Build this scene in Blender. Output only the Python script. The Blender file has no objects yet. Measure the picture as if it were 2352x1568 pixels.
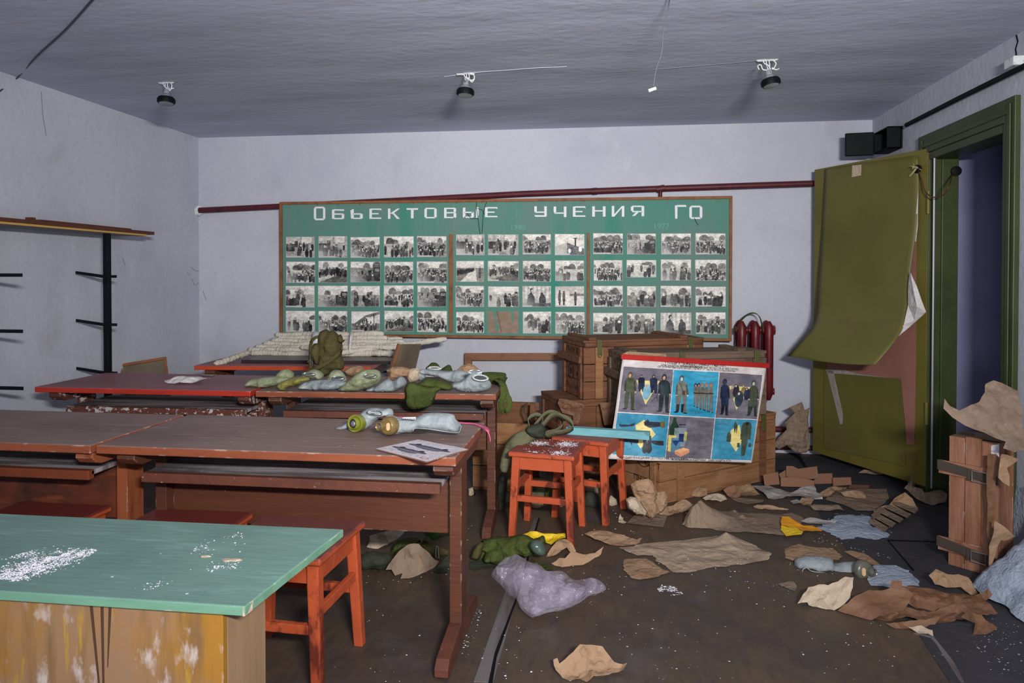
import bpy, math, random
import numpy as np
from mathutils import Vector, Matrix, noise as NZ
from mathutils.geometry import delaunay_2d_cdt
random.seed(7)
SC = bpy.context.scene
COL = SC.collection
PI = math.pi

# ------------------------------------------------------------ camera, world, lights, exposure
FPX, HC = 1650.0, 1.37
YAW, PITCH, ROLL, CY = 0.13412, 0.01481, 0.00084, 656.75
YB, XL, XR, HR = 5.764, -3.494, 1.971, 2.547          # room: back wall, left wall, right wall, ceiling
FW = Vector((-math.sin(YAW)*math.cos(PITCH), math.cos(YAW)*math.cos(PITCH), -math.sin(PITCH)))
R0 = Vector((math.cos(YAW), math.sin(YAW), 0)); U0 = R0.cross(FW)
RT = R0*math.cos(ROLL)+U0*math.sin(ROLL); UP = U0*math.cos(ROLL)-R0*math.sin(ROLL)
CAMP = Vector((0, 0, HC))
cam = bpy.data.cameras.new('camera'); camo = bpy.data.objects.new('camera', cam); COL.objects.link(camo)
cam.sensor_width = 36; cam.lens = FPX/2352*36; cam.shift_y = (CY-784)/2352
cam.clip_start = .05
M = Matrix((( RT.x, UP.x, -FW.x, 0), (RT.y, UP.y, -FW.y, 0), (RT.z, UP.z, -FW.z, HC), (0, 0, 0, 1)))
camo.matrix_world = M
SC.camera = camo
SC.view_settings.view_transform = 'Standard'; SC.view_settings.look = 'None'
SC.view_settings.gamma = 1; SC.view_settings.use_curve_mapping = False
SC.view_settings.exposure = -0.06
W = bpy.data.worlds.new('world'); SC.world = W; W.use_nodes = True
W.node_tree.nodes['Background'].inputs[0].default_value = (.44, .50, .90, 1)
W.node_tree.nodes['Background'].inputs[1].default_value = .31

def area(name, loc, target, size, power, color):
    l = bpy.data.lights.new(name, 'AREA'); l.shape = 'DISK'; l.size = size; l.energy = power; l.color = color
    o = bpy.data.objects.new(name, l); COL.objects.link(o); o.location = loc
    o.rotation_euler = (Vector(target)-Vector(loc)).to_track_quat('-Z', 'Y').to_euler()
    return o
k_ = area('key_light', (.66, -.6, 1.90), (-.95, 5.76, 2.15), .16, 98, (1, .97, .93)); k_.data.shape = 'RECTANGLE'; k_.data.size = .50; k_.data.size_y = .10; k_.data.spread = math.radians(100)
area('fill_light', (-1.6, -1.2, 1.8), (-.9, 4, .8), 1.2, 5, (.84, .88, 1))
area('bounce_light', (-.3, -1.1, 1.0), (-.2, 2.2, 2.55), .9, 34, (.80, .88, 1))

# ------------------------------------------------------------ pixel -> place (the photograph's 2352 x 1568 frame, onto a real plane)
def ray(x, y): return RT*(x-1176)-UP*(y-CY)+FW*FPX
def onz(x, y, z=0.0): r = ray(x, y); return CAMP+r*((z-HC)/r.z)
def ony(x, y, Y): r = ray(x, y); return CAMP+r*(Y/r.y)
def onx(x, y, X): r = ray(x, y); return CAMP+r*(X/r.x)
def onpl(x, y, P, N): r = ray(x, y); return CAMP+r*((Vector(P)-CAMP).dot(N)/r.dot(N))

# ------------------------------------------------------------ materials
def S(c):
    return tuple(((v/255)/12.92 if v/255 <= .04045 else ((v/255+.055)/1.055)**2.4) for v in c)+(1,)
MATS = {}
def mat(name, base, rough=.6, spec=.35, layers=(), specks=None, bump=None, metal=0, attr=None, alpha=None, trans=None, coat=0, crump=None, wear=None):
    """layers: (scale, (sx,sy,sz), colour, lo, hi[, detail]); specks: (scale, size, colour, lo, hi); bump: (scale, (sx,sy,sz), strength)"""
    if name in MATS: return MATS[name]
    m = bpy.data.materials.new(name); m.use_nodes = True; nt = m.node_tree; nd = nt.nodes; lk = nt.links
    b = nd['Principled BSDF']; b.inputs['Roughness'].default_value = rough
    b.inputs['Specular IOR Level'].default_value = spec; b.inputs['Metallic'].default_value = metal
    if coat: b.inputs['Coat Weight'].default_value = coat; b.inputs['Coat Roughness'].default_value = .25
    tc = nd.new('ShaderNodeTexCoord')
    def mapped(s):
        mp = nd.new('ShaderNodeMapping'); mp.inputs['Scale'].default_value = s; lk.new(tc.outputs['Object'], mp.inputs[0]); return mp.outputs[0]
    if attr:
        a = nd.new('ShaderNodeAttribute'); a.attribute_name = attr; cur = a.outputs['Color']
    else:
        rgb = nd.new('ShaderNodeRGB'); rgb.outputs[0].default_value = S(base); cur = rgb.outputs[0]
    def over(cur, fac, c):
        mx = nd.new('ShaderNodeMix'); mx.data_type = 'RGBA'
        lk.new(fac, mx.inputs[0]); lk.new(cur, mx.inputs[6]); mx.inputs[7].default_value = S(c); return mx.outputs[2]
    for L in layers:
        sc, st, c, lo, hi = L[:5]
        n = nd.new('ShaderNodeTexNoise'); n.inputs['Scale'].default_value = sc; n.inputs['Detail'].default_value = L[5] if len(L) > 5 else 5
        n.inputs['Roughness'].default_value = .62
        lk.new(mapped(st), n.inputs['Vector'])
        r = nd.new('ShaderNodeMapRange'); r.inputs[1].default_value = lo; r.inputs[2].default_value = hi
        lk.new(n.outputs[0], r.inputs[0]); cur = over(cur, r.outputs[0], c)
    if specks:
        sc, sz, c, lo, hi = specks
        v = nd.new('ShaderNodeTexVoronoi'); v.inputs['Scale'].default_value = sc; lk.new(mapped((1, 1, 1)), v.inputs['Vector'])
        r = nd.new('ShaderNodeMapRange'); r.inputs[1].default_value = sz; r.inputs[2].default_value = sz*.5; lk.new(v.outputs['Distance'], r.inputs[0])
        n = nd.new('ShaderNodeTexNoise'); n.inputs['Scale'].default_value = 1.7; lk.new(mapped((1.3, 1.1, 1.7)), n.inputs['Vector'])
        r2 = nd.new('ShaderNodeMapRange'); r2.inputs[1].default_value = lo; r2.inputs[2].default_value = hi; lk.new(n.outputs[0], r2.inputs[0])
        sp = nd.new('ShaderNodeSeparateColor'); lk.new(v.outputs['Color'], sp.inputs[0])
        gt = nd.new('ShaderNodeMath'); gt.operation = 'LESS_THAN'; lk.new(sp.outputs[0], gt.inputs[0]); lk.new(r2.outputs[0], gt.inputs[1])
        mu = nd.new('ShaderNodeMath'); mu.operation = 'MULTIPLY'; lk.new(r.outputs[0], mu.inputs[0]); lk.new(gt.outputs[0], mu.inputs[1])
        cur = over(cur, mu.outputs[0], c)
    if wear:            # chipped paint along the edges
        bv = nd.new('ShaderNodeBevel'); bv.samples = 3; bv.inputs['Radius'].default_value = wear[1]; ge = nd.new('ShaderNodeNewGeometry')
        dt = nd.new('ShaderNodeVectorMath'); dt.operation = 'DOT_PRODUCT'; lk.new(bv.outputs[0], dt.inputs[0]); lk.new(ge.outputs['True Normal'], dt.inputs[1])
        r1 = nd.new('ShaderNodeMapRange'); r1.inputs[1].default_value = .985; r1.inputs[2].default_value = .90; lk.new(dt.outputs['Value'], r1.inputs[0])
        wn = nd.new('ShaderNodeTexNoise'); wn.inputs['Scale'].default_value = 22; wn.inputs['Detail'].default_value = 6; lk.new(tc.outputs['Object'], wn.inputs['Vector'])
        r2_ = nd.new('ShaderNodeMapRange'); r2_.inputs[1].default_value = wear[2]; r2_.inputs[2].default_value = wear[2]+.05; lk.new(wn.outputs[0], r2_.inputs[0])
        wm_ = nd.new('ShaderNodeMath'); wm_.operation = 'MULTIPLY'; lk.new(r1.outputs[0], wm_.inputs[0]); lk.new(r2_.outputs[0], wm_.inputs[1]); cur = over(cur, wm_.outputs[0], wear[0])
    if name == 'floor_lino':
        ck = nd.new('ShaderNodeTexChecker'); ck.inputs['Scale'].default_value = 7.2; lk.new(mapped((1, 1, 0)), ck.inputs['Vector'])
        gr = nd.new('ShaderNodeTexNoise'); gr.inputs['Scale'].default_value = 40; lk.new(mapped((.15, 1.2, 1)), gr.inputs['Vector'])
        ml = nd.new('ShaderNodeMath'); ml.operation = 'MULTIPLY'; lk.new(ck.outputs['Fac'], ml.inputs[0]); lk.new(gr.outputs[0], ml.inputs[1])
        m2 = nd.new('ShaderNodeMath'); m2.operation = 'MULTIPLY'; lk.new(ml.outputs[0], m2.inputs[0]); m2.inputs[1].default_value = .17; cur = over(cur, m2.outputs[0], (112, 92, 66))
    lk.new(cur, b.inputs['Base Color'])
    if bump:
        prev = None
        for (sc, st, amt) in (bump if isinstance(bump[0], tuple) else (bump,)):
            n = nd.new('ShaderNodeTexNoise'); n.inputs['Scale'].default_value = sc; n.inputs['Detail'].default_value = 6
            lk.new(mapped(st), n.inputs['Vector'])
            bp = nd.new('ShaderNodeBump'); bp.inputs['Strength'].default_value = amt; bp.inputs['Distance'].default_value = .02
            lk.new(n.outputs[0], bp.inputs['Height'])
            if prev: lk.new(prev, bp.inputs['Normal'])
            prev = bp.outputs[0]
        lk.new(prev, b.inputs['Normal'])
    if crump:
        prev = b.inputs['Normal'].links[0].from_socket if b.inputs['Normal'].links else None
        nz = nd.new('ShaderNodeTexNoise'); nz.inputs['Scale'].default_value = crump[0]*.35; lk.new(tc.outputs['Object'], nz.inputs['Vector'])
        ad = nd.new('ShaderNodeMix'); ad.data_type = 'VECTOR'; ad.inputs[0].default_value = .18; lk.new(tc.outputs['Object'], ad.inputs[4]); lk.new(nz.outputs['Color'], ad.inputs[5])
        for sc_, st_ in ((crump[0], crump[1]), (crump[0]*2.6, crump[1]*.6)):
            v = nd.new('ShaderNodeTexVoronoi'); v.inputs['Scale'].default_value = sc_; lk.new(ad.outputs[1], v.inputs['Vector'])
            bp = nd.new('ShaderNodeBump'); bp.inputs['Strength'].default_value = st_; bp.inputs['Distance'].default_value = .25/sc_; lk.new(v.outputs['Distance'], bp.inputs['Height'])
            if prev: lk.new(prev, bp.inputs['Normal'])
            prev = bp.outputs[0]
        lk.new(prev, b.inputs['Normal'])
    if alpha is not None: b.inputs['Alpha'].default_value = alpha
    if trans is not None: b.inputs['Transmission Weight'].default_value = trans; b.inputs['IOR'].default_value = 1.1
    MATS[name] = m; return m

WALL = mat('wall_paint', (196, 198, 208), .9, .1, [(1.1, (1, 1, 1), (182, 184, 198), .42, .72), (7, (1, 1, .5), (204, 205, 212), .6, .85), (2.2, (1, 1, 1), (178, 175, 176), .60, .85), (30, (1, 1, 1), (185, 187, 198), .5, .75)],
           (9, .05, (95, 85, 80), .62, 1.6), ((26, (1, 1, 1), .18), (2, (1, 1, 1), .5)))
CEIL = mat('ceiling_paint', (200, 204, 222), .9, .1, [(1.3, (.5, 1.8, 1), (174, 178, 196), .42, .70), (10, (.5, 1.6, 1), (194, 192, 200), .5, .8), (40, (.6, 2, 1), (222, 224, 230), .66, .75)],
           (7, .05, (226, 226, 232), .52, 1.5), ((20, (.7, 1.1, 1), .13), (1.2, (.6, 1.6, 1), .55)))
FLOOR = mat('floor_lino', (88, 73, 58), .55, .3, [(1.3, (1, 1, 1), (62, 56, 56), .4, .68), (5, (1, 1, 1), (98, 84, 72), .56, .8), (30, (1.6, .3, 1), (66, 58, 55), .5, .7), (2.6, (1, 1, 1), (92, 88, 90), .58, .85)],
            (30, .10, (150, 146, 150), .45, 1.5), ((40, (1, 1, 1), .12), (3, (1, 1, 1), .2)))
FLOOR2 = mat('floor_dark', (64, 62, 66), .7, .25, [(1.8, (1, 1, 1), (44, 44, 50), .42, .7), (8, (1, 1, 1), (92, 86, 84), .6, .85)],
             (30, .16, (150, 146, 148), .45, 1.5), ((30, (1, 1, 1), .3),))
STRIP = mat('floor_strip', (112, 106, 106), .7, .25, [(6, (2, .3, 1), (78, 70, 68), .45, .7)], (60, .2, (170, 168, 172), .4, 1.2))
BROWN = mat('brown_desk_paint', (92, 54, 38), .45, .35, [(3, (.4, 3, 3), (78, 46, 36), .42, .7), (22, (.3, 4, 4), (112, 74, 56), .6, .85), (5, (1, 1, 1), (84, 52, 42), .6, .85)],
            (40, .13, (196, 186, 176), .5, 2.2), ((20, (.5, 3, 3), .15),), wear=((176, 158, 142), .006, .56))
BTOP = mat('brown_desk_top', (128, 104, 96), .5, .4, [(1.7, (1, 1.6, 1), (104, 82, 76), .4, .7), (9, (.35, 3, 1), (146, 132, 126), .55, .82), (28, (.3, 3, 1), (158, 146, 142), .62, .8)],
           (38, .16, (206, 200, 198), .46, 1.7), ((30, (.3, 2, 1), .12),), wear=((178, 160, 146), .006, .54))
BEDGE = mat('brown_desk_edge', (140, 76, 50), .45, .35, [(6, (.5, 3, 3), (112, 60, 42), .45, .7)], (30, .16, (214, 202, 190), .5, 2.0), wear=((196, 180, 162), .006, .56))
RTOP = mat('red_desk_top', (140, 88, 92), .5, .4, [(1.7, (1, 1.6, 1), (112, 68, 72), .4, .7), (9, (.35, 3, 1), (150, 112, 114), .6, .85)], (38, .15, (206, 196, 196), .46, 1.7))
REDGE = mat('red_desk_edge', (176, 52, 36), .4, .45, [(6, (.5, 3, 3), (140, 40, 30), .48, .72)], (30, .16, (200, 180, 170), .5, 2.4), wear=((190, 160, 140), .006, .60))
OREDGE = mat('orange_desk_edge', (188, 74, 44), .4, .45, [(6, (.5, 3, 3), (150, 56, 36), .48, .72)], (30, .16, (206, 190, 180), .5, 2.4))
SHELF = mat('worn_shelf', (110, 100, 102), .7, .3, [(7, (.3, 4, 1), (176, 172, 178), .42, .62), (2, (1, 1, 1), (60, 56, 66), .5, .75)], (50, .2, (190, 188, 192), .4, 1.0))
CHIP = mat('chipped_brown', (104, 60, 46), .6, .35, [(5, (1, 1, 1), (84, 50, 40), .45, .7), (60, (.6, 1, 1), (176, 164, 160), .66, .72)], None, (16, (1, 1, 1), .3))
ORANGE = mat('orange_stool_paint', (184, 84, 50), .5, .3, [(3, (1, 1, 1), (158, 70, 42), .45, .7), (7, (1, 1, .4), (104, 46, 34), .575, .63), (22, (1, 1, .4), (206, 108, 76), .62, .8)], (26, .14, (96, 46, 36), .5, 2.0), ((14, (1, 1, 1), .25),), wear=((96, 44, 32), .007, .54))
ORSEAT = mat('stool_seat_red', (142, 62, 50), .5, .4, [(3, (1, 1, 1), (118, 50, 44), .45, .7)], (60, .18, (210, 200, 200), .45, 1.6), wear=((188, 84, 54), .008, .46))
DKSEAT = mat('stool_seat_maroon', (118, 70, 66), .5, .4, [(3, (1, 1, 1), (92, 54, 54), .45, .7)], (60, .16, (206, 196, 196), .5, 2.0), wear=((188, 80, 54), .008, .46))
GTOP = mat('green_table_top', (102, 132, 122), .5, .3, [(2.4, (1, 1, 1), (88, 116, 108), .42, .7), (14, (.4, 2, 1), (122, 156, 146), .55, .8)], (46, .17, (214, 222, 222), .5, 1.8), ((30, (.5, 2, 1), .1),))
GEDGE = mat('green_table_edge', (106, 146, 122), .5, .3, [(9, (.6, 3, 3), (90, 130, 108), .45, .7)], wear=((190, 184, 160), .005, .62))
PLY = mat('cabinet_plywood', (140, 108, 80), .5, .3, [(2.6, (1.2, 1, 1), (150, 106, 40), .44, .56), (8, (2.6, 1, .30), (118, 88, 56), .50, .66), (12, (1.4, 1, .6), (178, 162, 152), .56, .66), (22, (2.2, 1, .25), (164, 128, 50), .60, .68)], None, ((10, (1, 1, 1), .15),))
PINE = mat('crate_pine', (154, 112, 78), .75, .2, [(4, (.7, 6, 6), (128, 88, 58), .44, .68), (30, (.25, 6, 6), (108, 72, 46), .56, .75), (3, (1, 1, 1), (164, 128, 98), .6, .85)], (26, .12, (70, 42, 26), .55, 2.4), ((20, (.4, 5, 5), .2),), wear=((96, 66, 44), .006, .46))
PINED = mat('crate_pine_dark', (124, 84, 60), .75, .2, [(4, (.7, 6, 6), (92, 60, 44), .44, .68), (30, (.25, 6, 6), (92, 62, 44), .56, .75)], (26, .12, (60, 38, 26), .55, 2.4), ((20, (.4, 5, 5), .2),), wear=((70, 48, 36), .006, .46))
PINEG = mat('crate_pine_grey', (116, 98, 82), .8, .2, [(4, (.7, 6, 6), (84, 68, 56), .44, .68), (16, (.4, 3, 3), (150, 138, 126), .6, .85)], (40, .14, (196, 192, 190), .5, 2.2), ((20, (.4, 5, 5), .25),))
PINEV = mat('crate_pine_upright', (154, 110, 86), .75, .2, [(5, (5, 5, .6), (126, 84, 62), .42, .66), (26, (6, 6, .25), (108, 72, 54), .56, .75), (3.2, (1, 1, 1), (110, 72, 56), .64, .8)], (60, .2, (226, 224, 232), .5, 1.6), ((20, (5, 5, .4), .2),), wear=((196, 186, 184), .005, .56))
KRAFT = mat('kraft_paper', (162, 132, 104), .8, .2, [(7, (1, 1, 1), (138, 108, 82), .42, .7), (24, (1, 1, 1), (182, 152, 124), .56, .8)], None, ((34, (1, 1, 1), .35),), crump=(22, 0.5))
KRAFTG = mat('kraft_paper_grey', (140, 120, 102), .8, .2, [(5, (1, 1, 1), (112, 96, 82), .42, .7), (24, (1, 1, 1), (158, 138, 120), .56, .8)], (60, .15, (206, 202, 202), .5, 2), ((34, (1, 1, 1), .35),), crump=(18, 0.4))
KRAFTD = mat('kraft_paper_dark', (122, 88, 64), .6, .3, [(5, (1, 1, 1), (94, 64, 46), .42, .7), (18, (1, 1, 1), (144, 108, 80), .6, .8)], None, ((26, (1, 1, 1), .3),), crump=(16, 0.35))
PALE = mat('pale_paper', (190, 172, 150), .8, .2, [(8, (1, 1, 1), (164, 146, 124), .45, .7)], None, ((34, (1, 1, 1), .35),), crump=(22, 0.5))
KRAFTL = mat('kraft_paper_light', (172, 150, 128), .8, .2, [(5, (1, 1, 1), (148, 128, 108), .42, .7), (24, (1, 1, 1), (186, 166, 146), .56, .8)], None, ((34, (1, 1, 1), .35),), crump=(15, .5))
GREYP = mat('grey_paper', (158, 152, 148), .85, .2, [(6, (1, 1, 1), (134, 126, 120), .45, .72)], None, ((30, (1, 1, 1), .3),), crump=(22, 0.35))
WHITEP = mat('white_paper', (222, 216, 214), .8, .2, [(8, (1, 1, 1), (190, 182, 180), .5, .75)], None, ((30, (1, 1, 1), .25),), crump=(22, 0.4))
CARD = mat('brown_card', (134, 98, 78), .8, .2, [(8, (1, 1, 1), (114, 82, 64), .45, .72)], (80, .2, (220, 212, 210), .5, 1.8))
YELLOW = mat('yellow_paper', (232, 196, 40), .6, .3, [(9, (1, 1, 1), (208, 168, 30), .5, .75)], None, ((30, (1, 1, 1), .25),), crump=(26, 0.5))
AMBER = mat('amber_paper', (224, 150, 34), .6, .3, [(9, (1, 1, 1), (196, 124, 28), .5, .75)])
RUBG = mat('rubber_grey', (150, 158, 160), .5, .3, [(7, (1, 1, 1), (118, 126, 130), .42, .66), (18, (1, 1, 1), (170, 176, 176), .6, .8)], None, ((12, (1, 1, 1), .8), (30, (1, .5, 1), .3)), crump=(11, 0.22))
RUBO = mat('rubber_olive', (146, 152, 122), .5, .35, [(7, (1, 1, 1), (110, 116, 84), .42, .68), (16, (1, .5, 1), (162, 166, 142), .6, .8)], None, ((12, (1, 1, 1), .8), (30, (1, .5, 1), .3)), crump=(11, 0.22))
RUBY = mat('rubber_yellow_green', (134, 128, 66), .5, .35, [(5, (1, 1, 1), (104, 100, 48), .45, .72)], None, ((9, (1, 1, 1), .4),))
CANV = mat('canvas_green', (72, 82, 38), .85, .2, [(7, (1, 1, 1), (50, 60, 26), .42, .68), (60, (1, 1, 1), (88, 96, 50), .55, .8)], (60, .14, (188, 188, 180), .55, 1.8), ((60, (1, 1, 1), .3),), crump=(16, 0.35))
CANVB = mat('canvas_brownish', (82, 76, 44), .85, .2, [(7, (1, 1, 1), (58, 56, 32), .42, .68), (60, (1, 1, 1), (96, 90, 56), .55, .8)], (60, .14, (180, 180, 170), .58, 2), ((60, (1, 1, 1), .3),), crump=(13, 0.35))
CANVG = mat('webbing_greygreen', (106, 104, 80), .85, .2, [(7, (1, 1, 1), (84, 84, 62), .45, .7)], None, ((80, (1, 1, 1), .3),))
CANVD = mat('cloth_dark', (66, 70, 58), .85, .2, [(7, (1, 1, 1), (48, 52, 44), .42, .68)], (60, .2, (180, 180, 180), .5, 1.6), ((50, (1, 1, 1), .3),), crump=(16, 0.3))
POLE = mat('canvas_wrap', (206, 200, 186), .8, .2, [(6, (1, 1, 1), (176, 168, 150), .45, .7), (18, (3, 1, 1), (224, 220, 210), .55, .8), (3, (1, 1, 1), (150, 144, 110), .62, .85)], None, ((26, (3, 1, 1), .7),), crump=(26, 0.3))
STEEL = mat('dull_steel', (168, 170, 170), .35, .5, metal=.8)
BLACKM = mat('black_enamel', (12, 16, 20), .6, .15, [(8, (1, 1, 1), (20, 26, 33), .5, .8)])
BLACKB = mat('black_lacquer', (46, 36, 40), .35, .5, [(5, (1, 1, 1), (66, 52, 54), .5, .8)])
PIPE = mat('maroon_pipe', (86, 30, 38), .5, .35, [(8, (1, 1, 1), (64, 24, 32), .45, .7)], (70, .2, (150, 110, 114), .5, 1.2))
RAD = mat('radiator_red', (104, 26, 32), .4, .4, [(8, (1, 1, 1), (76, 20, 26), .45, .7)])
WHITE = mat('white_enamel', (216, 218, 220), .5, .3, [(40, (1, 1, 1), (160, 160, 164), .55, .7)])
OLIVE = mat('olive_door_paint', (112, 104, 46), .42, .42, [(1.4, (1, 1, 1), (96, 90, 38), .42, .7), (3, (1, 1, 1), (122, 106, 50), .55, .8)], (30, .1, (150, 142, 90), .5, 2.2), ((4, (1, 1, 1), .12),))
OLIVEL = mat('olive_lino', (104, 100, 50), .5, .35, [(1.6, (1, 1, 1), (90, 88, 42), .42, .7), (2.6, (1, 1, 1), (108, 94, 56), .55, .8)], (22, .06, (50, 46, 26), .5, 2.6))
GREENF = mat('green_frame_paint', (60, 70, 36), .45, .35, [(4, (1, 1, 1), (48, 60, 28), .42, .7)], None, ((12, (1, 1, 1), .15),))
PINK = mat('pink_fibreboard', (154, 106, 94), .7, .25, [(3, (1, 1, 1), (134, 92, 82), .45, .7)], (40, .1, (90, 50, 44), .5, 2.6))
VIOLET = mat('corridor_paint', (140, 138, 172), .8, .2, [(2, (1, 1, 1), (120, 120, 154), .42, .7)])
BGREEN = mat('board_fabric', (84, 138, 124), .75, .2, [(1.1, (1, 1, 1), (104, 132, 124), .42, .60), (1.8, (2, 1, .4), (62, 136, 118), .54, .70), (12, (3, 1, .3), (110, 158, 146), .6, .8)], None, ((90, (1, 1, 1), .1),))
BFRAME = mat('board_frame_wood', (140, 90, 54), .6, .3, [(12, (1, 1, 1), (108, 66, 40), .45, .7)])
LETTER = mat('white_lettering', (228, 228, 234), .6, .3)
FAINT = mat('faint_lettering', (104, 160, 146), .75, .25)
PRINT = mat('printed_picture', (0, 0, 0), .55, .25, attr='print')
PRINTM = mat('printed_poster', (0, 0, 0), .55, .3, attr='print', bump=((9, (1, 1, 1), .25),))
INK = mat('black_ink', (34, 30, 28), .8, .2)
INKS = mat('stencil_ink', (30, 24, 22), .85, .15)
BLUEP = mat('pale_blue_paint', (118, 178, 186), .45, .4, [(8, (.4, 3, 3), (98, 156, 166), .45, .7), (6, (1, 1, 1), (90, 84, 74), .68, .74)])
REDP = mat('red_slat', (178, 34, 30), .5, .35, [(10, (1, 1, 1), (146, 26, 26), .5, .75)])
POWD = mat('blue_white_powder', (168, 178, 192), .95, .05, [(14, (1, 1, 1), (136, 148, 166), .42, .7), (2.5, (1, 1, 1), (184, 188, 202), .5, .8)], None, ((60, (1, 1, 1), .6), (16, (1, 1, 1), .5)), crump=(70, 0.35))
POWW = mat('white_powder', (220, 216, 224), .95, .05, bump=((60, (1, 1, 1), .8),))
PINKT = mat('pink_tape', (214, 92, 132), .5, .35)
FILT = mat('filter_green', (118, 124, 40), .3, .5, [(9, (1, 1, 1), (96, 104, 34), .5, .75)], coat=.4)
FILTB = mat('filter_bronze', (112, 92, 52), .3, .5, [(9, (1, 1, 1), (90, 74, 40), .5, .75)], coat=.4)
CORK = mat('cork_plug', (216, 176, 134), .8, .2)
GLASS = mat('dusty_glass', (70, 78, 76), .12, .6, coat=.5)
LGREEN = mat('dark_green_metal', (38, 66, 34), .3, .5, [(9, (1, 1, 1), (28, 50, 28), .5, .75)], coat=.3)
LATCH = mat('latch_olive', (84, 84, 44), .45, .45, [(12, (1, 1, 1), (64, 64, 32), .5, .75)])
LEATH = mat('leather_strap', (72, 62, 54), .55, .35, [(14, (1, 1, 1), (52, 44, 40), .5, .75)])
SHTOP = mat('shelf_board_wood', (90, 52, 38), .6, .3, [(10, (.5, 3, 3), (70, 40, 30), .5, .75)])
SHEDGE = mat('shelf_board_edge', (204, 160, 88), .6, .3)
TAUPE = mat('taupe_fibreboard', (112, 100, 84), .7, .25, [(6, (1, 1, 1), (92, 80, 66), .45, .7)])
def plastic():
    m = bpy.data.materials.new('clear_lilac_film'); m.use_nodes = True; nt = m.node_tree; nd = nt.nodes; lk = nt.links
    b = nd['Principled BSDF']; b.inputs['Base Color'].default_value = S((186, 176, 198)); b.inputs['Roughness'].default_value = .07
    b.inputs['Specular IOR Level'].default_value = .9; b.inputs['Coat Weight'].default_value = 1; b.inputs['Coat Roughness'].default_value = .06
    tc = nd.new('ShaderNodeTexCoord'); n = nd.new('ShaderNodeTexNoise'); n.inputs['Scale'].default_value = 7; lk.new(tc.outputs['Object'], n.inputs[0])
    r = nd.new('ShaderNodeMapRange'); r.inputs[1].default_value = .35; r.inputs[2].default_value = .7; r.inputs[3].default_value = .10; r.inputs[4].default_value = .36
    lk.new(n.outputs[0], r.inputs[0]); lk.new(r.outputs[0], b.inputs['Alpha'])
    n2 = nd.new('ShaderNodeTexNoise'); n2.inputs['Scale'].default_value = 48; n2.inputs['Detail'].default_value = 3; lk.new(tc.outputs['Object'], n2.inputs[0])
    bp = nd.new('ShaderNodeBump'); bp.inputs['Strength'].default_value = .55; bp.inputs['Distance'].default_value = .02; lk.new(n2.outputs[0], bp.inputs['Height'])
    lk.new(bp.outputs[0], b.inputs['Normal']); lk.new(bp.outputs[0], b.inputs['Coat Normal'])
    return m
FILM = plastic()

# ------------------------------------------------------------ objects
def empty(name, loc=(0, 0, 0), rz=0):
    o = bpy.data.objects.new(name, None); o.empty_display_size = .1; COL.objects.link(o)
    o.location = loc; o.rotation_euler = (0, 0, rz); return o
def tag(o, label=None, cat=None, group=None, kind=None):
    if label: o['label'] = label
    if cat: o['category'] = cat
    if group: o['group'] = group
    if kind: o['kind'] = kind
    return o
def thing(name, label, cat, loc=(0, 0, 0), rz=0, group=None):
    return tag(empty(name, loc, rz), label, cat, group)
def copy_tree(o, parent=None):
    c = o.copy(); COL.objects.link(c); c.parent = parent
    for ch in list(o.children): copy_tree(ch, c)
    return c
def wm(o):
    m = Matrix.Translation(o.location) @ o.rotation_euler.to_matrix().to_4x4()
    return wm(o.parent) @ m if o.parent else m

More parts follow.
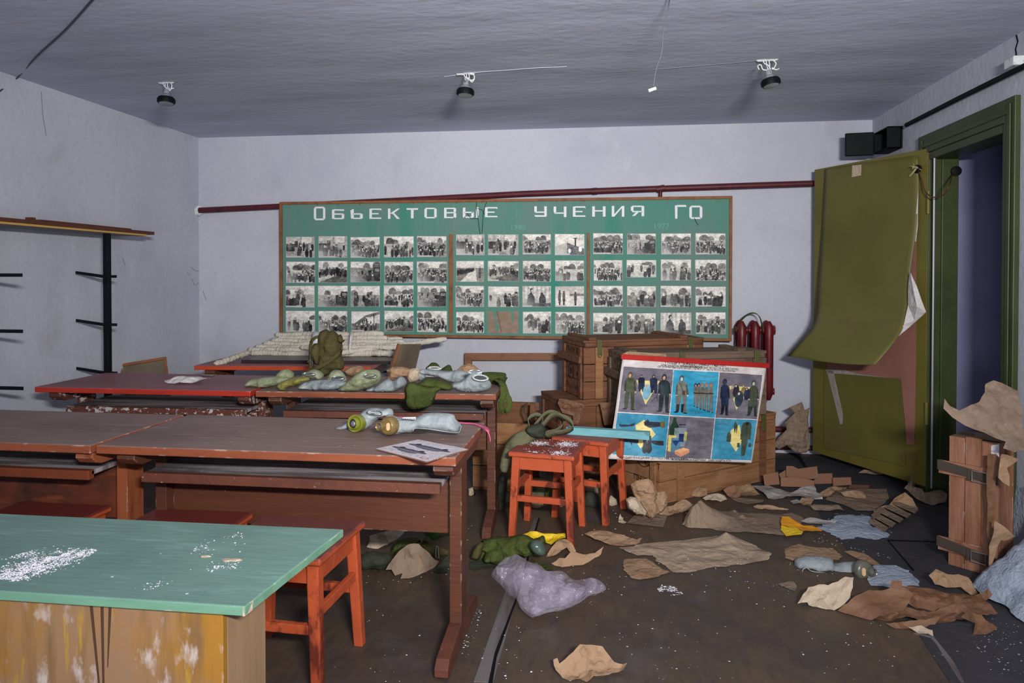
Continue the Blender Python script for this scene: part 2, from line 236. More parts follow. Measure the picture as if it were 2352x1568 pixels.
class MB:
    def __init__(s): s.v = []; s.f = []; s.m = []; s.cur = 0
    def add(s, vs, fs):
        n = len(s.v); s.v += [Vector(v) for v in vs]; s.f += [tuple(i+n for i in f) for f in fs]; s.m += [s.cur]*len(fs); return s
    def box(s, a, b, T=None, j=0):
        x0, y0, z0 = a; x1, y1, z1 = b
        vs = [Vector(p) for p in [(x0, y0, z0), (x1, y0, z0), (x1, y1, z0), (x0, y1, z0), (x0, y0, z1), (x1, y0, z1), (x1, y1, z1), (x0, y1, z1)]]
        if j: vs = [v+Vector((random.uniform(-j, j), random.uniform(-j, j), random.uniform(-j, j))) for v in vs]
        if T: vs = [T @ v for v in vs]
        return s.add(vs, [(0, 3, 2, 1), (4, 5, 6, 7), (0, 1, 5, 4), (1, 2, 6, 5), (2, 3, 7, 6), (3, 0, 4, 7)])
    def hexa(s, lo, hi):                     # two quads, bottom then top
        return s.add(list(lo)+list(hi), [(0, 3, 2, 1), (4, 5, 6, 7), (0, 1, 5, 4), (1, 2, 6, 5), (2, 3, 7, 6), (3, 0, 4, 7)])
    def prism(s, pts, d):                    # pts: 3d polygon, d: extrusion vector
        n = len(pts); d = Vector(d); P = [Vector(p) for p in pts]
        return s.add(P+[p+d for p in P], [tuple(range(n))[::-1], tuple(range(n, 2*n))]+[(i, (i+1) % n, n+(i+1) % n, n+i) for i in range(n)])
    def tube(s, path, r, seg=10, cap=True, flat=None):
        P = [Vector(p) for p in path]; n = len(P); rr = r if isinstance(r, (list, tuple)) else [r]*n
        rings = []; up = Vector((0, 0, 1))
        t0 = (P[1]-P[0]).normalized()
        if abs(t0.dot(up)) > .9: up = Vector((1, 0, 0))
        u = t0.cross(up).normalized()
        for i in range(n):
            t = ((P[min(i+1, n-1)]-P[max(i-1, 0)])).normalized()
            u = (u-t*u.dot(t)).normalized(); w = t.cross(u)
            rings.append([P[i]+(u*math.cos(a)+w*math.sin(a)*(flat or 1))*rr[i] for a in [2*PI*k/seg for k in range(seg)]])
        vs = [v for R in rings for v in R]
        fs = [(i*seg+k, i*seg+(k+1) % seg, (i+1)*seg+(k+1) % seg, (i+1)*seg+k) for i in range(n-1) for k in range(seg)]
        if cap: fs += [tuple(range(seg))[::-1], tuple((n-1)*seg+k for k in range(seg))]
        return s.add(vs, fs)
    def lathe(s, c, ax, prof, seg=24):       # prof: (radius, height along ax)
        c = Vector(c); ax = Vector(ax).normalized(); u = ax.orthogonal().normalized(); w = ax.cross(u)
        vs = [c+ax*h+(u*math.cos(2*PI*k/seg)+w*math.sin(2*PI*k/seg))*r for r, h in prof for k in range(seg)]
        n = len(prof)
        fs = [(i*seg+k, i*seg+(k+1) % seg, (i+1)*seg+(k+1) % seg, (i+1)*seg+k) for i in range(n-1) for k in range(seg)]
        fs += [tuple(range(seg))[::-1], tuple((n-1)*seg+k for k in range(seg))]
        return s.add(vs, fs)
    def torus(s, c, ax, R, r, seg=24, ss=8, el=(1, 1), uu=None):
        c = Vector(c); ax = Vector(ax).normalized(); u = (Vector(uu)-ax*Vector(uu).dot(ax)).normalized() if uu else ax.orthogonal().normalized(); w = ax.cross(u)
        vs = []
        for k in range(seg):
            a = 2*PI*k/seg; d = u*math.cos(a)*el[0]+w*math.sin(a)*el[1]
            for q in range(ss):
                b = 2*PI*q/ss; vs.append(c+d*(R+r*math.cos(b))+ax*r*math.sin(b))
        return s.add(vs, [(k*ss+q, ((k+1) % seg)*ss+q, ((k+1) % seg)*ss+(q+1) % ss, k*ss+(q+1) % ss) for k in range(seg) for q in range(ss)])
    def ribbon(s, path, width, side, th=.0015):   # flat band: side = width direction (vector or list)
        P = [Vector(p) for p in path]; n = len(P); vs = []
        for i in range(n):
            t = (P[min(i+1, n-1)]-P[max(i-1, 0)]).normalized()
            sd = Vector(side[i] if isinstance(side, list) else side); sd = (sd-t*sd.dot(t)).normalized(); nn = t.cross(sd)
            wd = width[i] if isinstance(width, list) else width
            for a, b in ((-1, -1), (1, -1), (1, 1), (-1, 1)): vs.append(P[i]+sd*a*wd/2+nn*b*th)
        fs = [(i*4+k, i*4+(k+1) % 4, (i+1)*4+(k+1) % 4, (i+1)*4+k) for i in range(n-1) for k in range(4)]
        fs += [(3, 2, 1, 0), tuple((n-1)*4+k for k in range(4))]
        return s.add(vs, fs)
    def grid(s, G):                            # G: rows of points
        n, m = len(G), len(G[0])
        return s.add([p for r in G for p in r], [(i*m+j, i*m+j+1, (i+1)*m+j+1, (i+1)*m+j) for i in range(n-1) for j in range(m-1)])
    def build(s, name, mats, parent=None, world=False, smooth=False, bevel=0, origin=None, solid=0):
        vs = s.v
        if parent is not None and world:
            I = wm(parent).inverted(); vs = [I @ v for v in vs]
        off = Vector((0, 0, 0))
        if parent is None:
            if origin is not None: off = Vector(origin)
            else:
                xs = [v.x for v in vs]; ys = [v.y for v in vs]; zs = [v.z for v in vs]
                off = Vector(((min(xs)+max(xs))/2, (min(ys)+max(ys))/2, min(zs)))
            vs = [v-off for v in vs]
        me = bpy.data.meshes.new(name); me.from_pydata([tuple(v) for v in vs], [], s.f); me.update()
        o = bpy.data.objects.new(name, me); COL.objects.link(o); o.location = off
        if parent is not None: o.parent = parent
        for m in (mats if isinstance(mats, (list, tuple)) else [mats]): me.materials.append(m)
        if any(s.m): me.polygons.foreach_set('material_index', s.m)
        if smooth:
            me.polygons.foreach_set('use_smooth', [True]*len(me.polygons))
            if smooth != 'all':
                try: me.set_sharp_from_angle(angle=math.radians(smooth if smooth is not True else 40))
                except Exception: pass
        if bevel:
            b = o.modifiers.new('bevel', 'BEVEL'); b.width = bevel; b.segments = 2; b.limit_method = 'ANGLE'; b.angle_limit = .6
        if solid:
            b = o.modifiers.new('thickness', 'SOLIDIFY'); b.thickness = solid; b.offset = 0
        return o

def smoothloop(pts, k=4):
    n = len(pts); out = []
    for i in range(n):
        p0, p1, p2, p3 = (np.array(pts[(i+d) % n], float) for d in (-1, 0, 1, 2))
        for q in range(k):
            t = q/k; out.append(.5*((2*p1)+(-p0+p2)*t+(2*p0-5*p1+4*p2-p3)*t*t+(-p0+3*p1-3*p2+p3)*t**3))
    return out
def smoothpath(pts, k=6):
    P = [np.array(p, float) for p in pts]; P = [2*P[0]-P[1]]+P+[2*P[-1]-P[-2]]; out = []
    for i in range(1, len(P)-2):
        p0, p1, p2, p3 = P[i-1:i+3]
        for q in range(k):
            t = q/k; out.append(.5*((2*p1)+(-p0+p2)*t+(2*p0-5*p1+4*p2-p3)*t*t+(-p0+3*p1-3*p2+p3)*t**3))
    out.append(P[-2]); return out
def segdist(p, a, b):
    ab = b-a; L = ab@ab; t = 0 if L == 0 else max(0, min(1, ((p-a)@ab)/L)); return np.hypot(*(p-a-ab*t))
def inside(P, poly):
    x, y = P[:, 0], P[:, 1]; c = np.zeros(len(P), bool); n = len(poly)
    for i in range(n):
        x1, y1 = poly[i]; x2, y2 = poly[(i+1) % n]
        if y1 == y2: continue
        k = ((y1 > y) != (y2 > y)) & (x < (x2-x1)*(y-y1)/(y2-y1)+x1); c ^= k
    return c
def bdist(P, poly):
    A = np.array(poly); B = np.roll(A, -1, 0); D = np.full(len(P), 1e9)
    for a, b in zip(A, B):
        ab = b-a; L = max(ab@ab, 1e-12); t = np.clip(((P-a)@ab)/L, 0, 1); D = np.minimum(D, np.hypot(*(P-a-t[:, None]*ab).T))
    return D
def mesh2d(poly, sp):
    """triangulate a 2-d polygon with a jittered interior grid; returns points, faces, boundary distance"""
    A = np.array(poly, float); B = []
    for i in range(len(A)):
        a, b = A[i], A[(i+1) % len(A)]; n = max(1, int(np.hypot(*(b-a))/sp)); B += [a+(b-a)*k/n for k in range(n)]
    lo, hi = A.min(0), A.max(0)
    xs = np.arange(lo[0]+sp/2, hi[0], sp); ys = np.arange(lo[1]+sp/2, hi[1], sp*.87)
    I = np.array([(x+(j % 2)*sp/2+random.uniform(-.22, .22)*sp, y+random.uniform(-.22, .22)*sp) for j, y in enumerate(ys) for x in xs]) if len(xs) and len(ys) else np.zeros((0, 2))
    if len(I):
        k = inside(I, A); I = I[k]
    if len(I):
        d = bdist(I, A); I = I[d > sp*.45]
    V = [Vector(p) for p in B]+[Vector(p) for p in I]; nb = len(B)
    r = delaunay_2d_cdt(V, [], [list(range(nb))], 1, 1e-6)
    P = np.array([tuple(v) for v in r[0]]); F = [tuple(f) for f in r[2]]
    D = bdist(P, A); return P, F, D
def crease(p, sd, n=5, f=9.0):
    """faceted crumple: sum of folded triangle waves"""
    R = random.Random(sd); x, y = p[0], p[1]; z = 0
    w = NZ.noise(Vector((x*4+sd, y*4, sd*.3)))*.06; w2 = NZ.noise(Vector((x*4, y*4+sd, 7+sd)))*.06
    for i in range(n):
        a = R.uniform(0, PI); fr = f*R.uniform(.5, 1.7); ph = R.uniform(0, 9)
        t = ((x+w)*math.cos(a)+(y+w2)*math.sin(a))*fr+ph
        z += abs((t % 2)-1)/fr*f*R.uniform(.5, 1)
    z = z/n-.5
    if n > 3: z += .42*crease((x*2.6+3, y*2.6+1), sd+77, 3, f)
    return z
SEED = [0]
def sheet(name, pts, m, label=None, cat='paper', amp=.012, sp=.02, base=0.0, lifts=(), parent=None, f=9.0, rough=None, kind=None, group=None, edge=.3, flat=True, jag=0, keep=False):
    """a sheet of paper lying on z=base; pts (px,py[,height]) trace its outline; lifts (px,py,h) raise the middle"""
    SEED[0] += 1; sd = SEED[0]
    mx = max((p[2] for p in pts if len(p) > 2), default=0)
    if mx >= .028 and not keep:
        lo = max(pts, key=lambda p: p[1]); P0 = onz(lo[0], lo[1], base+.003)
        for dg in range(4, 80, 2):
            th = math.radians(dg); N = Vector((0, -math.sin(th), math.cos(th))); Q = [onpl(p[0], p[1], P0, N) for p in pts]
            if max(q.z for q in Q)-base > mx*.9: break
        U_ = Vector((1, 0, 0)); V_ = Vector((0, math.cos(th), math.sin(th)))
        pl = [((q-P0).dot(U_), (q-P0).dot(V_)) for q in Q]
        R = random.Random(sd); A_ = []
        for i in range(len(pl)):
            a, b = np.array(pl[i]), np.array(pl[(i+1) % len(pl)]); n = max(1, int(np.hypot(*(b-a))/.016))
            for k in range(n): A_.append(a+(b-a)*k/n+(np.array([R.uniform(-1, 1), R.uniform(-1, 1)])*.0025 if k else 0))
        P, F, D = mesh2d(A_, min(sp, .011)); mb = MB(); ca = amp*1.5+.008
        ox, oy = R.uniform(0, 5), R.uniform(0, 5); vs = []
        for p, d in zip(P, D):
            w = ca*crease((p[0]+ox, p[1]+oy), sd, f=15)*(.45+.55*min(1, d/.03))+ca*.9*NZ.noise(Vector((p[0]*7+ox, p[1]*7, sd)))
            q = P0+U_*p[0]+V_*p[1]+N*w; q.z = max(q.z, base+.002+.004*abs(NZ.noise(Vector((p[0]*30, p[1]*30, sd))))); vs.append(q)
        mb.add(vs, F); o = mb.build(name, m, parent, world=parent is not None, smooth=False)
        if label: tag(o, label, cat, group, kind)
        return o
    W3 = [onz(p[0], p[1], base+(p[2] if len(p) > 2 else .003)) for p in pts]
    if jag:
        R = random.Random(sd); Q = []
        for i in range(len(W3)):
            a, b = W3[i], W3[(i+1) % len(W3)]; n = max(1, int((b-a).length/(jag*3)))
            for k in range(n):
                q = a.lerp(b, k/n); e = jag if k else 0; Q.append(q+Vector((R.uniform(-e, e), R.uniform(-e, e), 0)))
        W3 = Q
    poly = [(w.x, w.y) for w in W3]
    P, F, D = mesh2d(poly, sp)
    C = [(w.x, w.y, w.z-base) for w in W3]+[(lambda q: (q.x, q.y, l[2]))(onz(l[0], l[1], base+l[2])) for l in lifts]
    C = np.array(C); mb = MB(); vs = []
    for p, d in zip(P, D):
        w = 1/(((C[:, 0]-p[0])**2+(C[:, 1]-p[1])**2)**1.3+1e-6); h = float((w*C[:, 2]).sum()/w.sum())
        a = amp*(edge+(1-edge)*min(1, d/.04))
        z = h+a*(crease(p, sd, f=f)+.35)+a*.5*NZ.noise(Vector((p[0]*9, p[1]*9, sd)))
        vs.append((p[0], p[1], base+max(.002, z)))
    mb.add(vs, F)
    o = mb.build(name, m, parent, world=parent is not None, smooth=False if flat else 'all')
    if label: tag(o, label, cat, group, kind)
    return o
def plump(mb, pl2, frame, depth, sp=.012, back=1.0, wr=.006, wf=14, sd=None, crumple=0, zmin=None, power=.5, shape=None):
    """inflate a flat outline to both sides of its plane"""
    O, U, V, N = frame
    if sd is None: SEED[0] += 1; sd = SEED[0]
    P, F, D = mesh2d(pl2, sp); dm = max(D.max(), 1e-6); n = len(P)
    fr = []; bk = []; idx = {}
    for i, (p, d) in enumerate(zip(P, D)):
        t = min(1, d/dm); h = depth*(1-(1-t)**2)**power
        w = NZ.noise(Vector((p[0]*wf, p[1]*wf, sd)))*wr*1.5-(.5-abs(NZ.noise(Vector((p[0]*wf*.7+9, p[1]*wf*1.9, sd*2)))))**2*wr*4+wr*.5-abs(NZ.noise(Vector((p[0]*wf*2.2+3, p[1]*wf*2.2, sd*3))))*wr*.8
        if crumple: w += crumple*1.1*crease(p, sd, f=17)
        w *= min(1, d/(sp*1.5))
        q = O+U*p[0]+V*p[1]
        a = q+N*(h+w); b = q-N*(h*back-w*.3)
        if zmin is not None: a.z = max(a.z, zmin); b.z = max(b.z, zmin)
        fr.append(a); bk.append(b)
    vs = list(fr); m = {}
    for i in range(n):
        if D[i] < 1e-5: m[i] = i
        else: m[i] = len(vs); vs.append(bk[i])
    mb.add(vs, [tuple(f) for f in F]+[tuple(m[i] for i in f[::-1]) for f in F])
    return mb
def yframe(Y, tilt=0):
    N = Vector((0, -math.cos(tilt), math.sin(tilt))); return (Vector((0, Y, 0)), Vector((1, 0, 0)), Vector((0, math.sin(tilt), math.cos(tilt))), N)
def lump(name, pts, Y, depth, m, label=None, cat=None, sp=.012, parent=None, k=3, tilt=0, group=None, **kw):
    """soft body traced on the plane y=Y, inflated toward and away from the viewer"""
    fr = yframe(Y, tilt); O, U, V, N = fr; z0 = ony(pts[0][0], pts[0][1], Y).z; O = Vector((0, Y, z0)); fr = (O, U, V, N)
    p2 = []
    for p in pts:
        q = onpl(p[0], p[1], O, N)-O; p2.append((q.dot(U), q.dot(V)))
    if k: p2 = smoothloop(p2, k)
    mb = MB(); plump(mb, p2, fr, depth, sp, **kw)
    o = mb.build(name, m, parent, world=parent is not None, smooth=False if kw.get('crumple') else 'all')
    if label: tag(o, label, cat, group)
    return o
def text(s, size, name, m, parent, T, ext=.0006):
    c = bpy.data.curves.new(name, 'FONT'); c.body = s; c.size = size; c.extrude = ext; c.align_x = 'CENTER'; c.align_y = 'CENTER'; c.resolution_u = 3
    o = bpy.data.objects.new(name, c); COL.objects.link(o)
    me = bpy.data.meshes.new_from_object(o); bpy.data.objects.remove(o); bpy.data.curves.remove(c)
    me.transform(T); o = bpy.data.objects.new(name, me); COL.objects.link(o); me.materials.clear(); me.materials.append(m)
    if parent is not None: o.parent = parent
    return o

# ------------------------------------------------------------ printed pictures: colours per cell on a fine grid
class CV:
    def __init__(s, w, h, c, asp=None):
        s.w, s.h = w, h; s.a = np.ones((h, w, 3))*np.array(c, float)
        s.X, s.Y = np.meshgrid((np.arange(w)+.5)/w, (np.arange(h)+.5)/h); s.rs = np.random.RandomState(1)
    def put(s, m, c, al=1): s.a[m] = s.a[m]*(1-al)+np.array(c, float)*al
    def rect(s, x0, y0, x1, y1, c, al=1): s.put((s.X >= x0) & (s.X < x1) & (s.Y >= y0) & (s.Y < y1), c, al)
    def ell(s, cx, cy, rx, ry, c, al=1): s.put(((s.X-cx)/rx)**2+((s.Y-cy)/ry)**2 < 1, c, al)
    def poly(s, pts, c, al=1):
        m = np.zeros((s.h, s.w), bool); n = len(pts)
        for i in range(n):
            x1, y1 = pts[i]; x2, y2 = pts[(i+1) % n]
            if y1 == y2: continue
            m ^= ((y1 > s.Y) != (y2 > s.Y)) & (s.X < (x2-x1)*(s.Y-y1)/(y2-y1)+x1)
        s.put(m, c, al)
    def line(s, p, q, w, c, al=1):
        d = np.array(q, float)-p; L = max(d@d, 1e-9); t = np.clip(((s.X-p[0])*d[0]+(s.Y-p[1])*d[1])/L, 0, 1)
        s.put(np.hypot(s.X-p[0]-t*d[0], (s.Y-p[1]-t*d[1])*s.h/s.w) < w, c, al)
    def fog(s, k, amt, rs=None):
        rs = rs or s.rs; g = rs.rand(k+2, k+2); yi = s.Y*k; xi = s.X*k; y0 = yi.astype(int); x0 = xi.astype(int); fy = yi-y0; fx = xi-x0
        v = g[y0, x0]*(1-fx)*(1-fy)+g[y0, x0+1]*fx*(1-fy)+g[y0+1, x0]*(1-fx)*fy+g[y0+1, x0+1]*fx*fy; return (v-.5)*amt
    def mesh(s, name, fn, m, parent=None, world=True, back=None):
        """fn(u array, v array) -> Nx3 array of points, v runs down"""
        w, h = s.w, s.h; U, V = np.meshgrid(np.arange(w+1)/w, np.arange(h+1)/h); P = fn(U.ravel(), V.ravel())
        if parent is not None and world:
            I = np.array(wm(parent).inverted()); P = P@I[:3, :3].T+I[:3, 3]
        off = np.zeros(3)
        if parent is None: off = P.mean(0); P = P-off
        me = bpy.data.meshes.new(name); i, j = np.meshgrid(np.arange(h), np.arange(w), indexing='ij'); b = (i*(w+1)+j).ravel()
        F = np.stack([b, b+w+1, b+w+2, b+1], 1).ravel(); n = w*h
        me.vertices.add(len(P)); me.vertices.foreach_set('co', P.ravel()); me.loops.add(n*4); me.loops.foreach_set('vertex_index', F)
        me.polygons.add(n); me.polygons.foreach_set('loop_start', np.arange(n)*4); me.polygons.foreach_set('loop_total', np.full(n, 4)); me.update(calc_edges=True)
        at = me.color_attributes.new('print', 'FLOAT_COLOR', 'CORNER')
        c = np.clip(s.a.reshape(-1, 3)/255, 0, 1); c = np.where(c <= .04045, c/12.92, ((c+.055)/1.055)**2.4)
        at.data.foreach_set('color', np.repeat(np.concatenate([c, np.ones((n, 1))], 1), 4, 0).ravel())
        me.materials.append(m); o = bpy.data.objects.new(name, me); COL.objects.link(o); o.location = off
        if parent is not None: o.parent = parent
        return o

# ============================================================ THE ROOM
Y0 = -1.6
def struct(name, mb, m, **k): o = mb.build(name, m, **k); o['kind'] = 'structure'; return o
struct('floor', MB().box((XL-.2, Y0, -.12), (3.6, YB+.2, 0)), FLOOR)
struct('ceiling', MB().box((XL-.2, Y0, HR), (3.6, YB+.2, HR+.12)), CEIL)
struct('wall_back', MB().box((XL-.2, YB, 0), (XR+.13, YB+.2, HR)), WALL)
struct('wall_left', MB().box((XL-.2, Y0, 0), (XL, YB, HR)), WALL)
DY0, DY1, DZ = 3.88, 4.78, 2.13
w = MB().box((XR, Y0, 0), (XR+.13, DY0, HR)).box((XR, DY1, 0), (XR+.13, YB, HR)).box((XR, DY0, DZ), (XR+.13, DY1, HR))
struct('wall_right', w, WALL)
struct('wall_corridor', MB().box((XR+.13, 4.86, 0), (3.6, 5.0, HR)).box((3.4, Y0, 0), (3.6, 4.86, HR)), VIOLET)
# floor covering: a lighter worn strip with a gap beside it, a second sheet toward the door, a gap by the back
def floorpoly(name, pts, m, z0=.0, th=.002, **k):
    P = [onz(x, y, 0) for x, y in pts]; P = [Vector((p.x, p.y, z0)) for p in P]
    return struct(name, MB().prism(P, (0, 0, th)), m, **k)
floorpoly('floor_strip', [(1088, 1566), (1132, 1568), (1184, 1383), (1238, 1190), (1228, 1190), (1158, 1366)], STRIP)
floorpoly('floor_gap', [(1121, 1572), (1131, 1572), (1141, 1510), (1190, 1370), (1240, 1190), (1236, 1190), (1183, 1378), (1136, 1500)], BLACKM, th=.0025)
floorpoly('floor_sheet', [(2186, 1575), (2352, 1575), (2352, 1120), (2240, 1060), (1780, 1050), (1700, 1120), (1860, 1150), (1905, 1215), (1960, 1280), (2105, 1450)], FLOOR2)
floorpoly('floor_crack', [(2036, 1240), (2040, 1240), (2100, 1310), (2096, 1312)], BLACKM, th=.003)
floorpoly('floor_crack', [(1804, 1035), (1812, 1034), (1838, 1048), (1854, 1072), (1846, 1073), (1830, 1052)], BLACKM, th=.003)
floorpoly('floor_crack', [(2040, 1240), (2180, 1245), (2180, 1247), (2040, 1243)], BLACKM, th=.003)
floorpoly('floor_crack', [(2150, 1480), (2138, 1466), (2098, 1455), (2104, 1453), (2144, 1462), (2190, 1520), (2215, 1568), (2206, 1568)], STRIP, th=.003)
# door casing in the right wall
cas = MB()
a0, a1, zt = DY0-.10, DY1+.10, DZ+.115
cas.box((XR-.028, DY1, 0), (XR, a1, zt)).box((XR-.028, a0, 0), (XR, DY0, zt)).box((XR-.028, DY0, DZ), (XR, DY1, zt))
cas.box((XR-.036, DY1+.03, 0), (XR-.028, DY1+.06, zt-.03)).box((XR-.036, a0+.03, 0), (XR-.028, a0+.06, zt-.03)).box((XR-.036, a0+.06, DZ+.035), (XR-.028, DY1+.03, DZ+.065))
cas.box((XR-.02, DY1-.045, 0), (XR+.145, DY1, DZ)).box((XR-.02, DY0, 0), (XR+.135, DY0+.025, DZ)).box((XR-.02, DY0+.025, DZ-.045), (XR+.145, DY1-.045, DZ))
cas.box((XR+.05, DY1-.06, 0), (XR+.145, DY1-.045, DZ-.045))
struct('trim_1', cas, GREENF, bevel=.004)
# open door leaf
HP = Vector((XR-.005, DY1-.03, 0)); FP = Vector((1.525, 5.60, 0)); dv = (FP-HP).normalized(); LW = (FP-HP).length
ang = math.atan2(dv.y, dv.x); DN = Vector((dv.y, -dv.x, 0));
if DN.y > 0: DN = -DN
door = thing('door_1', None, None, (HP.x, HP.y, 0), ang); door['kind'] = 'structure'
sy = 1 if (Matrix.Rotation(-ang, 3, 'Z') @ DN).y > 0 else -1     # side of the leaf that faces the room
b = MB().box((0, -.02, .06), (LW, .02, 2.155))
b.build('leaf', OLIVE, door, bevel=.003)
def dpl(px, py, d): return onpl(px, py, HP+DN*(.02+d), DN)
def dpoly(name, pts, m, d=.002, th=.003): 
    P = [dpl(x, y, d) for x, y in pts]; return MB().prism(P, -DN*(-th)).build(name, m, door, world=True)
dpoly('bare_panel', [(1905, 800), (1990, 420), (2105, 400), (2104, 820), (2101, 1020), (2084, 1020), (2070, 870), (1900, 852)], PINK)
dpoly('lower_panel', [(1893, 852), (1934, 850), (1938, 858), (2068, 869), (2075, 940), (2080, 1070), (1893, 1028)], OLIVEL, .0055)
b = MB()
for u, v in (((1916, 858), (1935, 974)),): pass
b.prism([dpl(x, y, .009) for x, y in [(1899, 850), (1914, 851), (1926, 906), (1936, 950), (1935, 974), (1930, 974), (1918, 925)]], DN*.002)
b.build('torn_strip', GREYP, door, world=True)
MB().prism([dpl(x, y, .009) for x, y in [(1896, 849), (1935, 848), (1970, 858), (2050, 868), (1930, 858), (1905, 858)]], DN*.002).build('torn_strip', GREYP, door, world=True)
# the loosened covering, peeled off from half height down
rows = [[(1894, 388, .006), (1960, 377, .006), (2030, 367, .006), (2108, 356, .006)],
        [(1891, 450, .010), (1960, 445, .008), (2035, 438, .008), (2110, 445, .010)],
        [(1887, 540, .03), (1955, 536, .02), (2030, 530, .02), (2104, 530, .02)],
        [(1881, 640, .07), (1950, 640, .06), (2022, 640, .05), (2090, 632, .04)],
        [(1877, 715, .13), (1945, 722, .12), (2015, 726, .10), (2086, 700, .08)],
        [(1868, 748, .20), (1935, 756, .19), (2003, 762, .17), (2074, 752, .13)],
        [(1840, 783, .28), (1905, 794, .27), (1975, 803, .26), (2050, 790, .21)],
        [(1809, 817, .34), (1880, 829, .34), (1945, 836, .33), (2010, 838, .30)]]
G = []
ctl = [[dpl(*c) for c in r] for r in rows]
cols_ = [smoothpath([ctl[i][j] for i in range(len(ctl))], 6) for j in range(4)]
for i in range(len(cols_[0])): G.append([Vector(p) for p in smoothpath([cols_[j][i] for j in range(4)], 6)])
MB().grid(G).build('peeled_sheet', OLIVEL, door, world=True, smooth='all', solid=.003)
MB().prism([dpl(x, y, .012) for x, y in [(1958, 380), (1979, 378), (1978, 403), (1957, 407)]], DN*.003).build('bare_patch', PALE, door, world=True)
b = MB(); b.prism([dpl(x, y, .014) for x, y in [(2109, 440), (2108, 520), (2104, 555), (2099, 553)]], DN*.002); b.build('paper_sliver', WHITEP, door, world=True)
# folded poster hanging out of the gap
G = []
L = [(2089, 622, .07), (2086, 660, .09), (2086, 700, .11), (2076, 745, .13), (2060, 775, .13)]
Rr = [(2092, 626, .08), (2105, 655, .12), (2117, 690, .12), (2127, 716, .10), (2128, 716, .09)]
mid = [(2091, 630, .10), (2098, 665, .14), (2106, 705, .15), (2100, 735, .11), (2090, 750, .10)]
for l_, m_, r_ in zip(L, mid, Rr): G.append([dpl(*l_), dpl(*m_), dpl(*r_)])
pp = MB().grid(G).build('loose_poster', WHITEP, door, world=True, solid=.001)
b = MB()
for k in range(3): b.prism([dpl(x, y, .165) for x, y in [(2072+k*6, 742-k*13), (2098+k*3, 716-k*13), (2099+k*3, 718-k*13), (2073+k*6, 745-k*13)]], DN*.0006)
b.build('print_line', INK, pp, world=False) if False else None
# seal, hinges, lock socket with wires
b = MB(); P1 = dpl(2147, 345, .012); P2 = dpl(2133, 1095, .012)
b.tube([Vector((P1.x, P1.y, 2.15)), Vector((P1.x, P1.y, .07))], .008, 6); b.build('door_seal', STEEL, door, world=True)
for z in (1.75, .45):
    MB().tube([HP+Vector((-.02, -.02, z)), HP+Vector((-.02, -.02, z+.14))], .011, 10).build('hinge', OLIVE, door, world=True, smooth=True)
hc = dpl(2109, 388, .01)
s_ = MB().lathe(hc, DN, [(.026, 0), (.026, .012), (.018, .02), (.018, .012), (0.001, .01)], 16).build('switch_hole', BLACKM, door, world=True, smooth=True)
b = MB(); R_ = random.Random(3)
for k in range(7):
    e = hc+Vector((R_.uniform(-.06, .02), -.03, R_.uniform(-.05, .03))); b.tube(smoothpath([hc+DN*.01, hc+DN*.03+Vector((R_.uniform(-.02, .02), 0, .015)), e], 4), .0022, 5)
b.tube(smoothpath([hc+DN*.02, dpl(2098, 395, .03), dpl(2090, 404, .02)], 4), .006, 6)
b.build('frayed_wire', mat('frayed_wire', (176, 170, 120), .6), door, world=True)
pth = [dpl(x, y, d) for x, y, d in [(2110, 392, .02), (2118, 415, .03), (2124, 438, .05), (2140, 452, .08), (2158, 451, .10), (2172, 442, .12), (2180, 425, .12)]]+[ony(2188, 398, 4.72)]
MB().tube(smoothpath(pth, 5), .004, 6).build('door_cable', mat('brown_cable', (96, 62, 40), .5), door, world=True, smooth='all')
tag(MB().lathe(ony(2192, 394, 4.735), (0, -1, 0), [(.03, 0), (.03, .03), (.016, .034), (.001, .034)], 16).build('cable_outlet', BLACKM, smooth=True), 'small round black cable outlet on the hinge side of the door casing', 'outlet')
# cloth and dirt where the wall meets ceiling on the right is plain paint

# heating pipes
pth = [ony(458, 483, YB-.052), ony(640, 474, YB-.052), ony(900, 461, YB-.052), ony(1200, 445, YB-.052), ony(1517, 433, YB-.052), ony(1880, 421, YB-.052)]
pp = thing('heating_pipe', 'long maroon heating pipe running above the green board along the back wall', 'pipe', tuple(pth[0]))
MB().tube(pth, .024, 14).build('pipe_run', PIPE, pp, world=True, smooth=True)
q = ony(1517, 433, YB-.052); MB().tube([q, q-Vector((0, 0, .35))], .014, 12).build('branch_pipe', PIPE, pp, world=True, smooth=True)
MB().tube([q-Vector((.03, 0, .006)), q+Vector((.03, 0, .004))], .027, 14).build('coupling', PIPE, pp, world=True, smooth=True)
q = ony(1366, 439, YB-.052); MB().tube([q-Vector((.02, 0, .001)), q+Vector((.02, 0, .001))], .027, 14).build('coupling', PIPE, pp, world=True, smooth=True)
q = ony(455, 484, YB-.04); b = MB(); plump(b, [(.045*math.cos(a)*random.uniform(.8, 1.2), .05*math.sin(a)*random.uniform(.8, 1.2)) for a in [2*PI*k/14 for k in range(14)]], (q, Vector((1, 0, 0)), Vector((0, 0, 1)), Vector((0, -1, 0))), .02, .01, wr=.01)
b.build('plaster_plug', WHITE, pp, world=True)
q1 = ony(1700, 984, YB-.052); q2 = ony(1885, 988, YB-.052)
tag(MB().tube([Vector((q1.x, q1.y, q2.z)), q2], .022, 12).build('return_pipe', PIPE, smooth=True), 'low maroon pipe along the back wall above the floor, between crates and door', 'pipe')
tag(MB().tube([Vector((q1.x, q1.y, .055)), Vector((q2.x, q2.y, .055))], .018, 12).build('return_pipe', PIPE, smooth=True), 'lowest maroon pipe at the foot of the back wall behind crumpled paper', 'pipe')
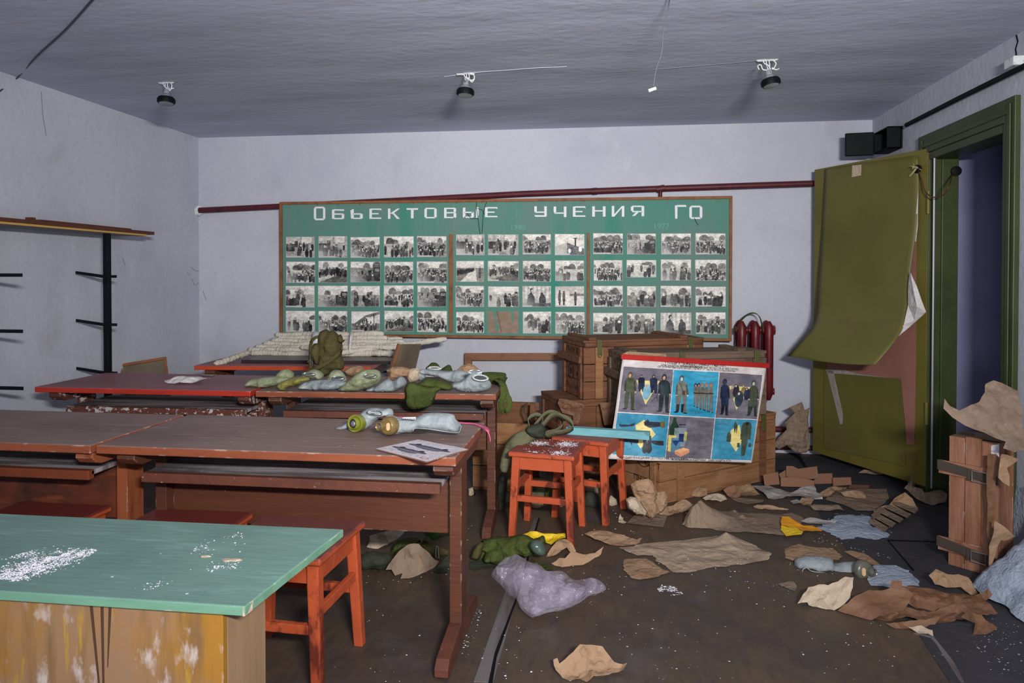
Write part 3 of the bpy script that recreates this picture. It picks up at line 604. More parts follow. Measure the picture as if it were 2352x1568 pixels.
# radiator
rad = thing('radiator', 'dark red cast iron radiator under the right end of the green board', 'radiator', (1.09, 5.6, .42))
for px in (1702, 1733, 1764):
    x = ony(px, 740, 5.60).x; b = MB()
    for yy in (5.56, 5.67):
        b.tube([(x, yy, .44), (x, yy, .49), (x, yy, .9), (x, yy, .985), (x, yy, 1.03)], [.012, .032, .032, .034, .010], 12)
    b.tube([(x, 5.545, .50), (x, 5.70, .50)], .028, 12).tube([(x, 5.545, .96), (x, 5.70, .96)], .030, 12)
    b.tube([(x-.047, 5.60, .96), (x+.047, 5.60, .96)], .025, 12).tube([(x-.047, 5.60, .50), (x+.047, 5.60, .50)], .025, 12)
    b.build('section', RAD, rad, world=True, smooth=True)
    MB().tube([(x, 5.62, .93), (x, YB+.01, .93)], .009, 8).build('wall_bracket', RAD, rad, world=True)
x = ony(1770, 740, 5.6).x; MB().tube([(x, 5.6, .96), (x+.03, 5.6, .96)], .036, 8).build('end_plug', RAD, rad, world=True)
# loop of green webbing over the radiator
b = MB(); pth = smoothpath([ony(x, y, Y) for x, y, Y in [(1690, 760, 5.56), (1702, 736, 5.58), (1718, 722, 5.6), (1733, 719, 5.6), (1744, 727, 5.59), (1750, 745, 5.56), (1752, 762, 5.54)]], 5)
b.ribbon(pth, .03, (0, 1, .15), .0025); tag(b.build('webbing_strap', CANV, smooth=True), 'green webbing strap looped over the top of the red radiator', 'strap')

# black metal box with its cover swung open, at the corner under the ceiling
bx = thing('junction_box', 'black metal junction box with open cover high in the right corner', 'electrical box', (XR, 5.28, 2.25))
b = MB(); zt_, zb = 2.385, 2.235
b.box((XR-.10, 5.19, zb), (XR-.008, 5.21, zt_)).box((XR-.10, 5.42, zb), (XR-.008, 5.44, zt_)).box((XR-.10, 5.19, zb), (XR-.008, 5.44, zb+.012)).box((XR-.10, 5.19, zt_-.012), (XR-.008, 5.44, zt_)).box((XR-.02, 5.19, zb), (XR-.001, 5.44, zt_))
b.build('body', BLACKM, bx, world=True, bevel=.004)
c0 = Vector((XR-.10, 5.44, 0)); b = MB(); T = Matrix.Translation((XR-.10, 5.44, zb-.006)) @ Matrix.Rotation(math.radians(172), 4, 'Z')
b.box((0, -.012, 0), (.19, .012, .165), T); b.build('cover', BLACKM, bx, world=True, bevel=.008)
cp = [onx(2082, 287, XR-.04), onx(2200, 227, XR-.04), onx(2358, 150, XR-.04)]
cp2 = [cp[0], cp[1], cp[2]+(cp[2]-cp[0])*.4]
cond = thing('conduit', 'black conduit running from the metal box toward the camera above the door', 'conduit', tuple(cp[0]))
MB().tube(cp2, .014, 12).build('conduit_pipe', BLACKM, cond, world=True, smooth=True)
q = onx(2330, 148, XR-.03); MB().box((q.x-.03, q.y-.05, q.z-.015), (q.x+.03, q.y+.035, q.z+.03)).build('white_bracket', WHITE, cond, world=True, bevel=.004)
# crack in the right wall plaster above the door
b = MB(); pc = [onx(x, y, XR-.001) for x, y in [(2334, 78), (2338, 95), (2333, 112), (2335, 132)]]
b.ribbon(pc, .008, (0, 1, 0), .0015); struct('wall_crack', b, BLACKM)

# ceiling lamp holders with loose wires
def holder(px, py, cx, cy, lean, label, seed):
    top = onz(px, py, HR); R_ = random.Random(seed)
    t = thing('ceiling_lamp_holder', label, 'lamp holder', tuple(top), 0, 'broken ceiling lamp holders')
    c = ony(cx, cy, top.y-.0); ax = Vector((lean, -.12, -1)).normalized(); c0 = c-ax*.055
    MB().lathe(c0, ax, [(.008, -.004), (.016, 0), (.020, .014), (.018, .026), (.034, .042), (.037, .052)], 20).build('cap', mat('grey_porcelain', (128, 132, 142), .5, .4, [(30, (1, 1, 1), (70, 76, 86), .5, .6)]), t, world=True, smooth=True)
    b = MB(); b.lathe(c0, ax, [(.030, .052), (.046, .052), (.048, .058), (.048, .082), (.044, .088), (.038, .088), (.036, .07), (.001, .066)], 28)
    u = ax.orthogonal().normalized(); w_ = ax.cross(u)
    for k in range(18):
        a = 2*PI*k/18; d = u*math.cos(a)+w_*math.sin(a); e = ax.cross(d)
        b.prism([c0+ax*.060+d*.048-e*.004, c0+ax*.060+d*.048+e*.004, c0+ax*.080+d*.048+e*.004, c0+ax*.080+d*.048-e*.004], d*.004)
    b.build('threaded_ring', BLACKM, t, world=True, smooth=True)
    MB().lathe(c0+ax*.086, ax, [(.034, -.012), (.043, 0), (.040, .003), (.034, .001)], 28).build('rim', STEEL, t, world=True, smooth=True)
    b = MB(); h = top
    b.tube(smoothpath([h+Vector((-.01, 0, 0)), h+Vector((-.008, -.005, -.03)), c0+Vector((-.006, 0, .02)), c0], 5), .0028, 6)
    b.tube(smoothpath([h+Vector((.004, 0, 0)), h+Vector((.008, -.005, -.03)), c0+Vector((.008, 0, .02)), c0], 5), .0028, 6)
    b.build('hook', WHITE, t, world=True, smooth='all')
    b = MB()
    b.tube(smoothpath([h+Vector((.022, 0, 0)), h+Vector((.040, -.01, -.025)), h+Vector((.026, -.01, -.055)), c0+Vector((.018, -.01, .012)), c0+Vector((.035, -.02, -.002)), c0+Vector((.055, -.01, .006))], 6), .0032, 6)
    b.tube(smoothpath([h+Vector((-.028, 0, 0)), h+Vector((-.018, 0, -.02)), h+Vector((-.0, -.01, -.035)), c0+Vector((.015, 0, 0))], 6), .0032, 6)
    if seed == 3: b.tube(smoothpath([c0+Vector((0, -.01, 0)), c0+Vector((-.03, -.01, .004)), c0+Vector((-.042, -.01, .03)), c0+Vector((-.058, -.01, .024)), c0+Vector((-.05, -.01, .004))], 6), .003, 6)
    b.build('wire', WHITE, t, world=True, smooth='all')
    b = MB(); plump(b, [(.07*math.cos(a)*R_.uniform(.6, 1.3), .016*math.sin(a)*R_.uniform(.7, 1.3)) for a in [2*PI*k/16 for k in range(16)]], (h+Vector((0, 0, -.001)), Vector((1, 0, 0)), Vector((0, 1, 0)), Vector((0, 0, -1))), .008, .01, back=0)
    b.build('plaster_patch', WHITE, t, world=True)
holder(383, 189, 382, 226, .04, 'broken ceiling lamp holder with loose wires nearest the left wall', 1)
holder(1075, 168, 1069, 207, -.02, 'broken ceiling lamp holder with loose wires above the middle of the room', 2)
holder(1764, 137, 1769, 184, .16, 'tilted broken ceiling lamp holder with curled wires nearest the door side', 3)
b = MB(); P_ = [onz(1541, -60, HR-.005), onz(1537, 5, HR-.02)]
q0 = Vector(P_[1]); pth = [P_[0], q0]+[ony(x, y, q0.y+d) for x, y, d in [(1524, 70, .03), (1520, 120, .04), (1507, 160, .05), (1501, 200, .05)]]
hw = thing('hanging_wire', 'thin wire dangling from the ceiling with a small connector at its end', 'wire', tuple(P_[0]))
MB().tube(smoothpath(pth, 5), .0028, 6).build('wire', mat('grey_wire', (92, 92, 98), .6), hw, world=True, smooth='all')
e = ony(1496, 206, q0.y+.05); MB().tube([e+Vector((-.012, 0, -.004)), e+Vector((.02, 0, .006))], .007, 8).build('connector', WHITE, hw, world=True, smooth=True)
a = onz(216, -6, HR-.004); c = onx(-8, 214, XL+.004); mid1 = onz(120, 100, HR-.004)
b = MB(); cc = [onz(x, y, HR-.004) for x, y in [(216, -6), (150, 68), (85, 128)]]+[onx(40, 178, XL+.01), onx(-8, 215, XL+.01)]
tag(b.tube(smoothpath([a+(a-cc[1])*.3]+cc, 5), .0045, 6).build('surface_cable', mat('dark_cable', (66, 66, 76), .6), smooth='all'), 'dark cable strung along the ceiling to the left wall', 'cable')

# ============================================================ THE GREEN BOARD
YBD = 5.655
def bd(x, y, off=0.0): return ony(x, y, YBD-off)
TL_, TR_, BR_, BL_ = bd(643, 463), bd(1682, 451), bd(1683, 783), bd(647, 771)
x0, x1, z1, z0 = TL_.x, TR_.x, (TL_.z+TR_.z)/2, (BR_.z+BL_.z)/2
board = thing('display_board', 'wide green display board of black and white photographs with a white title', 'display board', ((x0+x1)/2, YBD, z0))
MB().box((x0+.012, YBD, z0+.012), (x1-.012, YBD+.02, z1-.012)).build('panel', BGREEN, board, world=True)
b = MB(); fw = .022
b.box((x0, YBD-.014, z1-fw), (x1, YBD+.022, z1)).box((x0, YBD-.014, z0), (x1, YBD+.022, z0+fw)).box((x0, YBD-.014, z0+fw), (x0+fw, YBD+.022, z1-fw)).box((x1-fw, YBD-.014, z0+fw), (x1, YBD+.022, z1-fw))
b.build('frame', BFRAME, board, world=True, bevel=.003)
for (a_, b_) in (((1039, 538), (1034, 763)), ((1353, 535), (1350, 770))):
    p, q = bd(*a_), bd(*b_); MB().box((min(p.x, q.x)-.008, YBD-.012, q.z), (max(p.x, q.x)+.004, YBD-.0005, p.z)).build('divider_batten', BFRAME, board, world=True, bevel=.003)
for k in range(18):
    xx = x0+.1+(x1-x0-.2)*k/17+random.uniform(-.03, .03); MB().prism([(xx-.006, YBD-.003, z1-fw), (xx+.006, YBD-.003, z1-fw), (xx+.002, YBD-.003, z1-fw-.012), (xx-.002, YBD-.003, z1-fw-.012)], (0, .002, 0)).build('tack_tear', BFRAME, board, world=True)
# title letters, cut out of white paper: bars in a unit box (x right, y down)
V, H = .2, .13
GL = {
 'O': [[(.14, 0), (.86, 0), (.86, H), (.14, H)], [(.14, 1-H), (.86, 1-H), (.86, 1), (.14, 1)], [(0, .14), (V, .14), (V, .86), (0, .86)], [(1-V, .14), (1, .14), (1, .86), (1-V, .86)],
       [(.14, 0), (0, .14), (V, .14), (.2, H)], [(.86, 0), (1, .14), (1-V, .14), (.8, H)], [(0, .86), (.14, 1), (.2, 1-H), (V, .86)], [(1, .86), (.86, 1), (.8, 1-H), (1-V, .86)]],
 'B6': [[(0, .06), (V, 0), (V, 1), (0, .95)], [(V, 0), (1, .02), (.97, .17), (V, .13)], [(V, .42), (.9, .42), (.9, .55), (V, .55)], [(V, .87), (.9, .87), (.9, 1), (V, 1)], [(.8, .42), (1, .5), (1, .93), (.8, 1)]],
 'b': [[(0, 0), (.28, 0), (.28, 1), (.06, .95)], [(-.02, .0), (.1, .0), (.1, .1), (-.02, .06)], [(.2, .42), (.9, .42), (.9, .55), (.2, .55)], [(.2, .87), (.9, .87), (.9, 1), (.2, 1)], [(.78, .42), (1, .5), (1, .93), (.78, 1)]],
 'E': [[(0, .04), (V, 0), (V, 1), (0, 1)], [(V, 0), (.95, 0), (1, .2), (.88, .13), (V, .13)], [(V, .44), (.75, .44), (.75, .56), (V, .56)], [(V, .87), (.95, .87), (1, 1), (V, 1)]],
 'K': [[(0, 0), (V, 0), (V, 1), (0, 1)], [(V, .46), (.78, 0), (1, 0), (.36, .54)], [(.34, .42), (.5, .42), (1, 1), (.74, 1)]],
 'T': [[(0, 0), (1, 0), (.97, .16), (.03, .16)], [(.38, .1), (.6, .1), (.6, 1), (.38, 1)]],
 'V': [[(0, 0), (V, 0), (V, 1), (0, 1)], [(V, 0), (.88, 0), (.88, .12), (V, .12)], [(V, .42), (.9, .42), (.9, .54), (V, .54)], [(V, .88), (.9, .88), (.9, 1), (V, 1)], [(.78, 0), (.98, .06), (.98, .42), (.78, .46)], [(.78, .46), (1, .52), (1, .94), (.78, 1)]],
 'Y': [[(0, .04), (.16, .04), (.16, 1), (0, .95)], [(.1, .42), (.62, .42), (.62, .54), (.1, .54)], [(.1, .88), (.62, .88), (.62, 1), (.1, 1)], [(.54, .42), (.7, .5), (.7, .93), (.54, 1)], [(.84, 0), (1, 0), (1, 1), (.84, 1)]],
 'U': [[(0, 0), (V, 0), (V, .5), (.08, .6), (0, .5)], [(.08, .5), (.82, .5), (.82, .62), (.08, .62)], [(.8, 0), (1, 0), (1, .94), (.92, 1), (.8, 1)], [(0, .84), (.8, .86), (.8, 1), (.08, 1)]],
 'Ch': [[(0, 0), (V, 0), (V, .6), (0, .55)], [(.06, .56), (.82, .56), (.82, .68), (.06, .68)], [(.8, 0), (1, 0), (1, 1), (.8, 1)]],
 'N': [[(0, 0), (V, 0), (V, 1), (0, 1)], [(V, .38), (.8, .38), (.8, .5), (V, .5)], [(.8, 0), (1, 0), (1, 1), (.8, 1)]],
 'I': [[(0, 0), (V, 0), (V, 1), (0, 1)], [(.8, 0), (1, 0), (1, 1), (.8, 1)], [(V, .78), (.8, 0), (.8, .2), (V, 1)]],
 'Ya': [[(.1, 0), (.85, 0), (.85, .13), (.1, .13)], [(0, .1), (.2, .0), (.2, .55), (0, .48)], [(.1, .5), (.85, .5), (.85, .62), (.1, .62)], [(.8, 0), (1, .05), (1, 1), (.8, 1)], [(.4, .6), (.62, .6), (.3, .98), (.08, .98)]],
 'G': [[(0, .05), (.22, .0), (.22, 1), (.02, 1)], [(.2, 0), (.95, 0), (1, .14), (.2, .14)]],
}
def letters(word, ox, oy, items):
    for g, X0, X1, YY0, YY1 in items:
        b = MB()
        for bar in GL[g]:
            P = [bd(ox+(X0+(X1-X0)*u)/3.92, oy+(YY0+(YY1-YY0)*v)/3.92, .001) for u, v in bar]
            b.prism(P, (0, -.003, 0))
        b.build('title_letter', LETTER, board, world=True)
letters('1', 600, 400, [('O', 475, 578, 292, 414), ('B6', 638, 748, 315, 405), ('b', 803, 915, 315, 403), ('E', 975, 1085, 309, 402), ('K', 1142, 1250, 309, 402), ('T', 1308, 1415, 306, 397), ('O', 1470, 1580, 302, 397), ('V', 1647, 1757, 302, 395), ('Y', 1816, 1958, 297, 393), ('E', 2015, 2130, 296, 387)])
letters('2', 1150, 400, [('U', 303, 415, 289, 383), ('Ch', 477, 592, 291, 386), ('E', 650, 766, 289, 383), ('N', 824, 944, 289, 382), ('I', 1000, 1113, 286, 382), ('Ya', 1172, 1292, 283, 378)])
letters('3', 1150, 400, [('G', 1568, 1673, 277, 400), ('O', 1698, 1815, 283, 403)])
VT = Matrix(((1, 0, 0, 0), (0, 0, -1, 0), (0, 1, 0, 0), (0, 0, 0, 1)))
def btext(s, px, py, size):
    p = bd(px, py, .001); I = wm(board).inverted(); text(s, size, 'year_mark', FAINT, board, I @ Matrix.Translation(p) @ VT, .0003)
btext('1980', 1189, 522, .062); btext('1977', 1519, 520, .062)
for P_ in ([(1095, 458), (1094, 478), (1097, 492), (1100, 520), (1103, 538)], [(1121, 458), (1115, 470), (1110, 490), (1107, 536)], [(1073, 490), (1082, 502), (1096, 502), (1100, 495)], [(1094, 478), (1108, 482), (1112, 492)], [(1595, 500), (1598, 508), (1604, 517)]):
    MB().ribbon([bd(x, y, .005) for x, y in P_], .004, (1, 0, 0), .0006).build('crack_line', INK, board, world=True)
# photographs
def photo(kind, sd):
    rs = np.random.RandomState(sd); c = CV(72, 50, (206, 204, 202)); c.rs = rs
    hz = rs.uniform(.28, .45)
    if kind in 'CFWTRL': c.a -= (c.Y*18)[..., None]
    if kind == 'B':      # building with chimney
        c.poly([(0, .62), (.15, .5), (.42, .4), (.42, 1), (0, 1)], (168, 166, 166)); c.poly([(.42, .42), (1, .7), (1, 1), (.42, 1)], (88, 88, 94)); c.rect(.66, .2, .72, .6, (60, 60, 62)); c.rect(.62, .18, .76, .23, (50, 50, 52))
        c.ell(.5, .8, .05, .1, (240, 240, 250)); c.ell(.86, .72, .06, .12, (240, 240, 250))
    if kind in 'CWLTFPM':
        for k in range(rs.randint(5, 12)):
            x = rs.rand(); r = rs.uniform(.05, .14); g = rs.uniform(60, 130)
            if kind in 'CW' or rs.rand() < .5: c.ell(x, hz-r*.6, r, r*rs.uniform(1, 2), (g, g, g), .8)
        g = rs.uniform(120, 185); c.rect(0, hz, 1, 1, (g, g-1, g-3))
    if kind == 'R':      # road with a column of people
        c.rect(0, .35, 1, 1, (120, 118, 114)); c.poly([(.62, .36), (.7, .36), (.75, 1), (.15, 1)], (196, 192, 186))
        for k in range(14): c.ell(.05+k*.045, .42+.0*k+(13-k)*.012, .025, .17-(k*.006), (46, 46, 48))
        for k in range(14): c.ell(.05+k*.045, .30+(13-k)*.002, .015, .03, (160, 156, 150))
        c.ell(.86, .6, .05, .26, (60, 60, 64)); c.ell(.86, .3, .028, .05, (150, 146, 142))
    if kind == 'L':
        c.poly([(0, hz+.1), (1, hz-.05), (1, hz+.12), (0, hz+.5)], (140, 138, 134)); c.poly([(0, 1), (.9, hz+.2), (1, hz+.25), (1, 1)], (90, 90, 88))
    if kind == 'T':      # truck and debris
        c.poly([(.6, .45), (.75, .45), (.78, .28), (1, .28), (1, .95), (.6, .9)], (44, 46, 48)); c.rect(.8, .34, .96, .48, (120, 122, 124))
        for k in range(22): x = rs.rand()*.6; c.line((x, .65+rs.rand()*.3), (x+rs.uniform(-.15, .2), .55+rs.rand()*.3), .008, (40, 40, 42))
        c.rect(0, .75, 1, 1, (58, 58, 60), .6)
    if kind == 'M':      # meeting room
        c.a[:] = 150; c.rect(0, 0, .5, .4, (170, 168, 166)); c.rect(.55, .0, .9, .3, (196, 192, 188)); c.rect(.3, .2, .42, .5, (60, 60, 62)); c.rect(0, .35, .3, .7, (52, 52, 54))
    if kind == 'S':      # snow with a few men
        c.a[:] = (204, 202, 202); c.rect(0, 0, 1, .42, (184, 180, 178)); c.rect(.5, .36, 1, .48, (120, 118, 116))
        for x, h in ((.15, .66), (.3, .58), (.7, .5)): c.ell(x, .56, .05, h*.5, (70, 68, 66)); c.ell(x, .56-h*.5, .03, .045, (60, 58, 56)); c.rect(x-.03, .78, x+.03, .95, (56, 54, 52))
    if kind == 'O':      # office with standing men
        c.a[:] = (176, 174, 172)
        for k in range(6): c.rect(.1+k*.15, 0, .17+k*.15, .6, (206, 204, 204))
        c.poly([(.2, .45), (.3, .28), (.42, .5), (.46, 1), (.12, 1)], (44, 46, 52)); c.ell(.32, .2, .06, .1, (52, 50, 50)); c.ell(.34, .23, .04, .07, (170, 164, 160)); c.ell(.7, .68, .12, .3, (48, 50, 56)); c.ell(.68, .38, .05, .08, (60, 58, 58))
        c.rect(0, .8, 1, 1, (60, 62, 66), .8)
    if kind == 'H':      # hill and canopy
        c.rect(0, .6, 1, 1, (110, 108, 108)); c.poly([(0, .7), (.5, .2), (1, 0), (1, .14), (.55, .32), (.2, .72)], (96, 96, 98)); c.rect(.45, .3, .48, .6, (60, 60, 60)); c.rect(.78, .15, .81, .6, (60, 60, 60))
    if kind in 'CWLTFPHM':
        n = {'C': 60, 'W': 34, 'L': 46, 'T': 8, 'F': 12, 'P': 26, 'H': 16, 'M': 12}[kind]; s_ = {'F': 1.9, 'M': 1.6, 'P': 1.3}.get(kind, 1)
        ys = np.sort(rs.uniform(hz+.08, .85, n))
        for y in ys:
            x = rs.uniform(.05, .98); g = rs.uniform(24, 96); sz = (.5+y)*.05*s_*rs.uniform(.8, 1.3)
            if kind == 'L': y = hz+.05+abs(x-.5)*.3+rs.uniform(0, .15)
            c.ell(x, y, sz*.55, sz*2.0, (g, g, g+2)); hg = rs.uniform(90, 215); c.ell(x, y-sz*2.1, sz*.34, sz*.5, (hg, hg-2, hg-4))
            if rs.rand() < .5: c.rect(x-sz*.4, y+sz*1.4, x+sz*.3, y+sz*2.8, (g*.7, g*.7, g*.7))
    if kind == 'W':      # snow or light ground
        for k in range(30): c.ell(rs.rand(), rs.uniform(.7, 1), .03, .03, (200, 198, 196), .7)
    if kind == 'E':      # torn off, only the backing left
        c.a[:] = (140, 120, 102); c.a += c.fog(7, 26)[..., None]
        c.poly([(.17, 0), (.27, 0), (.27, .45), (.36, .8), (.3, .95), (.24, .6)], (74, 138, 122)); c.poly([(.76, 0), (.84, 0), (.83, .5), (.79, .5)], (74, 138, 122)); c.line((.3, 0), (.45, .95), .012, (100, 84, 70)); return c
    c.a += c.fog(9, 46, rs)[..., None]+c.fog(24, 44, rs)[..., None]+(rs.rand(c.h, c.w, 1)-.5)*46
    c.a = 142+(c.a-128)*1.08
    fd = rs.rand()
    if fd < .35:                                   # faded corner
        c.a = c.a+(196-c.a)*np.clip(1.1-np.hypot(c.X/.55, (1-c.Y)/.7), 0, .8)[..., None]
    c.a *= np.array([1.0, .99, .965])
    if rs.rand() < .6: c.rect(.02, .93, .3+rs.rand()*.3, .985, (198, 194, 188))
    e = .018; m = (c.X < e) | (c.X > 1-e) | (c.Y < e*1.3) | (c.Y > 1-e*1.3); c.put(m, (186, 184, 182), .75)
    return c
cols = [(657, 723), (731, 798), (806, 873), (882, 950), (958, 1026), (1047, 1112), (1121, 1191), (1200, 1266), (1275, 1342), (1363, 1430), (1440, 1507), (1518, 1587), (1597, 1667)]
rows_ = {0: (543, 591, 538, 585, 536, 584), 1: (600, 649, 599, 646, 597, 645), 2: (656, 705, 657, 705, 657, 705), 3: (714, 762, 716, 765, 718, 767)}
kinds = ['MMCPC'+'MMCB'+'CTCC', 'CLTCC'+'RLCF'+'CFFW', 'FTFCT'+'CFOS'+'CFFF', 'FCHLC'+'CEFC'+'FFOP']
for r in range(4):
    for k, (xa, xb) in enumerate(cols):
        g = 0 if k < 5 else 1 if k < 9 else 2; ya, yb = rows_[r][g*2:g*2+2]
        rs = random.Random(r*20+k); ya += rs.uniform(-1, 1); yb += rs.uniform(-1, 1); xa_, xb_ = xa+rs.uniform(-1, 1), xb+rs.uniform(-1, 1)
        if (r, k) == (1, 10): yb = 637
        c = photo(kinds[r][k], 100+r*20+k); a, b_, c_, d_ = [np.array(bd(x, y, .0025)) for x, y in ((xa_, ya+rs.uniform(-.6, .6)), (xb_, ya), (xb_, yb+rs.uniform(-.6, .6)), (xa_, yb))]
        c.mesh('photograph', lambda u, v: (a*(1-u)[:, None]+b_*u[:, None])*(1-v)[:, None]+(d_*(1-u)[:, None]+c_*u[:, None])*v[:, None]+np.array([0, -1, 0])*(.0006*np.sin(u*5+v*3)**2)[:, None], PRINT, board)

CHIPW = mat('flaking_brown', (96, 56, 44), .6, .3, [(34, (.7, 1, 1), (190, 184, 182), .56, .60), (90, (1, 1, 1), (170, 160, 156), .62, .66)], None, ((16, (1, 1, 1), .3),))
# ============================================================ FURNITURE
def desk(label, x, y, rz, w, d, top=BTOP, edge=BEDGE, body=BROWN, shelf=SHELF, front=CHIP, h=.76, panel=True, group=None, leg_in=(.09, .05), body2=None, pm=None):
    t = thing('school_desk', label, 'desk', (x, y, 0), rz, group); c, s_ = w/2, d/2
    b = MB(); b.box((-c, -s_, h-.030), (c, s_, h)); b.cur = 1; b.box((-c-.0012, -s_-.0012, h-.0302), (c+.0012, s_+.0012, h-.0016))
    b.build('desk_top', [top, edge], t, bevel=.003)
    for sx, i in ((-1, leg_in[0]), (1, leg_in[1])):
        px = sx*(c-i); mt = body2 if (body2 and sx > 0) else body
        MB().box((px-.023, -.05, .07), (px+.023, .05, h-.08)).build('leg', mt, t, bevel=.003)
        # foot rail with a rounded toe
        prof = [(-s_+.03, 0), (-s_+.0, .012), (-s_+.0, .04), (-s_+.03, .062), (-s_+.10, .072), (-.08, .085), (.08, .085), (s_-.10, .072), (s_-.02, .05), (s_-.0, .02), (s_-.02, 0)]
        MB().prism([(px-.024, a, z) for a, z in prof], (.048, 0, 0)).build('foot_rail', CHIP if sx > 0 else mt, t, bevel=.003)
        prof = [(-s_+.035, h-.031), (-s_+.03, h-.055), (-s_+.05, h-.075), (-s_+.08, h-.085), (s_-.08, h-.085), (s_-.04, h-.06), (s_-.04, h-.031)]
        MB().prism([(px-.035, a, z) for a, z in prof], (.07, 0, 0)).build('bearer', mt, t, bevel=.003)
    if panel:
        l, r = -c+leg_in[0]+.023, c-leg_in[1]-.024
        b = MB(); b.box((l, -s_+.10, .622), (r, s_-.1, .640)); b.cur = 1; b.box((l, -s_+.085, .607), (r, -s_+.115, .642)); b.build('book_shelf', [shelf, front], t, bevel=.003)
        MB().box((l, -.005, .40), (r, .013, .605)).build('back_panel', pm or body, t, bevel=.002)
    return t
SCORCH = mat('scorched_wood', (124, 62, 38), .5, .35, [(2.2, (1, 1, 1), (58, 40, 36), .40, .62), (9, (.6, 3, 3), (150, 82, 48), .56, .8)])
LTLEG = mat('worn_orange_brown', (150, 84, 54), .5, .35, [(9, (3, 3, .5), (120, 60, 44), .5, .7)], (60, .2, (200, 180, 170), .5, 2.2), wear=((186, 168, 150), .006, .56))
desk('brown school desk in front with two gas masks and a printed page on its top', -1.165, 2.635, .004, 1.312, .575)
desk('brown school desk cut off by the left edge of the photo, with a scorched panel', -2.49, 2.625, 0, 1.30, .57, body=LTLEG, front=SCORCH, pm=SCORCH)
desk('red topped school desk in the second row, a torn white scrap on it', -2.495, 3.83, .02, 1.235, .57, top=RTOP, edge=REDGE, body=CHIPW, front=CHIPW)
desk('brown school desk in the second row covered with a row of gas masks', -1.225, 3.895, .060, 1.27, .60)
desk('far red school desk against the back wall under the bundle of wrapped poles', -2.21, 4.90, .10, 1.20, .66, top=RTOP, edge=OREDGE, body=CHIP, h=.76, panel=False)

def stool(label, x, y, rz, w=.34, d=.33, h=.46, seat=ORSEAT, leg=ORANGE, splay=.012, handle=True, group='wooden stools'):
    t = thing('wooden_stool', label, 'stool', (x, y, 0), rz, group); c, s_ = w/2, d/2
    b = MB(); n = 5; b.box((-c, -s_, h-.026), (c, s_, h)); b.cur = 1; b.box((-c-.001, -s_-.001, h-.0262), (c+.001, s_+.001, h-.004))
    b.build('seat', [seat, leg], t, bevel=.007)
    if handle: MB().prism([(-.035, -.008, h), (.03, -.012, h), (.035, .006, h), (-.03, .010, h)], (0, 0, .0015)).build('hand_slot', BLACKB, t)
    a, q = c-.028, s_-.028; lg = .021
    for sx in (-1, 1):
        for sy_ in (-1, 1):
            X0, Y_0 = sx*(a+splay), sy_*(q+splay); X1, Y1 = sx*(a-.008), sy_*(q-.008); r = lg*.82
            MB().hexa([(X0-r, Y_0-r, 0), (X0+r, Y_0-r, 0), (X0+r, Y_0+r, 0), (X0-r, Y_0+r, 0)], [(X1-lg, Y1-lg, h-.027), (X1+lg, Y1-lg, h-.027), (X1+lg, Y1+lg, h-.027), (X1-lg, Y1+lg, h-.027)]).build('leg', leg, t, bevel=.004)
    for sy_ in (-1, 1): MB().box((-a+.012, sy_*(q-.008)-.011, h-.095), (a-.012, sy_*(q-.008)+.011, h-.027)).build('apron', leg, t, bevel=.002)
    for sx in (-1, 1): MB().box((sx*(a-.008)-.011, -q+.012, h-.095), (sx*(a-.008)+.011, q-.012, h-.027)).build('apron', leg, t, bevel=.002)
    for sy_ in (-1, 1): MB().box((-a+.008, sy_*q-.012, .20), (a-.008, sy_*q+.012, .232)).build('stretcher', leg, t, bevel=.003)
    for sx in (-1, 1): MB().box((sx*a-.010, -q+.008, .25), (sx*a+.010, q-.008, .285)).build('stretcher', leg, t, bevel=.003)
    return t
st1 = stool('orange stool with white powder spilled over its seat', -.318, 3.805, math.radians(-8.8), .345, .335)
st2 = stool('orange stool with splintered leg behind the powdered one, a blue slat across it', -.105, 4.155, math.radians(-19), .335, .35)
st3 = stool('maroon topped orange stool standing nearest the camera, beside the green table', -1.105, 2.385, math.radians(-3), .40, .375, seat=DKSEAT, handle=False)
stool('red stool pushed under the front brown desk, left of the maroon topped stool', -1.56, 2.425, math.radians(1), .40, .36, h=.455, seat=mat('stool_seat_bright', (112, 48, 42), .45, .4), handle=False)
stool('red stool pushed under the scorched desk at the left edge', -2.16, 2.44, 0, .40, .34, h=.455, seat=mat('stool_seat_bright', (112, 48, 42)), handle=False)
# splintered leg fragments on the stool behind
P = ony(1397, 1130, 3.93)
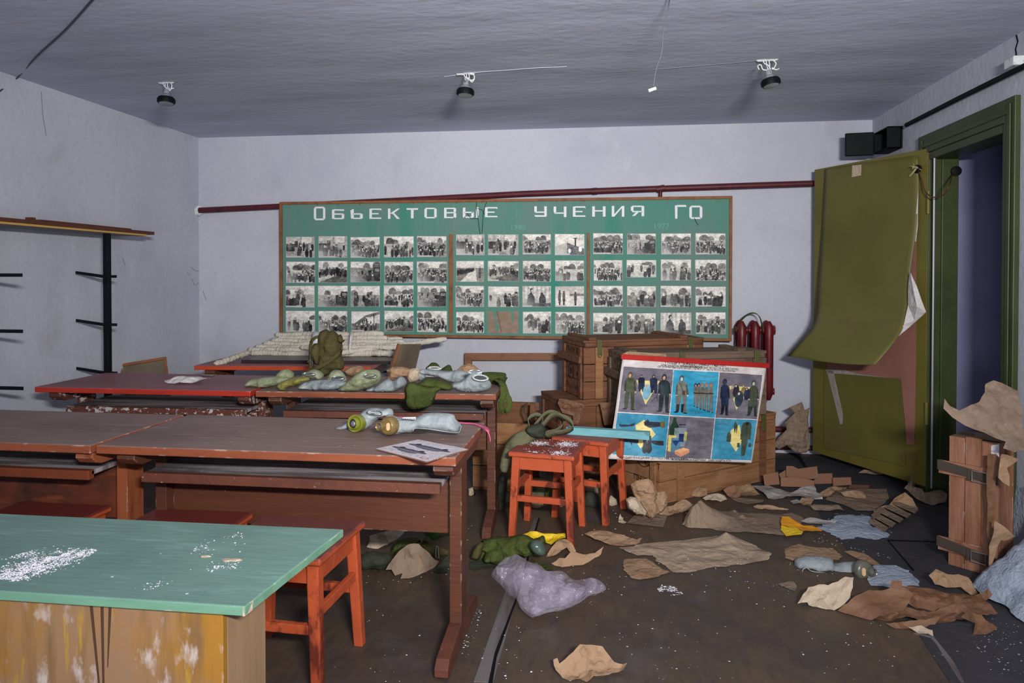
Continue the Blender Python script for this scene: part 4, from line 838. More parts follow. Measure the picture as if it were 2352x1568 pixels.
# powder on the stool seat
def dust(name, label, poly, z, m, n=260, rmax=.006, seed=5, parent=None, cat='powder', cl=9, thr=.0, cores=None):
    R = random.Random(seed); A = np.array([(p.x, p.y) for p in poly]); lo, hi = A.min(0), A.max(0); b = MB(); k = 0; tries = 0
    while k < n and tries < n*60:
        tries += 1
        p = np.array([R.uniform(lo[0], hi[0]), R.uniform(lo[1], hi[1])])
        if not inside(p[None], [tuple(a) for a in A])[0]: continue
        if cores:
            pr = sum(math.exp(-((p[0]-c.x)**2+(p[1]-c.y)**2)/(sg*sg)) for c, sg in cores)
            if R.random() > pr*(.6+1.0*NZ.noise(Vector((p[0]*60, p[1]*60, seed))))+.012: continue
        elif NZ.noise(Vector((p[0]*cl, p[1]*cl, seed)))+.5*NZ.noise(Vector((p[0]*cl*3, p[1]*cl*3, seed+4))) < thr+abs(R.gauss(0, .30))-.08: continue
        r = R.uniform(.2, 1)**2*rmax+.0008; a0_ = R.uniform(0, 6); m_ = R.choice((3, 4, 5)); el = R.uniform(.4, 1)
        P = [(p[0]+r*math.cos(a0_+2*PI*i/m_), p[1]+r*el*math.sin(a0_+2*PI*i/m_), z) for i in range(m_)]
        top = (p[0], p[1], z+r*R.uniform(.2, .7)); b.add(P+[top], [(i, (i+1) % m_, m_) for i in range(m_)]); k += 1
    o = b.build(name, m, parent, world=parent is not None)
    tag(o, label, cat, None, 'stuff'); return o
dust('spilled_powder', 'white powder scattered on the seat of the front orange stool', [onz(x, y, .46) for x, y in [(1200, 1035), (1222, 1008), (1330, 1012), (1325, 1040), (1290, 1048)]], .4602, POWW, 1500, .0040, 3, cores=[(onz(x, y, .46), g) for x, y, g in [(1240, 1018, .035), (1225, 1040, .03), (1300, 1020, .04), (1285, 1040, .03)]])

# green table in the foreground
gt = thing('green_table', 'green topped plywood table in the left foreground, white powder on it', 'table', (-1.3, 1.42, 0))
b = MB(); P = [(-2.3, 1.232), (-.664, 1.238), (-.632, 1.648), (-2.35, 1.628)]
b.prism([(x, y, .742) for x, y in P], (0, 0, .018)); b.cur = 1
b.prism([(x+(.001 if x > -1 else -.001), y+(-.001 if y < 1.4 else .001), .7415) for x, y in P], (0, 0, .0175)); b.build('table_top', [GTOP, GEDGE], gt, world=True, bevel=.0015)
MB().box((-2.2, 1.252, .06), (-.715, 1.268, .742)).build('front_panel', PLY, gt, world=True, bevel=.001)
SIDEW = mat('side_veneer', (152, 124, 96), .5, .3, [(7, (3, 3, .25), (134, 106, 80), .45, .7)])
MB().box((-.731, 1.268, .0), (-.715, 1.42, .742)).build('side_panel', SIDEW, gt, world=True, bevel=.001)
MB().box((-2.2, 1.268, .0), (-2.184, 1.42, .742)).build('side_panel', SIDEW, gt, world=True, bevel=.001)
MB().box((-2.18, 1.404, .06), (-.735, 1.418, .70)).build('rear_panel', SIDEW, gt, world=True, bevel=.001)
b = MB()
for x, L, le in ((-.985, .30, .03), (-.962, .34, .004), (-.945, .12, -.006)):
    b.ribbon([(x+le*(k/8), 1.2515, .738-L*k/8) for k in range(9)], [.006-.0006*k for k in range(9)], (1, 0, 0), .0006)
b.build('split_crack', mat('crack_brown', (74, 50, 38)), gt, world=True)
b = MB(); b.prism([(-.668, 1.2368, .7420), (-.6645, 1.2372, .7420), (-.662, 1.262, .7420), (-.662, 1.266, .7594), (-.668, 1.2368, .7594)], (.0012, -.0012, 0)); b.build('edge_chip', PALE, gt, world=True)
dust('spilled_powder', 'white powder heap spilled across the left of the green table top', [onz(x, y, .76) for x, y in [(-30, 1335), (-20, 1290), (60, 1268), (130, 1250), (225, 1262), (170, 1305), (60, 1335)]], .7602, POWW, 2600, .0022, 8, cores=[(onz(x, y, .76), g) for x, y, g in [(20, 1322, .04), (70, 1305, .035), (110, 1288, .035), (160, 1277, .028), (200, 1268, .018), (60, 1270, .02)]])
dust('spilled_powder', 'small crumbs of white powder on the right of the green table top', [onz(x, y, .76) for x, y in [(300, 1352), (420, 1290), (480, 1225), (560, 1220), (585, 1300), (440, 1320), (330, 1362)]], .7602, POWW, 170, .0022, 9, cores=[(onz(x, y, .76), g) for x, y, g in [(530, 1300, .02), (500, 1302, .02), (360, 1345, .02), (545, 1228, .02), (440, 1260, .03)]])
for i, (px, py, r, lab) in enumerate([(533, 1286, .016, 'pale chip of plaster on the right of the green table top'), (471, 1278, .009, 'smaller pale chip lying left of the plaster chip on the green table')]):
    q = onz(px, py, .76); b = MB(); plump(b, [(r*1.5*math.cos(a)*random.uniform(.8, 1.1), r*.6*math.sin(a)*random.uniform(.7, 1.2)) for a in [2*PI*k/12 for k in range(12)]], (q, Vector((.98, .2, 0)), Vector((-.2, .98, 0)), Vector((0, 0, 1))), .003, .004, back=0, wr=.001)
    tag(b.build('plaster_chip', PALE), lab, 'chip')

# rack against the left wall
rk = thing('wall_rack', 'black metal rack with bare arms and a brown shelf board at the left wall', 'rack', (-3.25, 4.0, 0))
for yy, sd in ((4.30, 1), (3.36, 2)):
    MB().box((-3.25-.018, yy-.018, 0), (-3.25+.018, yy+.018, 1.64)).build('post', BLACKM, rk, world=True, bevel=.004)
    lv = [ony(245, p, 4.30).z for p in (635, 745, 855)] if sd == 1 else [ony(40, p, 3.36).z for p in (632, 760, 890)]
    for z in lv+[lv[-1]-.33]:
        b = MB(); l = -3.455 if sd == 1 else -3.46; r = -3.165 if sd == 1 else -3.0
        b.prism([(l, yy-.022, z+.018), (-3.27, yy-.022, z-.008), (r, yy-.022, z-.008), (r, yy-.022, z+.010), (-3.25, yy-.022, z+.010), (l, yy-.022, z+.036)], (0, -.006, 0))
        b.prism([(-3.262, yy-.022, z-.05), (-3.238, yy-.022, z-.05), (-3.238, yy-.022, z+.01), (-3.262, yy-.022, z+.01)], (0, -.004, 0))
        b.build('arm', BLACKM, rk, world=True)
b = MB(); zz = ony(355, 543, 4.72).z
b.box((-3.46, 2.6, zz), (-3.215, 4.66, zz+.012)); b.cur = 1; b.box((-3.216, 2.6, zz), (-3.214, 4.66, zz+.012)); b.build('shelf_underboard', [mat('shelf_under', (120, 116, 116), .7), SHEDGE], rk, world=True)
MB().box((-3.47, 2.6, zz+.012), (-3.205, 4.73, zz+.034)).build('shelf_board', SHTOP, rk, world=True, bevel=.002)
tag(MB().box((-3.30, 3.7, zz+.0345), (-3.21, 4.50, zz+.042), Matrix.Translation((-3.25, 4, 0)) @ Matrix.Rotation(.02, 4, 'Z') @ Matrix.Translation((3.25, -4, 0))).build('wood_strip', SHTOP), 'thin dark slat lying on top of the rack shelf at the left wall', 'slat')
tag(MB().box((-3.27, 3.66, zz+.0345), (-3.23, 3.69, zz+.052)).build('wood_block', SHTOP), 'small wood block sitting on the rack shelf at the left wall', 'block')

# framed panel leaning behind the red desk
def frame_on(name, label, C4, bw, th, mf, mp=None, cat='frame', glass=None):
    """picture frame with the four outer corners TL TR BR BL (vectors)"""
    TLv, TRv, BRv, BLv = [Vector(c) for c in C4]; X = (TRv-TLv).normalized(); Z = (TLv-BLv).normalized(); N = Z.cross(X)
    if N.y > 0: N = -N
    t = thing(name, label, cat, tuple(BLv))
    def ins(p, sx, sz): return p+X*bw*sx+Z*bw*sz
    a = [TLv, TRv, BRv, BLv]; i = [ins(TLv, 1, -1), ins(TRv, -1, -1), ins(BRv, -1, 1), ins(BLv, 1, 1)]
    b = MB()
    for k in range(4): b.prism([a[k], a[(k+1) % 4], i[(k+1) % 4], i[k]], N*th)
    b.build('moulding', mf, t, world=True, bevel=.002)
    if mp: MB().prism(i, N*th*.4).build('backing', mp, t, world=True)
    return t, i, N
f1, ii, N_ = frame_on('framed_board', 'brown framed panel leaning behind the red topped desk by the left wall', [ony(272, 838, 4.78), ony(382, 820, 4.95), ony(398, 948, 4.85), ony(290, 965, 4.68)], .02, .02, BFRAME, TAUPE)
MB().prism([ii[3].lerp(ii[0], .42), ii[2].lerp(ii[1], .42), ii[2].lerp(ii[1], .72), ii[3].lerp(ii[0], .72)], N_*.0095).build('dark_band', BLACKB, f1, world=True)
# empty frame leaning on the back wall
frame_on('picture_frame', 'empty brown wooden frame leaning on the back wall below the green board', [ony(1068, 811, 5.70), ony(1420, 811, 5.72), ony(1420, 1000, 5.60), ony(1072, 1010, 5.58)], .058, .03, mat('frame_brown', (130, 88, 62), .6, .3, [(9, (1, 1, 1), (104, 68, 46), .5, .7)]))
# tilted fibreboard between the far desk and the gas masks
C4 = [ony(929, 791, 4.45), ony(965, 788, 4.68), ony(948, 862, 4.52), ony(895, 885, 4.30)]
t = thing('fibreboard_panel', 'grey brown fibreboard with a batten edge tilted behind the second row desks', 'panel', tuple(ony(900, 870, 4.40)))
C4 = [ony(921, 790, 4.50), ony(965, 790, 4.70), ony(898, 1080, 4.70), ony(822, 1104, 4.50)]
MB().prism(C4, (.006, .01, 0)).build('sheet', TAUPE, t, world=True)
MB().tube([ony(917, 790, 4.49), ony(818, 1104, 4.49)], .014, 4).build('batten', mat('frame_brown', (130, 88, 62)), t, world=True)

# ============================================================ CRATES AND POSTER
def crate(label, x, y, z, rz, L, D, H, m, latch=True, marks=(), lidz=.0, n=3, bat=(.12, .88), mb_=None, cleat=True, handle=True):
    t = thing('wooden_crate', label, 'crate', (x, y, z), rz, 'wooden crates'); th = .016; g = .004
    b = MB(); hh = (H-.05)/n
    for k in range(n):
        a, c = k*hh+g*.5, (k+1)*hh-g*.5; j = .0012
        b.box((0, 0, a), (L, th, c), j=j).box((0, D-th, a), (L, D, c), j=j).box((0, th, a), (th, D-th, c), j=j).box((L-th, th, a), (L, D-th, c), j=j)
    b.box((0, 0, 0), (L, D, .012)); b.build('body', m, t, bevel=.0015)
    b = MB(); nl = 3
    for k in range(nl): b.box((-.004, k*D/nl+g*.5-.004, H-.022), (L+.004, (k+1)*D/nl-g*.5, H-.004), j=.0012)
    b.box((0, 0, H-.05), (L, .014, H-.022)).box((0, D-.014, H-.05), (L, D, H-.022)).box((0, 0, H-.05), (.014, D, H-.022)).box((L-.014, 0, H-.05), (L, D, H-.022))
    b.build('lid', m, t, bevel=.0015)
    if cleat:
        for u in (.04, .80): MB().box((u*L, 0, H-.004), (u*L+.055, D, H+.014)).build('lid_cleat', m, t, bevel=.002)
    for u in bat:
        MB().box((u*L-.028, -.013, .0), (u*L+.028, 0, H-.052)).build('batten', (mb_[bat.index(u)] if isinstance(mb_, tuple) else mb_) or m, t, bevel=.002)
        if latch:
            lt = MB().box((u*L-.018, -.019, H-.105), (u*L+.018, -.013, H-.01)).box((u*L-.018, -.019, H-.014), (u*L+.018, .03, H-.003)).build('latch', LATCH, t, bevel=.002)
            MB().torus((u*L, -.022, H-.105), (0, 1, 0), .013, .003, 16, 6).build('latch_ring', LATCH, lt)
    for v in (.12, .88): MB().box((-.014, v*D-.022, 0), (0, v*D+.022, H-.052)).build('end_batten', m, t, bevel=.002)
    for v in (.12, .88): MB().box((L, v*D-.022, 0), (L+.014, v*D+.022, H-.052)).build('end_batten', m, t, bevel=.002)
    if handle: MB().box((-.036, .0, H*.60), (-.014, D, H*.60+.05)).build('handle_rail', m, t, bevel=.003)
    EM = Matrix(((0, 0, -1, 0), (-1, 0, 0, 0), (0, 1, 0, 0), (0, 0, 0, 1)))        # lettering on the left end
    for s_, v, w_, sz in marks:
        if s_ == 'ring':
            b = MB(); b.torus((-.0012, D*v, H*w_), (1, 0, 0), sz, .0022, 28, 6); b.build('stencil_ring', INKS, t)
        else: text(s_, sz, 'stencil_mark', INKS, t, Matrix.Translation((-.0008, D*v, H*w_)) @ EM, .0004)
    return t
crate('lower crate on the left of the stack, draped with brown paper', -.30, 4.80, 0, math.radians(25), .88, .44, .535, PINED, latch=False, cleat=False, bat=(.3,))
crate('top left crate of the stack with ringed stencil on its end and olive latches', -.166, 4.85, .535, math.radians(23), .90, .43, .402, PINED, marks=(('ГП-5 IV 70', .52, .78, .052), ('ring', .58, .40, .052), ('90', .58, .40, .062), ('ШТ', .28, .38, .036), ('ПН-035 НШ', .52, .14, .05)), mb_=PINE)
crate('bottom right crate of the stack standing on the floor behind the poster', .30, 4.35, 0, math.radians(40), 1.07, .38, .452, PINE, cleat=False, marks=(('ring', .36, .58, .062), ('ГП', .36, .58, .06), ('40 ШТ', .16, .50, .05), ('ПН 490-2', .32, .26, .05)), bat=(.16, .87), mb_=(PINE, PINED))
crate('upper right crate of the stack, greyed wood with ajar lid behind the red slat', .09, 4.63, .452, math.radians(18), .99, .285, .425, PINEG, bat=(.40, .93))
# open box on the left behind the stools
ob = thing('open_box', 'low open wooden box with broken slats on the floor behind the orange stools', 'box', (-.86, 4.50, 0), math.radians(-3))
for k in range(3): MB().box((0, 0, .02+k*.14), (.37, .016, .02+k*.14+.135)).build('front_board', PINE, ob, bevel=.002)
MB().box((0, .40, .02), (.37, .416, .50)).build('rear_board', PINED, ob, bevel=.002)
for xx in (0, .354): MB().box((xx, .016, .02), (xx+.016, .40, .45)).build('end_board', PINED, ob, bevel=.002)
MB().box((0, .016, 0), (.37, .40, .02)).build('base_board', PINED, ob)
b = MB(); p = [ony(x, y, 4.70) for x, y in [(1214, 1000), (1236, 985), (1228, 926), (1218, 926), (1216, 960), (1202, 978)]]; b.prism(p, (0, .014, 0))
tag(b.build('broken_slat', PINED), 'upright splintered dark slat leaning by the open box behind the stools', 'slat')
b = MB(); b.tube(smoothpath([ony(x, y, 4.68) for x, y in [(1212, 990), (1210, 960), (1204, 945), (1206, 930), (1212, 926)]], 4), .007, 5)
tag(b.build('metal_hook', LEATH, smooth='all'), 'bent dark metal strip curling up beside the broken slat', 'metal strip')

# poster
PC = [ony(1430, 823, 4.50), ony(1760, 843, 4.83), ony(1727, 1062, 4.60), ony(1400, 1052, 4.29)]
PC = [np.array(p) for p in PC]
def pfn(u, v):
    P = (PC[0]*(1-u)[:, None]+PC[1]*u[:, None])*(1-v)[:, None]+(PC[3]*(1-u)[:, None]+PC[2]*u[:, None])*v[:, None]
    w = .006*np.sin(u*7+v*2)*v+.004*np.sin(v*9+u*3)+.02*np.maximum(0, v-.93)*8*.3+.014*np.maximum(0, u-.96)*12*v
    bow = .16*np.exp(-((u-.32)/.30)**2)*np.clip(v*1.5, 0, 1)**1.2
    return P+np.array([-.35, -.9, .1])*w[:, None]+np.array([-.07, -.98, .2])*bow[:, None]
def uvp(cx, cy):
    """from the close-up of the poster (x, y) to poster (u, v)"""
    A, B, C, D = np.array([218, 128.]), np.array([2075, 240.]), np.array([1888, 1467.]), np.array([58, 1412.])
    p = np.array([cx, cy]); u = v = .5
    for _ in range(8):
        q = (A*(1-u)+B*u)*(1-v)+(D*(1-u)+C*u)*v-p; Ju = (B-A)*(1-v)+(C-D)*v; Jv = (D-A)*(1-u)+(C-B)*u
        d = np.linalg.solve(np.stack([Ju, Jv], 1), q); u -= d[0]; v -= d[1]
    return u, v
cv = CV(500, 340, (214, 207, 204)); rs = cv.rs
def PP(pts, c, al=1): cv.poly([uvp(*p) for p in pts], c, al)
def PL(p, q, w, c, al=1): cv.line(uvp(*p), uvp(*q), w, c, al)
def PE(x, y, rx, ry, c, al=1): u, v = uvp(x, y); cv.ell(u, v, rx/1845, ry/1240, c, al)
GR, BL, BL2 = (110, 106, 116), (56, 156, 192), (62, 142, 172)
PP([(235, 237), (858, 275), (798, 870), (163, 828)], GR); PP([(863, 280), (1443, 310), (1390, 903), (808, 873)], BL); PP([(1455, 310), (2022, 345), (1955, 920), (1395, 905)], GR)
PP([(160, 842), (797, 882), (750, 1390), (108, 1357)], BL2); PP([(806, 885), (1385, 912), (1335, 1420), (755, 1390)], GR); PP([(1393, 912), (1955, 932), (1890, 1440), (1345, 1420)], BL2)
YL = (226, 208, 132)
PP([(390, 418), (685, 432), (505, 740)], YL); PP([(1575, 488), (1870, 505), (1675, 800)], YL)
PP([(490, 930), (560, 1010), (635, 1110), (560, 1180), (450, 1280), (400, 1200), (390, 1000)], YL); PP([(1718, 990), (1760, 1200), (1672, 1330), (1590, 1215), (1605, 1060)], YL)
def figure(x, top, bot, w, coat, legs, face=(206, 150, 122), hem=.55, hood=None, boots=(34, 36, 40), arms=True, lean=0):
    H_ = bot-top; hd = H_*.075; hood = hood or coat; dk = tuple(c*.72 for c in coat)
    PE(x, top+hd, hd*.85, hd*1.2, hood); PE(x, top+hd*1.25, hd*.45, hd*.7, face)
    yh = top+H_*hem; y1 = top+hd*2.1
    PP([(x-w*.28, y1), (x+w*.28, y1), (x+w*.5, y1+H_*.08), (x+w*.46, yh), (x-w*.46-lean, yh), (x-w*.5, y1+H_*.08)], coat)
    if arms:
        PP([(x-w*.5, y1+H_*.07), (x-w*.34, y1+H_*.1), (x-w*.40, top+H_*.52), (x-w*.60, top+H_*.52)], dk); PP([(x+w*.5, y1+H_*.07), (x+w*.34, y1+H_*.1), (x+w*.40, top+H_*.52), (x+w*.60, top+H_*.52)], dk)
        PE(x-w*.5, top+H_*.54, w*.08, H_*.02, face); PE(x+w*.5, top+H_*.54, w*.08, H_*.02, face)
    PP([(x-w*.42-lean, yh-4), (x-.02*w, yh-4), (x-w*.14-lean, bot-H_*.03), (x-w*.48-lean, bot-H_*.03)], legs); PP([(x+w*.02, yh-4), (x+w*.42, yh-4), (x+w*.36, bot), (x+w*.08, bot)], legs)
    PE(x-w*.42-lean, bot-H_*.02, w*.22, H_*.016, boots); PE(x+w*.28, bot+2, w*.2, H_*.016, boots)
    PL((x, y1), (x, yh), .0012, dk)
OLV, NV, GRC = (74, 82, 58), (30, 38, 62), (120, 122, 112)
figure(315, 315, 800, 130, OLV, (66, 72, 54), lean=12); figure(740, 345, 835, 135, (44, 58, 62), (40, 50, 54), hood=(36, 44, 50), lean=10)
figure(456, 348, 570, 84, NV, NV, arms=False, hem=.85); figure(608, 350, 590, 96, NV, NV, arms=False, hem=.85)
PE(520, 575, 50, 100, (120, 170, 190)); PE(521, 505, 28, 32, (132, 180, 196)); PE(521, 505, 12, 16, (214, 130, 110))
for k in range(14): PL((560+k*8, 690-k*14+40), (650, 620+k*6), .0007, (50, 48, 54), .7)
figure(960, 360, 845, 140, GRC, (108, 112, 104), face=(190, 204, 208), hood=(90, 96, 92), lean=20, boots=(28, 40, 48)); PP([(890, 730), (930, 735), (915, 830), (880, 828)], (30, 42, 50)); PP([(945, 735), (985, 730), (970, 840), (945, 842)], (30, 42, 50))
PL((930, 450), (985, 590), .002, (60, 54, 48)); PP([(965, 560), (1000, 560), (998, 615), (965, 612)], (70, 58, 52))
for k, (x, t_) in enumerate([(1137, 462), (1178, 460), (1222, 455), (1278, 455), (1338, 450)]):
    figure(x, t_, 765+k*18, 58, (116, 112, 100), (112, 108, 98), face=(196, 132, 108), arms=False, hem=.5, hood=(44, 60, 84) if k < 2 else (128, 124, 112)); PL((x-26, t_+125+k*4), (x+28, t_+128+k*4), .0035, (30, 44, 50))
figure(1520, 402, 865, 108, (34, 46, 74), (30, 34, 48), hem=.74, face=(60, 50, 56)); figure(1905, 418, 880, 118, (72, 78, 62), (40, 44, 42), hem=.74, face=(200, 196, 188), lean=24)
for x, y, r, c in ((1625, 545, 40, (118, 112, 104)), (1668, 520, 42, (48, 46, 50)), (1766, 525, 34, (130, 112, 66)), (1812, 560, 40, (34, 42, 66)), (1708, 620, 56, (44, 54, 68))):
    PE(x, y+40, r, r*1.9, c); PE(x, y-30, r*.45, r*.55, c); PE(x, y-28, r*.24, r*.32, (206, 190, 180))
for (pts) in ([(490, 960), (540, 925), (560, 955), (690, 960), (700, 1015), (560, 1030), (500, 1000)], [(180, 985), (300, 995), (385, 970), (370, 1010), (200, 1020)], [(228, 1145), (330, 1140), (430, 1175), (425, 1220), (350, 1215), (355, 1255), (320, 1205), (235, 1200)]): PP(pts, (44, 46, 60))
PP([(690, 955), (748, 950), (745, 1032), (695, 1022)], (110, 98, 52))
PE(505, 1290, 34, 50, (34, 38, 46)); PE(555, 1290, 34, 50, (34, 38, 46)); PP([(488, 1130), (530, 1125), (535, 1300), (478, 1290)], (48, 52, 60)); PP([(540, 1125), (582, 1130), (585, 1290), (530, 1300)], (48, 52, 60)); PP([(580, 1185), (735, 1190), (730, 1245), (640, 1240), (588, 1215)], (44, 48, 58))
PP([(850, 905), (888, 905), (890, 960), (920, 1010), (905, 1120), (800, 1120), (805, 1020), (845, 960)], (40, 66, 50)); PP([(870, 1030), (1020, 1030), (1020, 1160), (990, 1260), (940, 1260), (860, 1150)], (140, 158, 164), .75)
for k in range(16): PL((868+k*9, 1035), (860+k*9, 1150), .0006, (190, 200, 204), .8)
PP([(925, 985), (1010, 985), (1010, 1000), (925, 998)], (36, 38, 44)); PP([(792, 1118), (885, 1125), (885, 1150), (828, 1155), (815, 1320), (778, 1312)], (214, 196, 110)); PP([(830, 1160), (940, 1160), (935, 1330), (822, 1330)], (72, 130, 160), .8)
PP([(830, 1185), (935, 1185), (880, 1258)], (34, 60, 118)); PP([(920, 1105), (985, 1105), (975, 1205), (920, 1200)], (34, 56, 100)); PP([(990, 1080), (1025, 1080), (1015, 1190), (985, 1185)], (196, 186, 110))
PP([(865, 1310), (975, 1275), (1052, 1295), (1050, 1340), (940, 1385), (868, 1350)], (222, 150, 112)); PP([(865, 1310), (975, 1275), (1052, 1295), (940, 1340)], (232, 178, 130))
SU = (66, 76, 62)
PP([(1640, 1000), (1665, 945), (1695, 1000), (1680, 1110), (1670, 1030), (1655, 1110)], SU); PP([(1553, 1105), (1580, 1080), (1610, 1110), (1605, 1210), (1545, 1205)], SU); PP([(1690, 1220), (1725, 1220), (1722, 1280), (1685, 1275)], SU); PP([(1848, 1222), (1878, 1222), (1874, 1280), (1836, 1275)], SU)
PP([(1780, 960), (1860, 960), (1885, 1000), (1868, 1180), (1840, 1180), (1838, 1160), (1790, 1380), (1740, 1385), (1745, 1180), (1728, 1180), (1748, 1010)], SU); PE(1822, 978, 22, 24, (34, 38, 34)); PL((1795, 1170), (1770, 1385), .0015, (44, 52, 42)); PL((1822, 1000), (1815, 1150), .001, (44, 52, 42))
TXC = (58, 56, 64)
def tlines(x, y, w, n, dy=17, sk=.06, seed=0):
    R_ = random.Random(seed)
    for k in range(n):
        a = x
        while a < x+w*R_.uniform(.75, 1):
            l = R_.uniform(12, 40); yy = y+k*dy+(a-x)*sk; PL((a, yy), (a+l, yy+l*sk), .0011, TXC, .75); a += l+9
tlines(375, 742, 275, 2, seed=1); tlines(1205, 352, 210, 2, seed=2); tlines(1065, 300, 190, 1, seed=9); tlines(1200, 425, 120, 1, seed=3); tlines(990, 795, 230, 5, seed=4, dy=15); tlines(1555, 820, 220, 3, seed=5, dy=14); tlines(1540, 378, 200, 1, seed=17)
tlines(370, 862, 200, 1, seed=6); tlines(1065, 940, 270, 2, seed=7); tlines(1105, 1040, 220, 2, seed=8); tlines(1155, 1086, 120, 1); tlines(1100, 1105, 215, 8, seed=10, dy=16); tlines(1085, 1255, 220, 3, seed=11, dy=15); tlines(1395, 922, 220, 5, seed=12, dy=16); tlines(1500, 1105, 40, 1)
cv.a += cv.fog(14, 26)[..., None]+cv.fog(40, 22)[..., None]+cv.fog(90, 12)[..., None]
for k in range(46):
    x, y = rs.rand()*1.0, rs.rand(); 
    if y < .2 or y > .9 or x < .06: cv.line((x, y), (x+rs.uniform(-.03, .04), y+rs.uniform(-.004, .006)), .0012, (110, 98, 92), .6)
cv.put((cv.X < .012) | (cv.X > .99) | (cv.Y > .988), (176, 166, 160), .7)
po = thing('wall_chart', 'printed chart of six grey and blue panels of protective clothing, red slat on top', 'poster', tuple(PC[3]))
cv.mesh('printed_sheet', pfn, PRINTM, po)
for p, q in (((1430, 821), (1764, 840)),):
    a_, b_ = Vector(PC[0])+Vector((-.012, .0, -.004)), Vector(PC[1])+Vector((.012, -.0, -.004)); X = (b_-a_).normalized(); N_ = Vector((X.y, -X.x, 0)).normalized(); Z = Vector((0, 0, 1))
    MB().prism([a_, b_, b_+Z*.030, a_+Z*.032], N_*.016).build('top_slat', REDP, po, world=True, bevel=.003)
def ptext(s_, u, v, size, off=.003):
    c = pfn(np.array([u]), np.array([v]))[0]; X = Vector(pfn(np.array([u+.05]), np.array([v]))[0]-c).normalized(); Y_ = -Vector(pfn(np.array([u]), np.array([v+.05]))[0]-c); Z = X.cross(Y_).normalized(); Y_ = Z.cross(X)
    M_ = Matrix(((X.x, Y_.x, Z.x, c[0]), (X.y, Y_.y, Z.y, c[1]), (X.z, Y_.z, Z.z, c[2]), (0, 0, 0, 1)))
    text(s_, size, 'printed_line', INK, po, wm(po).inverted() @ M_ @ Matrix.Translation((0, 0, off)), .0002)
for s_, x, y, sz in (('ПОДРУЧНЫЕ', 930, 187, .030), ('СРЕДСТВА', 1128, 197, .030), ('ЗАЩИТЫ', 1302, 206, .030), ('КОЖИ', 1442, 214, .030), ('ДЛЯ ЗАЩИТЫ КОЖИ ЧЕЛОВЕКА', 960, 233, .0175), ('ОТ РАДИОАКТИВНЫХ ВЕЩЕСТВ И ЧАСТИЧНО', 1325, 250, .0175), ('ОТ ОТРАВЛЯЮЩИХ ВЕЩЕСТВ МОГУТ БЫТЬ ИСПОЛЬЗОВАНЫ', 1160, 268, .0175)):
    u, v = uvp(x, y); ptext(s_, u, v, sz)
for s_, x, y in (('КАЖДЫЙ ГРАЖДАНИН ДОЛЖЕН УМЕТЬ ГОТОВИТЬ', 610, 1398), ('И ПОЛЬЗОВАТЬСЯ ПОДРУЧНЫМИ', 1060, 1424), ('СРЕДСТВАМИ ЗАЩИТЫ КОЖИ', 1400, 1440)):
    u, v = uvp(x, y); ptext(s_, u, v, .017)
# blue slat lying on the second stool
a_, b_ = ony(1300, 984, 4.10), ony(1491, 988, 4.02); a_.z = b_.z = .4605
sl = MB(); X = (b_-a_).normalized(); N_ = Vector((-X.y, X.x, 0)); sl.prism([a_, b_, b_+N_*.05, a_+N_*.05], (0, 0, .042))
tag(sl.build('blue_slat', BLUEP, bevel=.002), 'pale blue painted slat lying across the rear orange stool toward the chart', 'slat')

# ============================================================ SOFT THINGS
def TR(ox, oy, s): return lambda pts: [(ox+p[0]/s, oy+p[1]/s)+tuple(p[2:]) for p in pts]
c3, c4, c1, c5, c7 = TR(560, 740, 7.84), TR(840, 740, 6.533), TR(420, 720, 2.94), TR(740, 910, 6.533), TR(1700, 1000, 2.761)
def blob(name, pts, base, depth, m, label=None, cat=None, dy=0, **kw):
    lo = max(pts, key=lambda p: p[1]); Y = onz(lo[0], lo[1], base).y+dy
    return lump(name, pts, Y, depth, m, label, cat, zmin=base+.0008, **kw)
def lens(px, py, Y, rx, ry, ax, parent, m=STEEL, teeth=False):
    c = ony(px, py, Y); r = rx*Y/FPX; el = (1, ry/rx)
    o = MB().torus(c, ax, r, r*.16, 28, 8, el, (1, 0, 0)).build('eyepiece_ring', m, parent, world=True, smooth=True)
    g = MB(); ax_ = Vector(ax).normalized(); u = (Vector((1, 0, 0))-ax_*ax_.x).normalized(); w_ = ax_.cross(u)
    g.add([c]+[c+(u*math.cos(a)+w_*math.sin(a)*el[1])*r*.92 for a in [2*PI*k/24 for k in range(24)]], [(0, k+1, (k+1) % 24+1) for k in range(24)])
    g.build('eyepiece_glass', GLASS, o, world=True)
    if teeth:
        b = MB()
        for k in range(24):
            a = 2*PI*k/24; d = u*math.cos(a)+w_*math.sin(a)*el[1]; b.tube([c+d*r*.98-ax_*r*.13, c+d*r*.98+ax_*r*.2], r*.045, 5)
        b.build('crimp_teeth', INK, o, world=True)
    return o
H2 = .7605
def mask(label, body, m, base, depth, extra=(), lenses=(), dy=.02, group='gas masks'):
    lo = max(body, key=lambda p: p[1]); Y = onz(lo[0], lo[1], base).y+dy; q = ony(lo[0], lo[1], Y)
    t = thing('gas_mask', label, 'gas mask', (q.x, Y, base), 0, group)
    lump('rubber_hood', body, Y, depth, m, parent=t, zmin=base+.001, wr=.013, wf=18, sp=.009)
    for e in extra: lump('face_piece', e[0], Y+e[1], e[2], e[3], parent=t, zmin=base+.001, wr=.009, wf=22, sp=.008)
    for l in lenses: lens(l[0], l[1], Y+l[4], l[2], l[3], l[5], t, l[6], l[7])
    return t
